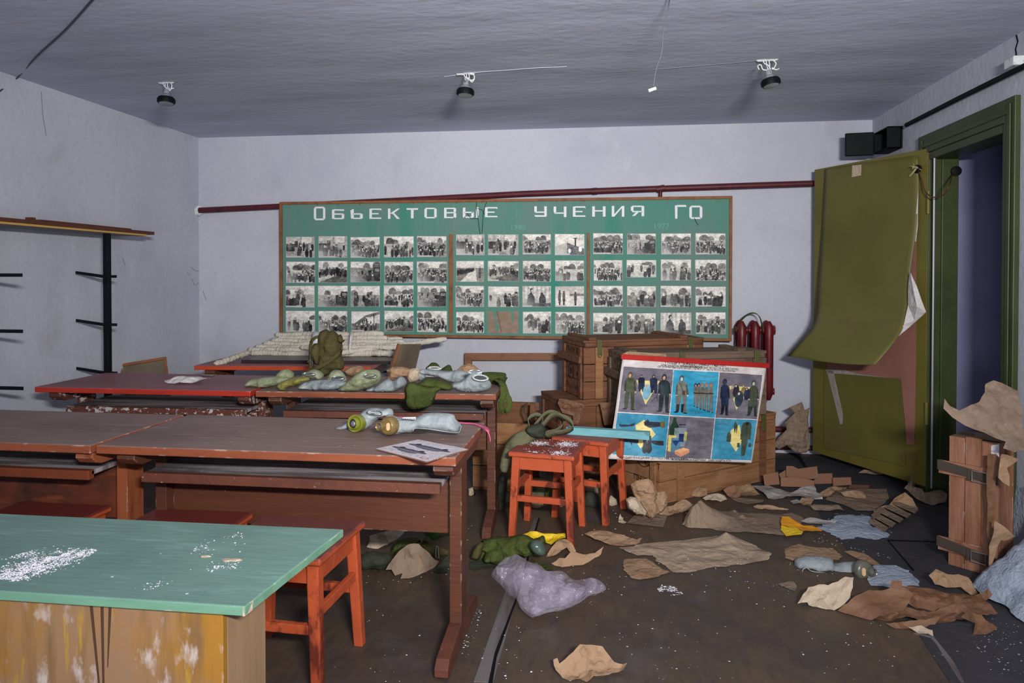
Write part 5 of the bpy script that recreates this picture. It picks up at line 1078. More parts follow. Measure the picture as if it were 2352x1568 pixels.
mask('olive gas mask lying leftmost in the row on the second row desk', c3([(20, 1130), (90, 1050), (220, 1010), (400, 985), (600, 975), (780, 985), (850, 1030), (650, 1125), (520, 1150), (420, 1180), (280, 1180), (150, 1150), (60, 1160)]), RUBO, H2, .045,
     [(c3([(580, 985), (650, 880), (750, 842), (830, 860), (890, 920), (890, 1000), (780, 1010)]), .03, .04, RUBO)], [(560+690/7.84, 740+955/7.84, 13, 4.2, .0, (0, -.5, 1), STEEL, False)])
mask('yellowish gas mask, second from the left in the row, its glass facing up', c3([(620, 1130), (700, 1060), (860, 1000), (1060, 975), (1180, 1000), (1190, 1030), (1060, 1090), (960, 1140), (800, 1170), (750, 1235), (700, 1240), (640, 1190)]), RUBY, H2, .045,
     [(c3([(1050, 950), (1150, 890), (1260, 845), (1370, 880), (1430, 970), (1390, 1030), (1270, 1010), (1140, 1000)]), .06, .04, RUBO)], [(560+1170/7.84, 740+935/7.84, 15, 4.5, .01, (0, -.5, 1), STEEL, False)])
mask('pale grey gas mask, third from the left in the row on the second row desk', c3([(975, 1180), (1060, 1090), (1200, 1040), (1400, 1030), (1600, 1035), (1780, 1050), (1850, 1100), (1800, 1160), (1640, 1225), (1400, 1228), (1100, 1215)]), RUBG, H2, .05,
     [(c3([(1500, 1050), (1560, 900), (1640, 855), (1740, 870), (1830, 980), (1840, 1060), (1650, 1080)]), .05, .04, RUBO)], [(560+1700/7.84, 740+1005/7.84, 15, 5.5, .0, (0, -.6, 1), STEEL, False)])
mask('grey green gas mask with one round glass, fourth in the row, beside brown paper', c1([(1050, 515), (1100, 470), (1180, 400), (1250, 375), (1310, 380), (1335, 410), (1330, 455), (1280, 490), (1200, 520), (1120, 528)]), RUBO, H2, .06,
     [], [(420+1265/2.94, 720+423/2.94, 15, 6, -.05, (0, -.8, .8), STEEL, False)])
mask('light blue grey gas mask with brown paper stuffed in it, fifth in the row', c1([(1215, 520), (1300, 490), (1380, 440), (1420, 455), (1470, 420), (1505, 450), (1500, 490), (1440, 520), (1380, 532)]), RUBG, H2, .05)
mask('large folded grey gas mask turned inside out, on top of a green bag', c4([(805, 725), (860, 700), (1000, 705), (1110, 720), (1260, 730), (1400, 715), (1500, 735), (1560, 800), (1540, 860), (1440, 920), (1310, 930), (1200, 870), (1050, 820), (900, 790), (820, 770)]), RUBG, .775, .035,
     [(c4([(770, 770), (830, 740), (900, 800), (880, 850), (800, 870)]), .02, .03, RUBG)], [(840+1030/6.533, 740+690/6.533, 15, 5, .05, (0, -.5, 1), WHITE, True)], dy=.10)
mask('grey gas mask with a white toothed eye ring nearest the right end of the row', c4([(1270, 960), (1330, 900), (1430, 880), (1540, 790), (1600, 720), (1680, 720), (1740, 790), (1830, 850), (1885, 920), (1870, 990), (1780, 1035), (1600, 1055), (1440, 1045), (1350, 1000)]), RUBG, H2, .05,
     [], [(840+1720/6.533, 740+832/6.533, 17, 8, -.055, (.15, -.8, .8), WHITE, True), (840+1640/6.533, 740+745/6.533, 15, 6, -.01, (0, -.5, 1), WHITE, True)])
# papers between the masks
blob('crumpled_paper', c3([(1780, 860), (1860, 815), (1950, 790), (2060, 775), (2130, 790), (2150, 840), (2220, 870), (2200, 900), (2080, 950), (1980, 970), (1880, 960)]), H2, .05, KRAFT, 'crumpled brown paper behind the third and fourth gas masks', 'paper', k=0, crumple=.03, sp=.009)
blob('crumpled_paper', c1([(1345, 400), (1410, 360), (1480, 358), (1540, 375), (1525, 425), (1470, 430), (1400, 465), (1380, 440), (1400, 395)]), H2, .04, KRAFT, 'torn brown paper stuffed over the light blue grey gas mask', 'paper', k=0, crumple=.03, sp=.009, dy=-.01)
blob('crumpled_paper', c1([(1512, 425), (1530, 375), (1580, 366), (1605, 390), (1592, 445), (1540, 470)]), H2, .04, PALE, 'whitish crumpled paper ball left of the folded grey gas mask', 'paper', k=0, crumple=.03, sp=.008)
blob('crumpled_paper', c4([(1375, 705), (1440, 650), (1540, 615), (1640, 650), (1700, 700), (1700, 790), (1620, 830), (1500, 830), (1420, 790)]), H2, .04, KRAFT, 'crumpled brown paper standing behind the right end gas masks', 'paper', k=0, crumple=.03, sp=.009)
# green canvas
gb = thing('canvas_bag', 'green canvas bag draped over the front edge of the second row desk', 'bag', tuple(ony(985, 900, 3.56)), 0, 'green canvas bags')
Yf = 3.565
lump('bag_body', c4([(580, 1020), (620, 920), (720, 890), (800, 930), (930, 960), (1130, 980), (1060, 1060), (1030, 1170), (960, 1260), (830, 1305), (700, 1305), (620, 1260), (590, 1180), (600, 1080)]), Yf, .035, CANV, parent=gb, wr=.01, wf=18, back=.5)
lump('bag_flap', c4([(700, 960), (810, 900), (930, 830), (1000, 850), (1150, 870), (1280, 930), (1300, 1010), (1160, 1018), (1000, 985), (860, 985)]), 3.64, .045, CANV, parent=gb, wr=.01, wf=18, zmin=H2+.001)
blob('green_rag', c4([(900, 690), (950, 640), (990, 605), (1060, 610), (1110, 660), (1130, 700), (1240, 635), (1290, 680), (1290, 800), (1100, 800), (930, 780)]), H2, .04, CANV, 'dark green canvas scrap behind the folded grey gas mask', 'cloth', wr=.01)
gs = thing('canvas_bag', 'green canvas bag at the right desk corner with its strap hanging down', 'bag', tuple(ony(1150, 870, 3.95)), 0, 'green canvas bags')
blob('bag_body', c4([(1740, 760), (1830, 745), (1920, 745), (2090, 760), (2110, 820), (2130, 830), (2080, 900), (1980, 925), (1880, 920), (1850, 880), (1790, 830)]), H2, .05, CANV, parent=gs, wr=.012, wf=20)
pth = smoothpath([ony(x, y, 3.86+d) for x, y, d in [(p[0], p[1], p[2]) for p in c4([(1960, 850, .0), (2040, 905, -.03), (2085, 1000, -.04), (2115, 1100, -.04), (2150, 1170, -.04), (2150, 1270, -.04), (2095, 1335, -.045), (2040, 1310, -.05), (2040, 1200, -.055), (2065, 1090, -.055), (2060, 960, -.05)])]], 5)
MB().ribbon(pth, .034, (1, .25, .0), .002).build('strap', CANV, gs, world=True, smooth='all')
bk = thing('canvas_bag', 'brownish green canvas haversack standing upright behind the gas mask row', 'bag', tuple(ony(745, 875, 4.0)), 0, 'green canvas bags')
lump('bag_body', c3([(1360, 200), (1410, 150), (1490, 125), (1550, 160), (1620, 150), (1690, 220), (1740, 300), (1770, 450), (1760, 620), (1800, 720), (1800, 830), (1740, 860), (1600, 880), (1560, 920), (1480, 970), (1430, 970), (1390, 900), (1350, 780), (1350, 600), (1340, 420)]), 4.02, .065, CANVB, parent=bk, wr=.014, wf=14, zmin=H2, crumple=0, sp=.01)
lump('side_pocket', c3([(1220, 480), (1250, 400), (1300, 380), (1360, 400), (1370, 600), (1350, 740), (1290, 760), (1250, 680), (1200, 590)]), 3.99, .03, CANVB, parent=bk, wr=.01, wf=20, zmin=H2)
lump('bag_ear', c3([(1690, 260), (1740, 215), (1780, 270), (1790, 320), (1830, 310), (1800, 350), (1740, 380), (1700, 340)]), 4.0, .02, CANVB, parent=bk, wr=.006, zmin=H2)
for P_, wd in (([(1770, 430, -.07), (1720, 560, -.08), (1600, 660, -.09), (1450, 760, -.09), (1300, 830, -.09), (1180, 870, -.07), (1050, 960, -.06)], .022), ([(1350, 260, -.03), (1280, 280, -.04), (1210, 370, -.04), (1195, 560, -.04), (1190, 700, -.05), (1210, 850, -.05)], .018)):
    MB().ribbon(smoothpath([ony(560+x/7.84, 740+y/7.84, 4.02+d) for x, y, d in P_], 5), wd, (.35, 0, 1), .0016).build('strap', CANVB, bk, world=True, smooth='all')
MB().tube([ony(560+x/7.84, 740+y/7.84, 3.95) for x, y in [(1150, 720), (1160, 700), (1190, 690), (1240, 710), (1235, 745)]], .002, 6).build('strap_buckle', STEEL, bk, world=True)
# masks with filters on the front desk
def filt(parent, px, py, Y, r, ax, m, kind):
    c = ony(px, py, Y); ax = Vector(ax).normalized()
    if kind == 'cup':
        o = MB().lathe(c-ax*.03, ax, [(r*.9, 0), (r, .006), (r, .026), (r*1.04, .030), (r*.98, .036), (r*.78, .034), (r*.70, .030), (r*.66, .046), (r*.58, .050), (r*.50, .046), (r*.46, .036), (.001, .034)], 36).build('valve_housing', m, parent, world=True, smooth=True)
        MB().torus(c-ax*.03+ax*.044, ax, r*.42, r*.07, 28, 8).build('valve_ring', INK, o, world=True, smooth=True)
        MB().lathe(c-ax*.03, ax, [(r*.36, .036), (r*.36, .043), (r*.2, .046), (.001, .047)], 24).build('valve_disc', STEEL, o, world=True, smooth=True)
    else:
        o = MB().lathe(c-ax*.03, ax, [(r*.9, 0), (r, .006), (r*1.03, .024), (r*.96, .034), (r*.80, .040), (.001, .042)], 36).build('valve_housing', m, parent, world=True, smooth=True)
        u = Vector((1, 0, 0)); u = (u-ax*u.dot(ax)).normalized(); w_ = ax.cross(u)
        if w_.z < 0: w_ = -w_
        k = kind; p = c+ax*.008-u*k*r*.48
        MB().lathe(p, ax, [(r*.42, 0), (r*.44, .022), (r*.40, .026), (r*.34, .024), (r*.32, .010), (.001, .008)], 28).build('outlet_tube', m, o, world=True, smooth=True)
        MB().lathe(p, ax, [(r*.26, .008), (r*.26, .014), (.001, .017)], 20).build('valve_disc', STEEL, o, world=True, smooth=True)
        p = c+ax*.012+u*k*r*.40; b = MB(); b.prism([p+u*r*.21*math.cos(a)+w_*(r*.24*math.sin(a)+math.copysign(r*.18, math.sin(a))) for a in [2*PI*(q+.5)/20 for q in range(20)]], ax*.006); b.build('cork_plug', CORK, o, world=True, bevel=.001)
    return o
gm = thing('gas_mask', 'grey gas mask with olive green valve housing on the front brown desk', 'gas mask', tuple(onz(830, 992, .7605)), 0, 'gas masks')
lump('rubber_hood', c5([(560, 270), (640, 205), (720, 172), (830, 175), (930, 185), (1000, 180), (1050, 220), (1065, 290), (960, 305), (880, 320), (800, 370), (740, 430), (660, 500), (600, 540), (560, 480), (540, 350)]), 2.735, .045, RUBG, parent=gm, wr=.007, wf=18, zmin=.7612, sp=.008)
lump('rubber_tail', c5([(195, 470), (230, 500), (290, 512), (360, 500), (400, 460), (370, 400), (330, 420), (260, 450)]), 2.73, .018, RUBG, parent=gm, wr=.003, zmin=.7612, sp=.006)
filt(gm, 816, 972, 2.675, .0335, (-.30, -.95, .10), FILT, 'cup')
lens(740+780/6.533, 910+258/6.533, 2.70, 18, 6, (0, -.6, .9), gm, STEEL, True)
gm = thing('gas_mask', 'grey gas mask with bronze valve and cork plug on the front brown desk', 'gas mask', tuple(onz(930, 1000, .7605)), 0, 'gas masks')
lump('rubber_hood', c5([(960, 290), (1060, 290), (1150, 320), (1260, 310), (1390, 320), (1500, 270), (1640, 245), (1850, 250), (1960, 270), (2010, 350), (2085, 430), (2080, 520), (2050, 545), (1900, 530), (1700, 505), (1500, 490), (1380, 540), (1250, 545), (1100, 580), (1000, 598), (940, 580)]), 2.665, .048, RUBG, parent=gm, wr=.006, wf=16, zmin=.7612, sp=.008)
filt(gm, 740+985/6.533, 910+445/6.533, 2.605, .0345, (-.38, -.92, .06), FILTB, 1)
b = MB(); b.tube(smoothpath([ony(x, y, 2.620) for x, y in c5([(1365, 520), (1375, 490), (1430, 478), (1560, 486), (1700, 504), (1850, 528), (1980, 542), (2050, 540), (2070, 500), (2088, 440)])], 4), .0022, 6); b.build('hood_rim', RUBG, gm, world=True, smooth='all')
b = MB(); p_ = smoothpath([ony(x, y, 2.612) for x, y in c5([(1370, 515), (1385, 492), (1440, 488), (1560, 500), (1640, 510), (1560, 528), (1440, 535), (1385, 535)])], 3); b.prism([Vector(p) for p in p_], (0, .004, 0)); b.build('hood_opening', INK, gm, world=True)
b = MB(); q = [ony(x, y, 2.60) for x, y in c5([(1205, 318), (1400, 312), (1400, 352), (1205, 340)])]; b.prism(q, (0, .01, 0)); rg = b.build('eyepiece_ring', WHITE, gm, world=True, bevel=.002)
b = MB()
for k in range(7): x = 1222+k*27; b.prism([ony(*p, 2.599) for p in c5([(x, 325), (x+9, 325), (x+9, 346), (x, 346)])], (0, .002, 0))
b.build('crimp_teeth', INK, rg, world=True)
pt = smoothpath([onz(895, 957, .763), onz(940, 958, .764), onz(1000, 962, .765), onz(1056, 970, .765), onz(1087, 972, .765), onz(1108, 979, .764), ony(1119, 988, 2.74), ony(1125, 1000, 2.73), ony(1127, 1013, 2.73)], 5)
tag(MB().ribbon(pt, .018, [Vector((0, 1, 0.05)) for _ in pt], .0008).build('pink_tape', PINKT, smooth='all'), 'pink tape running behind the gas masks and over the front desk edge', 'tape')
# printed page
A_, B_, D_, C_ = [np.array(p) for p in (onz(862, 1030, .7660), onz(980, 1060, .7690), onz(960, 1009, .7665), onz(1075, 1031, .7665))]
cv = CV(110, 90, (196, 188, 194)); cv.a += cv.fog(30, 26)[..., None]
for k in range(14):
    for q in range(24):
        if cv.rs.rand() < .7 and (k < 3 or 6 <= k < 8 or k > 12 or q > 19): cv.rect(.04+q*.04, .04+k*.068, .04+q*.04+.028, .05+k*.068, (120, 114, 124))
for y, x0_, x1_ in ((.66, .10, .92), (.32, .06, .74)):
    cv.ell((x0_+x1_)/2, y, (x1_-x0_)/2, .075, (70, 68, 80)); cv.ell((x0_+x1_)/2+.03, y-.075, (x1_-x0_)*.28, .06, (96, 94, 106)); cv.ell(x0_+.15, y+.07, .05, .045, (40, 40, 48)); cv.ell(x1_-.15, y+.07, .05, .045, (40, 40, 48)); cv.line((x0_+.1, y-.02), (x1_-.1, y-.02), .006, (150, 148, 158))
cv.put((((cv.X-.86)/.07)**2+((cv.Y-.12)/.05)**2 < 1) & (((cv.X-.86)/.055)**2+((cv.Y-.12)/.035)**2 > 1), (176, 80, 80))
pg = thing('printed_page', 'torn printed page with pictures of cars on the corner of the front desk', 'page', tuple(A_))
cv.mesh('print', lambda u, v: (A_*(1-u)[:, None]+B_*u[:, None])*(1-v)[:, None]+(D_*(1-u)[:, None]+C_*u[:, None])*v[:, None]+np.array([0, 0, 1])*(.0005*np.sin(u*11)*np.sin(v*8))[:, None], PRINTM, pg)
MB().prism([tuple(p-np.array([0, 0, .0012])) for p in (A_, B_, C_, D_)], (0, 0, -.0024)).build('card_backing', CARD, pg, world=True)
# white scrap on the red desk
sheet('torn_scrap', c1([(-125, 440), (-60, 425), (60, 430, .02), (105, 415, .035), (130, 430, .02), (190, 455), (140, 452), (60, 470), (-60, 475), (-110, 462)]), WHITEP, 'torn white paper scrap on the red topped desk', 'paper', amp=.02, base=H2, sp=.012)
sheet('torn_scrap', c1([(100, 407), (160, 410), (222, 410), (200, 424), (120, 418)]), GREYP, 'small flat grey scrap behind the white scrap on the red desk', 'paper', amp=.002, base=H2)

# bundle of wrapped poles on the far desk, a dark board beneath
tag(MB().box((-2.55, 4.72, .7605), (-1.50, 5.22, .783), Matrix.Translation((-2, 5, 0)) @ Matrix.Rotation(.07, 4, 'Z') @ Matrix.Translation((2, -5, 0))).build('dark_board', BLACKB, bevel=.002), 'dark lacquered board lying on the far red desk beneath the poles', 'board')
def pole(pa, pb, Ya, Yb_, r, label, sd, group='cloth wrapped poles'):
    R_ = random.Random(sd); a, b_ = ony(*pa, Ya), ony(*pb, Yb_); n = 40; P = []; rr = []
    for k in range(n+1):
        u = k/n; p = a.lerp(b_, u); P.append(p+Vector((0, NZ.noise(Vector((u*6, sd, 0)))*.008, NZ.noise(Vector((u*5, sd, 4)))*.008)))
        rr.append(r*(1+.28*NZ.noise(Vector((u*18, sd, 9)))+.10*math.sin(u*70+sd))*(.55 if k in (0, n) else 1))
    t = thing('wrapped_pole', label, 'pole', tuple(a), 0, group)
    MB().tube(P, rr, 12).build('cloth_wrap', POLE, t, world=True, smooth='all')
    d = (b_-a).normalized(); MB().tube([a-d*.006, a+d*.01], r*.42, 8).build('pole_end', PINEG, t, world=True)
    for q in (R_.uniform(.1, .4), R_.uniform(.5, .9)):
        p = a.lerp(b_, q); MB().torus(p, d, r*1.12, .0022, 16, 6).build('tie', POLE, t, world=True)
LBS = ['lowest front pole of the cloth wrapped bundle on the far desk', 'leftmost reaching pole of the wrapped bundle, second from the bottom', 'wrapped pole third from the bottom of the bundle', 'wrapped pole fourth from the bottom of the bundle', 'wrapped pole fifth from the bottom of the bundle', 'wrapped pole just under the topmost one of the bundle', 'topmost wrapped pole of the bundle in front of the green board', 'thin wrapped pole in front of the bundle, right of the haversack', 'wrapped pole hidden mostly behind the haversack, at mid height', 'rearmost wrapped pole of the bundle against the board']
z0_ = .783
for k, (pa, pb, Y, r) in enumerate([((575, 812), (905, 812), 5.00, .024), ((570, 803), (845, 806), 5.06, .024), ((586, 797), (890, 803), 5.09, .023), ((604, 790), (905, 794), 5.12, .024), ((622, 783), (930, 786), 5.14, .023),
        ((638, 776), (890, 776), 5.16, .022), ((632, 769), (882, 767), 5.18, .023), ((690, 798), (918, 797), 5.03, .02), ((640, 806), (880, 800), 5.16, .022), ((660, 790), (925, 778), 5.22, .022)]):
    pole(pa, pb, Y, Y+.02, r*.92, LBS[k], k+1)
pole((775, 812), (1026, 778), 4.96, 5.25, .02, 'longest off white wrapped pole sticking out right of the bundle toward the board', 31)
pole((493, 838), (572, 808), 4.56, 4.85, .019, 'single wrapped pole jutting out left over the far desk edge', 33)
for px, yy0, yy1, Y, lab in ((804, 764, 812, 4.97, 'white tie strap around the right half of the pole bundle'), (722, 765, 820, 4.95, 'wide white strap around the pole bundle behind the haversack')):
    w_ = .012 if px > 750 else .04
    pth = smoothpath([ony(px+6, yy0-2, Y+.22), ony(px+3, yy0-3, Y+.1), ony(px+2, yy0+8, Y+.0), ony(px, (yy0+yy1)/2, Y-.01), ony(px-1, yy1-4, Y-.008), ony(px, yy1+2, Y+.02)], 5)
    tag(MB().ribbon(pth, w_, (1, 0, 0), .001).build('tie_strap', WHITE, smooth='all'), lab, 'strap')
# webbing bag on the stools
wb = thing('canvas_bag', 'dusty grey green canvas bag sprawled over the left edge of the two orange stools', 'bag', tuple(ony(1230, 1000, 4.0)), 0, 'green canvas bags')
c2 = TR(1040, 880, 4.126)
lump('bag_body', c2([(480, 620), (520, 540), (600, 470), (700, 430), (780, 390), (850, 400), (860, 470), (800, 520), (740, 560), (640, 640), (580, 700), (520, 850), (450, 830), (440, 760), (460, 680)]), 3.86, .04, CANVG, parent=wb, wr=.014, wf=16, sp=.011)
lump('bag_fold', c2([(690, 430), (760, 390), (840, 380), (880, 440), (860, 510), (780, 520), (720, 490)]), 3.83, .04, CANVD, parent=wb, wr=.012, wf=18, sp=.01)
for P_ in ([(720, 420, 0), (720, 340, .02), (790, 300, .04), (850, 330, .03), (840, 400, 0), (800, 440, -.02)], [(780, 400, .0), (880, 290, .02), (960, 280, .04), (1030, 330, .06), (1040, 400, .06), (980, 450, .03), (900, 470, 0), (860, 500, 0)],
           [(840, 420, .0), (950, 300, -.01), (1050, 320, -.02), (1120, 370, -.02), (1125, 430, -.02), (1050, 460, -.02), (960, 470, -.02), (880, 500, 0)]):
    MB().ribbon(smoothpath([ony(1040+x/4.126, 880+y/4.126, 3.98+d) for x, y, d in P_], 6), .034, [Vector((.1, -.5, .9)) for _ in range(99)][:len(smoothpath([(0, 0, 0)]*len(P_), 6))], .002).build('webbing_loop', CANVG, wb, world=True, smooth='all')

# ============================================================ LITTER ON THE FLOOR
cA, cB, cC, cD, cE = TR(1420, 1020, 4.9), TR(1740, 900, 4.9), TR(820, 1180, 4.704), TR(2100, 860, 5.226), TR(1040, 1080, 2.94)
GP = 'loose papers on the floor'
def pap(label, pts, m, amp=.012, **k):
    return sheet(k.pop('name', 'loose_paper'), pts, m, label, 'paper', amp=amp, group=GP, **k)
pap('largest flat kraft sheet with creases in the middle of the open floor', cA([(5, 1160), (180, 1150), (190, 1130), (700, 1080), (1130, 1030), (1215, 980, .05), (1350, 1060), (1530, 1130), (1620, 1190), (1725, 1222, .02), (1690, 1300), (1420, 1350), (1270, 1355), (1210, 1380), (1060, 1385), (800, 1438), (610, 1442), (540, 1370), (415, 1310), (430, 1290), (390, 1250), (220, 1250), (90, 1205)]), KRAFTL, .016, sp=.013, f=12, jag=.004, keep=True)
pap('small kraft sheet touching the lower left corner of the largest flat sheet', cA([(60, 1305), (110, 1290), (320, 1285), (400, 1335), (500, 1410), (585, 1440), (400, 1505), (240, 1525), (160, 1510), (60, 1420)]), KRAFT, .012, jag=.004)
pap('long grey brown sheet with a raised corner lying between crates and the largest sheet', cA([(715, 910), (745, 890), (760, 780, .06), (850, 680, .12), (935, 625, .13), (960, 680, .09), (1000, 735, .02), (1250, 760), (1310, 735, .02), (1350, 770), (1560, 775), (1800, 790), (1960, 770), (2080, 830), (2090, 870), (1900, 960), (1900, 1030), (1600, 1000), (1400, 985), (1330, 995), (1230, 985), (1000, 945), (780, 940)]), KRAFTG, .014, sp=.02, jag=.005, keep=True)
pap('little folded kraft scrap lying on top of the long grey brown sheet', cA([(1245, 842), (1330, 830), (1400, 790, .01), (1470, 870), (1390, 888)]), KRAFT, .01, base=.012)
pap('crumpled kraft sheet right of the rear orange stool, edges curled up', cE([(1175, 355), (1230, 300), (1330, 290), (1450, 300), (1420, 385), (1330, 375)]), KRAFTG, .01)
pap('thin brown kraft leaf lying left of the largest flat sheet', cE([(888, 435), (960, 412), (1060, 412), (1180, 440), (1240, 465), (1280, 455, .03), (1262, 490), (1150, 510), (1060, 508), (960, 475)]), KRAFT, .012)
pap('pointed kraft scrap below the yellow foil, right of the rag pile', cE([(665, 628), (720, 590, .02), (760, 590), (800, 545, .03), (900, 570, .03), (960, 560, .06), (1020, 515, .12), (1000, 570, .06), (880, 640), (740, 648), (690, 640)]), KRAFT, .02, sp=.014)
pap('crumpled kraft scrap leaning beside the front leg of the powdered stool', cE([(630, 585), (640, 560), (700, 500, .04), (760, 455, .07), (800, 480, .06), (830, 520, .05), (828, 552, .02), (800, 545, .02), (770, 520, .04), (700, 570)]), KRAFT, .03, sp=.012)
pap('crumpled kraft piece nearest the camera at the bottom of the photo', cE([(678, 1275), (705, 1262, .05), (720, 1295), (760, 1270, .05), (860, 1180, .09), (1010, 1170, .08), (1060, 1225, .05), (1090, 1270, .04), (1150, 1290), (1180, 1290, .02), (1150, 1330), (1050, 1370), (950, 1385), (905, 1425), (850, 1400), (790, 1432), (740, 1390), (695, 1340)]), KRAFT, .03, sp=.013, f=14, lifts=[(1040+900/2.94, 1080+1270/2.94, .045)])
pap('flat kraft sheet behind the gas mask lying on the floor', c7([(280, 720), (370, 688), (430, 700), (490, 708), (590, 715), (650, 765), (630, 790), (500, 790), (350, 798), (285, 780)]), KRAFT, .014, jag=.004)
pap('curled kraft strip pointing right from the flat sheet by the floor gas mask', c7([(660, 735), (700, 728), (790, 750), (850, 790), (895, 825), (840, 822), (730, 775)]), KRAFT, .02)
pap('tiny triangular kraft scrap alone on the floor left of the pale crumpled paper', c7([(240, 942), (310, 925), (340, 925), (360, 955), (350, 985), (320, 980)]), KRAFTG, .006)
pap('pale crumpled paper in front of the floor gas mask', c7([(362, 1065), (400, 1000, .02), (430, 960, .05), (500, 945, .07), (560, 950, .09), (620, 925, .13), (660, 890, .17), (715, 895, .15), (715, 960, .10), (700, 1030, .06), (660, 1070, .03), (600, 1112), (520, 1105), (440, 1080), (430, 1060)]), PALE, .035, sp=.012, f=14)
pap('smooth brown kraft sheet at the left of the torn sack pile', c7([(620, 1105), (700, 1045), (820, 970, .01), (930, 965, .03), (950, 960, .07), (965, 915, .12), (1025, 925, .12), (1025, 960, .08), (1100, 1010, .02), (1040, 1100), (860, 1160), (830, 1172), (700, 1130)]), KRAFTD, .01, sp=.02)
for i, (lab, P_, m_, a_) in enumerate([
    ('long curled brown sack layer across the bottom of the torn sack pile', [(830, 1165), (850, 1090, .06), (930, 1110, .05), (1060, 1080, .06), (1200, 1090, .05), (1400, 1060, .05), (1560, 1040, .06), (1640, 1110, .02), (1500, 1140), (1300, 1180), (1100, 1190), (960, 1180)], KRAFTD, .04),
    ('brown sack layer in the middle of the torn sack pile', [(1040, 960, .04), (1200, 965, .07), (1320, 1000, .09), (1480, 1010, .10), (1560, 960, .14), (1580, 1000, .10), (1520, 1060, .05), (1300, 1110, .04), (1120, 1110, .03), (1060, 1060, .03)], KRAFTD, .05),
    ('curled sack scrap standing up at the back of the torn sack pile', [(1215, 895, .16), (1260, 852, .22), (1340, 890, .18), (1400, 885, .18), (1450, 900, .18), (1510, 1000, .10), (1480, 1020, .07), (1400, 960, .11), (1320, 970, .10), (1250, 950, .10)], KRAFT, .04),
    ('darker curled brown tongue at the right front of the torn sack pile', [(1380, 1170, .03), (1450, 1110, .08), (1540, 1130, .07), (1625, 1225, .03), (1560, 1255, .01), (1480, 1275), (1500, 1180, .05), (1420, 1180, .02)], KRAFTD, .04),
    ('short brown flap below the middle of the torn sack pile', [(920, 1190, .02), (1060, 1175, .05), (1170, 1170, .04), (1260, 1150, .05), (1230, 1200, .01), (1100, 1232, .01), (990, 1225)], KRAFTD, .03),
    ('pale crumpled flap poking out under the front of the torn sack pile', [(1060, 1215, .01), (1150, 1205, .02), (1220, 1235, .02), (1225, 1275), (1130, 1255)], PALE, .03)]):
    pap(lab, c7(P_), m_, a_, name='torn_sack', sp=.014, f=12)
# papers around the crates
for lab, P_, m_, a_ in [
    ('grey paper sheet in front of the right end of the crates', [(1500, 450), (1690, 432, .03), (1760, 480), (1900, 530), (2060, 490), (2200, 475, .02), (2240, 545), (2310, 570), (2280, 615), (2060, 610), (1900, 590), (1760, 620, .0), (1690, 610)], GREYP, .014),
    ('curled kraft piece with a raised pinkish fold near the crate front', [(1175, 510, .02), (1215, 480, .05), (1300, 455, .09), (1350, 500, .07), (1375, 560, .05), (1375, 585), (1300, 600), (1230, 580)], CARD, .03),
    ('brown kraft leaf tucked against the bottom of the front crate', [(1330, 470, .03), (1480, 455, .02), (1560, 520), (1600, 550), (1520, 580), (1380, 575)], KRAFT, .015),
    ('layered brown paper scraps in a flat strip in front of the curled piece', [(1215, 570), (1300, 600), (1450, 610), (1640, 625), (1630, 655), (1450, 670), (1330, 645)], KRAFTG, .02),
    ('pale edged paper scrap with folds in front of the crate corner', [(950, 600), (1010, 570, .04), (1120, 545, .05), (1200, 560, .05), (1230, 600, .02), (1150, 655), (1060, 652), (980, 635)], PALE, .03),
    ('crumpled kraft heap against the latch of the front crate', [(720, 600), (730, 540, .05), (840, 540, .07), (900, 480, .12), (960, 495, .11), (1005, 500, .10), (1005, 570, .04), (920, 600, .02), (830, 580, .02)], KRAFT, .05),
    ('upright curling kraft strip left of the crumpled heap by the crate', [(560, 690), (700, 640, .04), (760, 630, .06), (850, 680, .03), (800, 730), (720, 760), (600, 790), (460, 800), (480, 740)], KRAFT, .02),
    ('small kraft scrap with curled edges on the bare floor before the crates', [(1520, 690), (1570, 668, .02), (1690, 680, .03), (1780, 700, .01), (1930, 725), (1900, 745), (1740, 742), (1640, 720), (1590, 740)], KRAFT, .02),
    ('creamy torn scrap right beside the rear orange stool leg', [(0, 880), (10, 800, .01), (25, 775, .04), (60, 850), (95, 870, .01), (60, 890)], PALE, .02)]:
    pap(lab, cA(P_), m_, a_, sp=.014, f=13)
def vwad(name, label, pts, Y, depth, m, cr=.04, sp=.012, cat='paper', **k):
    o = lump(name, pts, Y, depth, m, label, cat, k=0, crumple=cr, sp=sp, zmin=.002, **k); o['group'] = GP; return o
vwad('crumpled_paper', 'tall crumpled kraft bag standing in front of the crate stencil', cA([(140, 455), (200, 410), (340, 385), (380, 420), (440, 540), (420, 640), (470, 760), (380, 850), (320, 800), (300, 740), (260, 680), (200, 620), (160, 540)]), 4.06, .05, KRAFT, .05)
vwad('crumpled_paper', 'twisted kraft wad right of the tall crumpled bag', cA([(430, 540), (520, 530), (560, 590), (550, 690), (500, 760), (440, 790), (400, 820), (380, 720), (400, 640)]), 4.10, .04, KRAFT, .05)
vwad('crumpled_paper', 'pale crumpled layers at the foot of the tall crumpled bag', cA([(85, 620), (130, 590), (200, 600), (270, 690), (320, 760), (310, 800), (200, 780), (110, 720)]), 4.02, .05, PALE, .05)
vwad('crumpled_paper', 'tall crumpled beige paper standing between the back wall and the open door', cB([(165, 610), (240, 510), (330, 420), (305, 350), (350, 300), (420, 240), (345, 180), (420, 145), (500, 110), (530, 200), (585, 175), (570, 300), (580, 450), (585, 640), (545, 685), (430, 680), (330, 600), (240, 645)]), 5.42, .045, KRAFTG, .06)
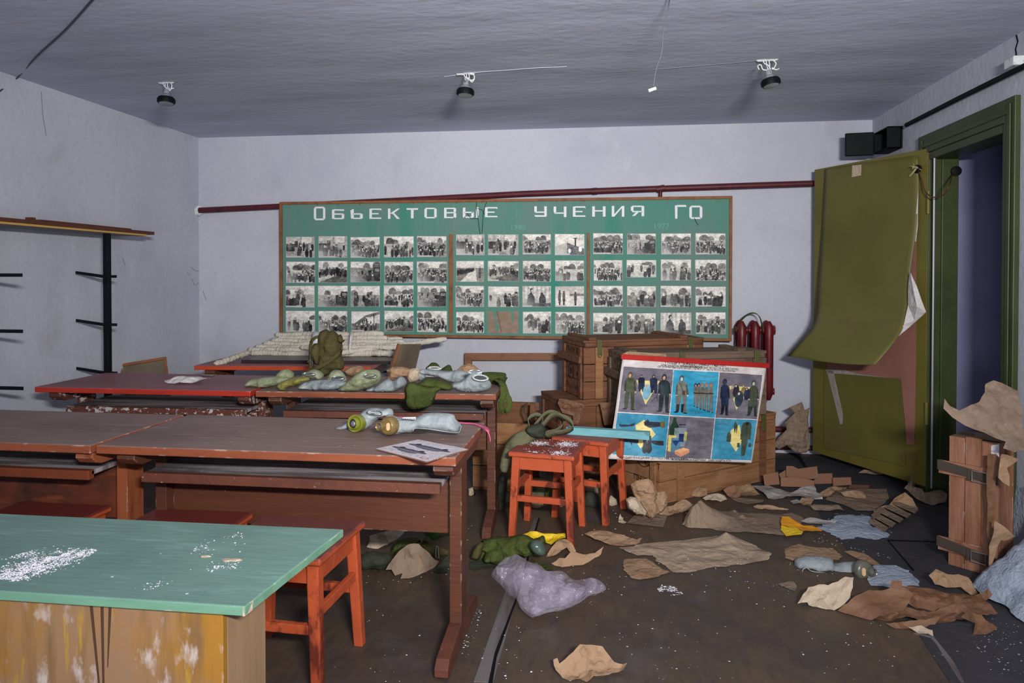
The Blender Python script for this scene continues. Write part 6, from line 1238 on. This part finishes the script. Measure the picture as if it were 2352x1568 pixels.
vwad('crumpled_paper', 'crumpled white paper bag on the floor between the two orange stools', c2([(700, 1200), (740, 1110), (840, 1090), (860, 1150), (830, 1260), (760, 1290), (700, 1260)]), 4.22, .04, KRAFT, .04)
vwad('crumpled_paper', 'white crumpled paper seen through the legs of the rear orange stool', c2([(1480, 1190), (1460, 1110), (1500, 1060), (1550, 1100), (1560, 1150), (1530, 1200)]), 4.32, .03, PALE, .04)
vwad('crumpled_paper', 'crumpled greyish paper behind the rear orange stool under its seat', c2([(1240, 930), (1300, 900), (1370, 920), (1380, 1040), (1300, 1060), (1250, 1010)]), 4.45, .04, PALE, .04)
vwad('crumpled_paper', 'brown paper bag on the floor behind the right legs of the powdered stool', c2([(940, 1290), (950, 1100), (1000, 1060), (1055, 1080), (1065, 1300)]), 4.25, .04, KRAFTD, .03)
vwad('crumpled_paper', 'cream paper roll beyond the leg of the front desk', c2([(148, 1000), (190, 980), (205, 1080), (215, 1225), (148, 1230)]), 4.40, .035, PALE, .03)
vwad('crumpled_paper', 'small yellowish wrapped packet under the second row desk', c2([(232, 945), (260, 938), (298, 945), (295, 980), (240, 975)]), 4.9, .03, KRAFT, .01)
vwad('crumpled_paper', 'dark brown paper heap in the shadow under the second row desk', c2([(210, 1150), (260, 1040), (300, 1010), (300, 1240), (230, 1230)]), 4.55, .03, KRAFTD, .03)
# kraft paper hanging over the lower left crate
def drape(name, label, pts, Y, m, cr=.03, depth=.006, sp=.012, tilt=0, power=.5):
    o = lump(name, pts, Y, depth, m, label, 'paper', k=0, crumple=cr, sp=sp, tilt=tilt); o['group'] = GP; return o
cS = TR(1250, 720, 3.409)
drape('kraft_sheet', 'glossy kraft paper hanging over the front of the lower left crate', cS([(105, 700), (120, 665), (170, 670), (300, 705), (315, 720), (290, 800), (265, 870), (225, 870), (225, 800), (140, 775)]), 4.76, KRAFTD, .035)
drape('kraft_sheet', 'kraft paper sheet hanging at the right of the lower left crate', cS([(435, 700), (560, 690), (550, 760), (530, 870), (470, 875)]), 4.80, KRAFTD, .02)
drape('kraft_sheet', 'rumpled kraft paper stuffed under the ajar lid of the upper right crate', cS([(615, 315), (650, 298), (800, 305), (950, 318), (960, 338), (800, 345), (640, 330)]), 4.60, KRAFT, .03)
# items below the front desk
pap('white crumpled paper on the floor under the front brown desk', cC([(100, 360), (130, 300, .03), (125, 240, .08), (250, 200, .10), (400, 160, .12), (410, 110, .16), (510, 115, .16), (520, 180, .12), (460, 250, .06), (390, 295, .04), (330, 330), (230, 375)]), PALE, .03, sp=.013)
pap('tent shaped kraft sack mouth on the floor in front of the dark rubber hood', cC([(300, 605), (360, 510, .05), (450, 400, .10), (560, 325, .15), (660, 320, .16), (740, 390, .12), (830, 490, .06), (880, 512, .05), (840, 570, .02), (700, 640), (560, 695), (470, 700), (490, 640, .04), (410, 665), (370, 600, .02)]), KRAFTG, .025, sp=.014)
dk = lambda *a, **k: blob(*a, **k)
blob('rubber_hood', cC([(30, 520), (50, 440), (120, 405), (200, 410), (340, 440), (360, 520), (290, 600), (180, 595), (80, 590)]), 0, .05, CANVD, 'dark rubber hood lying flat left of the kraft sack on the floor', 'hood', wr=.012, sp=.012)
blob('green_rag', cC([(370, 400), (400, 330), (470, 280), (600, 270), (690, 290), (640, 330), (520, 340), (430, 400), (390, 430)]), 0, .05, CANV, 'dark green rag behind the kraft sack below the front desk', 'cloth', wr=.014)
blob('webbing_belt', cC([(680, 330), (770, 220), (830, 330), (990, 400), (990, 450), (870, 480), (750, 430)]), 0, .02, CANVB, 'olive webbing belt with a metal buckle on the floor by the kraft sack', 'belt', wr=.006, crumple=.01, k=0)
q = [onz(x, y, .06) for x, y in cC([(855, 350), (875, 355), (885, 480), (850, 468)])]
tag(MB().tube(q+[q[0]], .003, 6).build('belt_buckle', STEEL), 'bright metal frame buckle on the olive webbing belt on the floor', 'buckle')
pap('olive grey cloth scrap right of the kraft sack, by the front desk leg', cC([(820, 620), (850, 570, .03), (930, 500, .04), (990, 460, .03), (990, 520, .03), (975, 625), (880, 640)]), CANVD, .02, name='cloth_scrap')
# round green canister
cn = thing('green_canister', 'round dark green metal canister lying on its side below the front desk', 'canister', tuple(onz(990, 1242)))
c0 = ony(989, 1218, 3.62); c0.z = max(c0.z, .056); ax = Vector((-.45, -.85, .15)).normalized()
MB().lathe(c0, -ax, [(.040, 0), (.052, .003), (.054, .010), (.052, .016), (.052, .15), (.046, .156), (.001, .156)], 36).build('body', LGREEN, cn, world=True, smooth=True)
b = MB()
for r in (.014, .027, .040): b.torus(c0+ax*.001, ax, r, .0022, 32, 6)
b.build('ribbed_end', LGREEN, cn, world=True, smooth=True)
# rags and glass in front of the powdered stool
rg = thing('rag_pile', 'crumpled dark green canvas rags on the floor in front of the powdered stool', 'cloth', tuple(onz(1150, 1290)))
lump('rag', cC([(1230, 450), (1300, 340), (1380, 290), (1480, 265), (1650, 260), (1790, 240), (1900, 290), (1990, 250), (2040, 300), (1960, 400), (1860, 440), (1760, 450), (1640, 500), (1560, 555), (1500, 520), (1400, 500), (1340, 480)]), 3.44, .07, CANV, parent=rg, wr=.022, wf=22, zmin=.002, sp=.009, back=1.4)
lump('rag', cC([(1220, 470), (1260, 370), (1330, 300), (1365, 310), (1330, 480), (1260, 490)]), 3.36, .02, CANVB, parent=rg, wr=.006, zmin=.002)
lump('rag', cC([(1360, 500), (1400, 420), (1480, 390), (1560, 400), (1600, 500), (1560, 555), (1500, 545), (1420, 520)]), 3.33, .035, CANV, parent=rg, wr=.016, wf=26, zmin=.002, sp=.008)
pap('flat grey green cloth edge in front of the rag pile', cC([(1215, 520), (1340, 480), (1500, 510), (1500, 560), (1380, 590), (1270, 605), (1215, 590)]), CANVD, .012, name='cloth_scrap')
pap('frayed dark green net scrap behind the plastic bag', cC([(1900, 500), (1960, 510), (2060, 560), (2130, 600), (2040, 610), (1980, 590)]), CANV, .02, name='cloth_scrap')
lump('goggle_frame', cC([(1865, 340), (1890, 290), (1950, 280), (2010, 320), (2045, 400), (2030, 445), (1970, 450), (1900, 410)]), 3.33, .03, mat('green_glass', (76, 92, 84), .25, .6, coat=.5), 'clear greenish goggle lens lying by the rag pile', 'goggles', wr=.006, zmin=.002)
# yellow foil
yf = sheet('yellow_wrapper', cC([(1760, 185, .05), (1900, 190, .05), (2040, 205, .05), (2250, 195, .05), (2255, 250, .02), (2160, 300, .01), (2100, 335, .005), (2030, 290, .01), (1900, 260, .01), (1830, 265, .01)]), YELLOW, 'bright yellow crumpled wrapper in front of the powdered stool', 'wrapper', amp=.03, sp=.012)
sheet('yellow_wrapper', cA([(1845, 805, .03), (1920, 808, .03), (2000, 860, .02), (2080, 900), (2200, 915), (2300, 965), (2290, 975), (2080, 975), (2000, 930), (1840, 915), (1830, 850)]), AMBER, 'amber paper wrapper lying on the end of the long grey brown sheet', 'wrapper', amp=.006, base=.012)
sheet('yellow_wrapper', cA([(1835, 915, .012), (1960, 920, .012), (2085, 980, .005), (2060, 1020), (1980, 1022), (1890, 1036), (1830, 965)]), YELLOW, 'yellow paper scrap attached below the amber wrapper', 'wrapper', amp=.012, base=.006)
# plastic bag
pbag = thing('plastic_bag', 'crumpled clear lilac plastic bag on the open floor beside the front desk leg', 'bag', tuple(onz(1230, 1400)))
lump('film', cE([(262, 710), (285, 660), (330, 610), (400, 578), (455, 580), (520, 620), (590, 640), (640, 680), (740, 680), (800, 730), (860, 740), (940, 725), (1000, 750), (1035, 800), (980, 830), (930, 840), (860, 890), (760, 935), (640, 960), (560, 985), (520, 985), (460, 930), (425, 860), (380, 840), (330, 780)]), 2.92, .07, FILM, parent=pbag, crumple=.085, wr=.016, zmin=.002, sp=.021, back=.9, tilt=.9)
lump('film_fold', cE([(410, 700), (470, 660), (560, 660), (700, 720), (800, 790), (900, 800), (780, 900), (640, 930), (540, 970), (440, 880)]), 2.90, .05, FILM, parent=pbag, crumple=.085, wr=.014, zmin=.002, sp=.021, back=.9, tilt=.9)
# gas mask on the floor
fm = thing('gas_mask', 'grey gas mask with cork plug lying on the floor near the powder patches', 'gas mask', tuple(onz(1900, 1322)), 0, 'gas masks')
lump('rubber_hood', c7([(342, 820), (360, 785), (430, 768), (520, 768), (585, 780), (600, 815), (660, 805), (740, 803), (775, 830), (765, 895), (740, 908), (660, 880), (560, 872), (480, 868), (440, 850), (410, 884), (390, 872), (355, 850)]), 3.52, .05, RUBG, parent=fm, wr=.008, wf=15, zmin=.002, sp=.01)
MB().tube(smoothpath([ony(x, y, 3.46) for x, y in c7([(392, 880), (398, 850), (420, 836), (450, 858), (520, 870), (600, 878), (660, 880)])], 4), .003, 6).build('hood_rim', RUBG, fm, world=True, smooth='all')
filt(fm, 1700+790/2.761, 1000+858/2.761, 3.44, .044, (.35, -.88, .12), mat('filter_grey', (96, 96, 84), .3, .5, coat=.4), -1)
# powder patches and loose flakes
def patch(label, pts, seed, h=.006):
    P_ = [onz(x, y) for x, y in pts]; poly = [(p.x, p.y) for p in P_]; R_ = random.Random(seed); Q = []
    for i in range(len(poly)):
        a, b_ = np.array(poly[i]), np.array(poly[(i+1) % len(poly)]); n = max(1, int(np.hypot(*(b_-a))/.02))
        Q += [a+(b_-a)*k/n+np.array([R_.uniform(-.010, .010), R_.uniform(-.010, .010)]) for k in range(n)]
    V_, F_, D_ = mesh2d(Q, .012); mb = MB()
    mb.add([(p[0], p[1], .0035+h*min(1, d/.05)*(.8+.5*NZ.noise(Vector((p[0]*40, p[1]*40, seed)))+.7*NZ.noise(Vector((p[0]*12, p[1]*12, seed))))) for p, d in zip(V_, D_)], F_)
    o = mb.build('powder_patch', POWD, smooth='all'); tag(o, label, 'powder', None, 'stuff'); return o
patch('larger patch of blue white powder on the floor beside the stacked tile strips', c7([(490, 585), (560, 560), (600, 510), (700, 508), (800, 510), (850, 520), (815, 570), (870, 590), (940, 620), (930, 655), (860, 660), (760, 650), (640, 665), (600, 640), (560, 620)]), 3)
patch('smooth blue white powder patch behind the torn sack pile', c7([(810, 905), (850, 830), (900, 822), (980, 822), (1050, 850), (1110, 900), (1140, 955), (1030, 960), (940, 965), (840, 958)]), 5, .003)
def flakes(name, label, pts, n, r, seed, m=POWW, thr=-.2, cl=3):
    dust(name, label, [onz(x, y) for x, y in pts], .0028, m, n, r, seed, None, 'debris', cl, thr)
flakes('plaster_flakes', 'small white plaster crumbs strewn over the open brown floor', [(1090, 1568), (1330, 1180), (1560, 1150), (1900, 1300), (2150, 1568)], 330, .0045, 11)
flakes('plaster_flakes', 'cluster of white flakes on the brown floor before the small kraft sheet', cE([(1380, 800), (1420, 770), (1500, 790), (1560, 840), (1480, 850), (1400, 830)]), 420, .003, 12, thr=-.1, cl=26)
flakes('plaster_flakes', 'white crumbs around the larger powder patch by the dark floor sheet', c7([(420, 560), (600, 490), (900, 500), (1060, 760), (1000, 800), (700, 720), (450, 680)]), 260, .005, 13, POWD)
flakes('plaster_flakes', 'white crumbs on the floor below the desks around the rags', [(830, 1568), (840, 1300), (1100, 1200), (1160, 1350), (1100, 1568)], 90, .004, 14)
# stacked cards by the crate and the door
def card(label, pts, Y, m=CARD, lean=.12):
    P_ = [ony(x, y, Y) for x, y in pts]; z0 = min(p.z for p in P_)
    P_ = [Vector((p.x, p.y+(p.z-z0)*lean, max(.003, p.z))) for p in P_]
    o = MB().prism(P_, (0, .004, 0)).build('brown_card', m); tag(o, label, 'card', 'brown cards by the crates'); return o
card('brown card dusted with white leaning at the right foot of the crates', cB([(65, 935), (235, 905), (250, 1040), (80, 1052)]), 4.78)
card('dusty corner of brown card left of the tallest folded card', cB([(240, 925), (318, 880), (320, 960), (262, 970)]), 4.86)
card('tallest folded brown card standing in the row, left half', cB([(328, 838), (400, 838), (465, 868), (470, 995), (325, 950)]), 4.84)
card('tallest folded brown card standing in the row, right half', cB([(465, 868), (675, 842), (688, 970), (470, 995)]), 4.85)
card('brown card third from the left in the row of cards', cB([(640, 925), (845, 918), (848, 1030), (640, 1040)]), 4.92)
card('brown card at the right end of the row with white specks', cB([(850, 968), (1055, 962), (1058, 1045), (850, 1058)]), 4.88)
card('long low brown card in front of the tallest folded card', cB([(262, 965), (440, 962), (640, 1000), (640, 1050), (480, 1068), (262, 1062)]), 4.74)
for lab, P_, m_, a_, bs in [
    ('flat brown card lying right of the card row', [(1040, 1040), (1262, 1050), (1250, 1092), (1020, 1082)], CARD, .004, .006),
    ('large dull brown sheet stack lying flat before the door', [(760, 1210), (830, 1120), (1000, 1090), (1450, 1090), (1480, 1190), (1420, 1260), (1300, 1340), (1100, 1330), (940, 1260)], KRAFTG, .012, .004),
    ('folded kraft scrap on the flat sheet stack', [(930, 1130), (1100, 1125, .02), (1180, 1115, .03), (1225, 1190), (1150, 1200), (980, 1165)], KRAFT, .02, .016),
    ('brown paper pieces left of the flat sheet stack', [(700, 1120), (800, 1100, .02), (940, 1075, .03), (1010, 1065, .02), (930, 1120, .01), (830, 1175), (740, 1180)], KRAFT, .025, .004),
    ('ragged layered paper strip before the flat sheet stack', [(560, 1280), (640, 1262, .02), (760, 1275, .02), (900, 1270, .02), (985, 1330), (800, 1345), (640, 1330)], KRAFTG, .03, .003),
    ('thin grey paper scraps edging the larger powder patch', [(485, 1440), (520, 1425, .02), (600, 1395, .03), (680, 1400, .02), (900, 1440, .01), (860, 1490), (700, 1480), (560, 1470)], GREYP, .02, .003),
    ('round brown paper scrap left of the ragged layered strip', [(465, 1235), (500, 1190, .02), (600, 1185, .02), (648, 1215), (600, 1270), (510, 1275)], KRAFT, .015, .003),
    ('white grey shred beside the round brown paper scrap', [(365, 1225), (440, 1205, .01), (500, 1230, .01), (480, 1250), (400, 1256)], GREYP, .012, .003),
    ('small pale shred left of the flat sheet stack', [(635, 1195), (730, 1180, .01), (735, 1205), (650, 1208)], WHITEP, .01, .006),
    ('orange brown triangular paper tent by the tile strips', [(1345, 1335), (1380, 1290, .03), (1480, 1275, .05), (1580, 1180, .12), (1670, 1130, .17), (1760, 1200, .12), (1820, 1310, .03), (1640, 1342), (1500, 1325, .01)], KRAFT, .03, .004),
    ('curling pale paper at the foot of the open door', [(1140, 910), (1210, 872, .05), (1290, 880, .05), (1400, 895, .05), (1500, 850, .10), (1540, 865, .08), (1480, 920, .02), (1330, 930), (1220, 912, .01)], KRAFTG, .03, .003),
    ('crumpled greenish paper heap beside the upright crate in shadow', [(1640, 1080, .04), (1690, 1040, .10), (1785, 930, .22), (1760, 1060, .08), (1880, 1095, .10), (1900, 1140, .06), (2060, 1100, .10), (2140, 1150, .05), (2140, 1240), (1960, 1280), (1800, 1200, .01), (1700, 1120, .02)], KRAFTG, .05, .003)]:
    sheet('loose_paper', cB(P_), m_, lab, 'paper', amp=a_, base=bs, sp=.016, f=12, group=GP)
# fanned floor tile strips by the larger powder patch
for k in range(5):
    x, y = 1980+k*15, 1204-k*2
    P_ = [onz(*p, 0) for p in cB([(1250+k*62, 1490-k*40), (1300+k*62, 1452-k*36), (1470+k*85, 1545-k*36), (1430+k*85, 1590-k*38)])]
    z = .004+.008*k
    tag(MB().prism([Vector((p.x, p.y, z+(.007 if i in (0, 1) else 0))) for i, p in enumerate(P_)], (0, 0, .006)).build('tile_strip', STRIP if False else KRAFTG),
        ['frontmost lifted tile strip of the fan by the powder patch', 'second lifted tile strip of the fan by the powder patch', 'middle lifted tile strip of the fan by the powder patch', 'fourth lifted tile strip of the fan by the powder patch', 'rearmost lifted tile strip of the fan, near the paper tent'][k], 'floor tile', 'fanned floor tile strips')
for k, P_ in enumerate([[(1295, 1355), (1360, 1352), (1340, 1410), (1310, 1395)], [(1365, 1355), (1440, 1352), (1360, 1450), (1300, 1480), (1280, 1440)]]):
    P3 = [onz(*p, 0) for p in cB(P_)]; tag(MB().prism([Vector((p.x, p.y, .012+.012*k)) for p in P3], (0, 0, .006)).build('tile_strip', KRAFTG), ['small crossed tile piece at the left of the fan', 'larger crossed tile piece at the left of the fan'][k], 'floor tile', 'fanned floor tile strips')

# ============================================================ UPRIGHT CRATE, POWDER HEAP AND PAPER AT THE RIGHT
rz = math.atan2(3.50-3.64, 1.745-1.60); ct = thing('upright_crate', 'narrow wooden crate standing on end at the right, belted with two leather straps', 'crate', (1.60, 3.64, 0), rz, 'wooden crates')
Wd, Hd, Dp = .205, .62, .20
for k in range(3): MB().box((k*Wd/3+.001, 0, .0), ((k+1)*Wd/3-.001, .016, Hd-(.008 if k != 1 else 0)), j=.001).build('face_board', PINEV, ct, bevel=.001)
MB().box((0, .016, 0), (.014, Dp, Hd-.01)).build('side_board', PINEV, ct, bevel=.002)
MB().box((Wd-.014, .016, 0), (Wd, .075, Hd-.03)).build('side_board', PINEV, ct, bevel=.002)
MB().box((.02, Dp-.014, 0), (Wd, Dp, Hd-.01)).build('back_board', PINEV, ct, bevel=.002)
MB().box((.10, .02, Hd-.005), (.205, .10, Hd+.022)).build('top_block', PINEG, ct, bevel=.003)
MB().box((.0, .016, Hd-.03), (Wd, Dp-.02, Hd-.008)).build('top_board', PINEG, ct, bevel=.002)
MB().prism([(Wd-.03, -.001, Hd-.10), (Wd-.03, -.001, Hd-.02), (Wd+.001, -.001, Hd-.01), (Wd+.001, -.001, Hd-.07), (Wd-.015, -.001, Hd-.085)], (0, -.001, 0)).build('powder_smear', POWW, ct)
for z, sl in ((.465, -.012), (.10, -.02)):
    st = MB().prism([(-.045, -.013, z+.03), (Wd+.004, -.013, z+.012+sl), (Wd+.004, -.013, z-.026+sl), (-.045, -.013, z-.018)], (0, -.006, 0)).build('leather_strap', LEATH, ct, bevel=.002)
    MB().box((-.04, -.013, z-.035), (Wd+.002, 0, z+.028)).build('strap_board', PINEV, ct, bevel=.002)
    zc = z-.008+sl*.7; w_, h_ = .030, .024; cx = .135
    MB().tube([(cx-w_, -.022, zc-h_), (cx+w_, -.022, zc-h_), (cx+w_, -.022, zc+h_), (cx-w_, -.022, zc+h_), (cx-w_, -.022, zc-h_-.001)], .0028, 8).build('buckle', STEEL, st)
    MB().box((.085, -.024, zc-.024), (.097, -.013, zc+.028)).build('keeper_loop', LEATH, st, bevel=.002)
# paper sheets over and beside the crate
def vsheet(name, label, pts, Y, m, cr=.04, sp=.014, dy=None, cat='paper'):
    fr = yframe(Y); P_ = [ony(x, y, Y) for x, y in pts]; poly = [(p.x, p.z) for p in P_]; SEED[0] += 1; sd = SEED[0]
    V_, F_, D_ = mesh2d(poly, sp); mb = MB()
    mb.add([(p[0], Y-cr*crease(p, sd, f=10)-.25*cr*NZ.noise(Vector((p[0]*12, p[1]*12, sd)))+(dy(p[0], p[1]) if dy else 0), p[1]) for p in V_], F_)
    o = mb.build(name, m); tag(o, label, cat, GP); return o
vsheet('kraft_sheet', 'big crumpled kraft sheet flaring up over the top of the upright crate', cD([(485, 460), (510, 400), (530, 350), (575, 430), (670, 480), (760, 445), (880, 360), (990, 255), (1050, 165), (1110, 112), (1180, 135), (1330, 225), (1330, 850), (1210, 868), (1155, 908), (1060, 880), (1090, 800), (1000, 775), (900, 720), (800, 690), (690, 645), (570, 560)]), 3.34, KRAFTG, .11, .012, dy=lambda x, z: (z-.65)*.5-(x-1.6)*.3)
vsheet('kraft_sheet', 'folded kraft flap hanging at the right of the upright crate top', cD([(1060, 960), (1120, 965), (1270, 1020), (1210, 1080), (1130, 1130), (1155, 1230), (1145, 1345), (1060, 1290), (1010, 1240), (1040, 1080)]), 3.36, KRAFT, .04, .012)
vsheet('kraft_sheet', 'long kraft strip lining the right edge of the upright crate', cD([(890, 950), (1000, 960), (1030, 1000), (1000, 1200), (985, 1400), (960, 1700), (930, 2000), (940, 2300), (880, 2420), (890, 1900), (880, 1400)]), 3.44, KRAFTD, .03, .014)
vsheet('kraft_sheet', 'kraft corner sticking out over the powder heap beside the upright crate', c7([(1605, 640), (1620, 540), (1680, 580), (1745, 640), (1700, 668), (1660, 672), (1640, 720), (1600, 830), (1580, 840), (1590, 700)]), 3.36, KRAFT, .03, .012)
# heap of blue white powder against the right wall
mb = MB(); G = []; R_ = random.Random(4)
for i in range(70):
    row = []; y = 2.72+i*(3.80-2.72)/69
    for j in range(40):
        edge = 1.60+.03*math.sin(y*7)+.04*NZ.noise(Vector((y*9, 2, 3))); edge = max(edge, 1.78+(y-3.5)*.9 if y > 3.36 else edge)
        edge = min(edge, XR-.03); x = edge+(XR-.001-edge)*j/39; u = j/39; fy = max(0, min(1, (y-2.86)/.42)); fy = fy*fy*(3-2*fy)
        h = (.34*u**.8)*fy+.02*fy
        h *= 1+.22*NZ.noise(Vector((x*7, y*7, 1)))+.10*NZ.noise(Vector((x*24, y*24, 5)))
        row.append((x, y, max(0.001, h+.010*abs(NZ.noise(Vector((x*40, y*40, 8))))*fy)))
    G.append(row)
o = mb.grid(G).build('powder_heap', POWD, smooth='all'); tag(o, 'large blue white powder heap spilled against the right wall beside the upright crate', 'powder', None, 'stuff')
flakes('plaster_flakes', 'white crumbs on the dark floor in front of the powder heap', [(2220, 1490), (2280, 1420), (2352, 1440), (2352, 1568), (2270, 1540)], 110, .004, 15, POWD)
# scuffs and flaked marks on the plaster
for k, P_ in enumerate([[(441, 640), (447, 655)], [(437, 612), (452, 622), (470, 618)], [(449, 655), (462, 645), (478, 640)], [(466, 668), (474, 690)], [(430, 625), (436, 632)], [(95, 210), (98, 260), (106, 312)], [(180, 192), (196, 200)], [(282, 592), (288, 610)]]):
    lf = P_[0][0] < 458
    pts_ = [onx(x, y, XL+.0012) if lf else ony(x, y, YB-.0012) for x, y in P_]
    o = MB().ribbon(smoothpath(pts_, 4), .004, (0, 0, 1) if abs(P_[0][0]-P_[-1][0]) > abs(P_[0][1]-P_[-1][1]) else (0, 1, 0) if lf else (1, 0, 0), .0006).build('wall_scuff', mat('scuff_grey', (138, 136, 146), .9, .1)); o['kind'] = 'structure'
b = MB(); pc = [onz(x, y, HR-.001) for x, y in [(1020, 176), (1100, 166), (1180, 160), (1240, 156), (1302, 153)]]
o = b.ribbon(smoothpath(pc, 5), [.002+.010*math.sin(k*.35)**2 for k in range(21)], (0, 1, 0), .0015).build('ceiling_ridge', CEIL); o['kind'] = 'structure'
b = MB(); pc = [onz(x, y, HR-.001) for x, y in [(1500, 160), (1600, 152), (1700, 143), (1790, 135)]]
o = b.ribbon(smoothpath(pc, 5), .006, (0, 1, 0), .001).build('ceiling_ridge', mat('scuff_grey', (138, 136, 146))); o['kind'] = 'structure'
# canvas bags on the floor behind the orange stools
fb = thing('canvas_bag', 'dark green canvas bag slumped on the floor left of the powdered stool', 'bag', tuple(onz(1155, 1190)), 0, 'green canvas bags')
lump('bag_body', c2([(415, 1180), (425, 960), (450, 860), (500, 850), (520, 900), (500, 1100), (495, 1230), (450, 1235)]), 4.16, .05, CANVD, parent=fb, wr=.014, wf=18, zmin=.003)
fb = thing('canvas_bag', 'grey green canvas bag with a buckled strap seen under the powdered stool', 'bag', tuple(onz(1240, 1190)), 0, 'green canvas bags')
lump('bag_body', c2([(640, 1130), (700, 1000), (730, 905), (840, 900), (960, 915), (1010, 960), (1010, 1100), (960, 1180), (860, 1200), (740, 1160)]), 4.42, .06, CANVG, parent=fb, wr=.014, wf=16, zmin=.003)
lump('bag_fold', c2([(700, 1150), (710, 1080), (780, 1075), (800, 1130), (760, 1180)]), 4.30, .03, CANV, parent=fb, wr=.012, wf=20, zmin=.003)
MB().ribbon(smoothpath([ony(1040+x/4.126, 880+y/4.126, 4.30) for x, y in [(900, 915), (905, 1000), (900, 1100), (905, 1180), (880, 1250), (860, 1275)]], 5), .034, (1, 0, 0), .002).build('strap', CANV, fb, world=True, smooth='all')
MB().tube([ony(1040+x/4.126, 880+y/4.126, 4.285) for x, y in [(850, 1148), (940, 1148), (940, 1178), (850, 1178), (850, 1147)]], .0022, 6).build('strap_buckle', STEEL, fb, world=True)
fb = thing('canvas_bag', 'dark green canvas bag on the floor between the stools and the front crate', 'bag', tuple(onz(1370, 1160)), 0, 'green canvas bags')
lump('bag_body', c2([(1230, 1180), (1240, 1080), (1300, 1020), (1380, 1060), (1400, 1180), (1330, 1200)]), 4.30, .05, CANVD, parent=fb, wr=.014, wf=18, zmin=.003)
flakes('plaster_flakes', 'white scrapings along the floor strip by the front desk foot', [(1060, 1500), (1085, 1380), (1110, 1390), (1080, 1520)], 60, .004, 16)
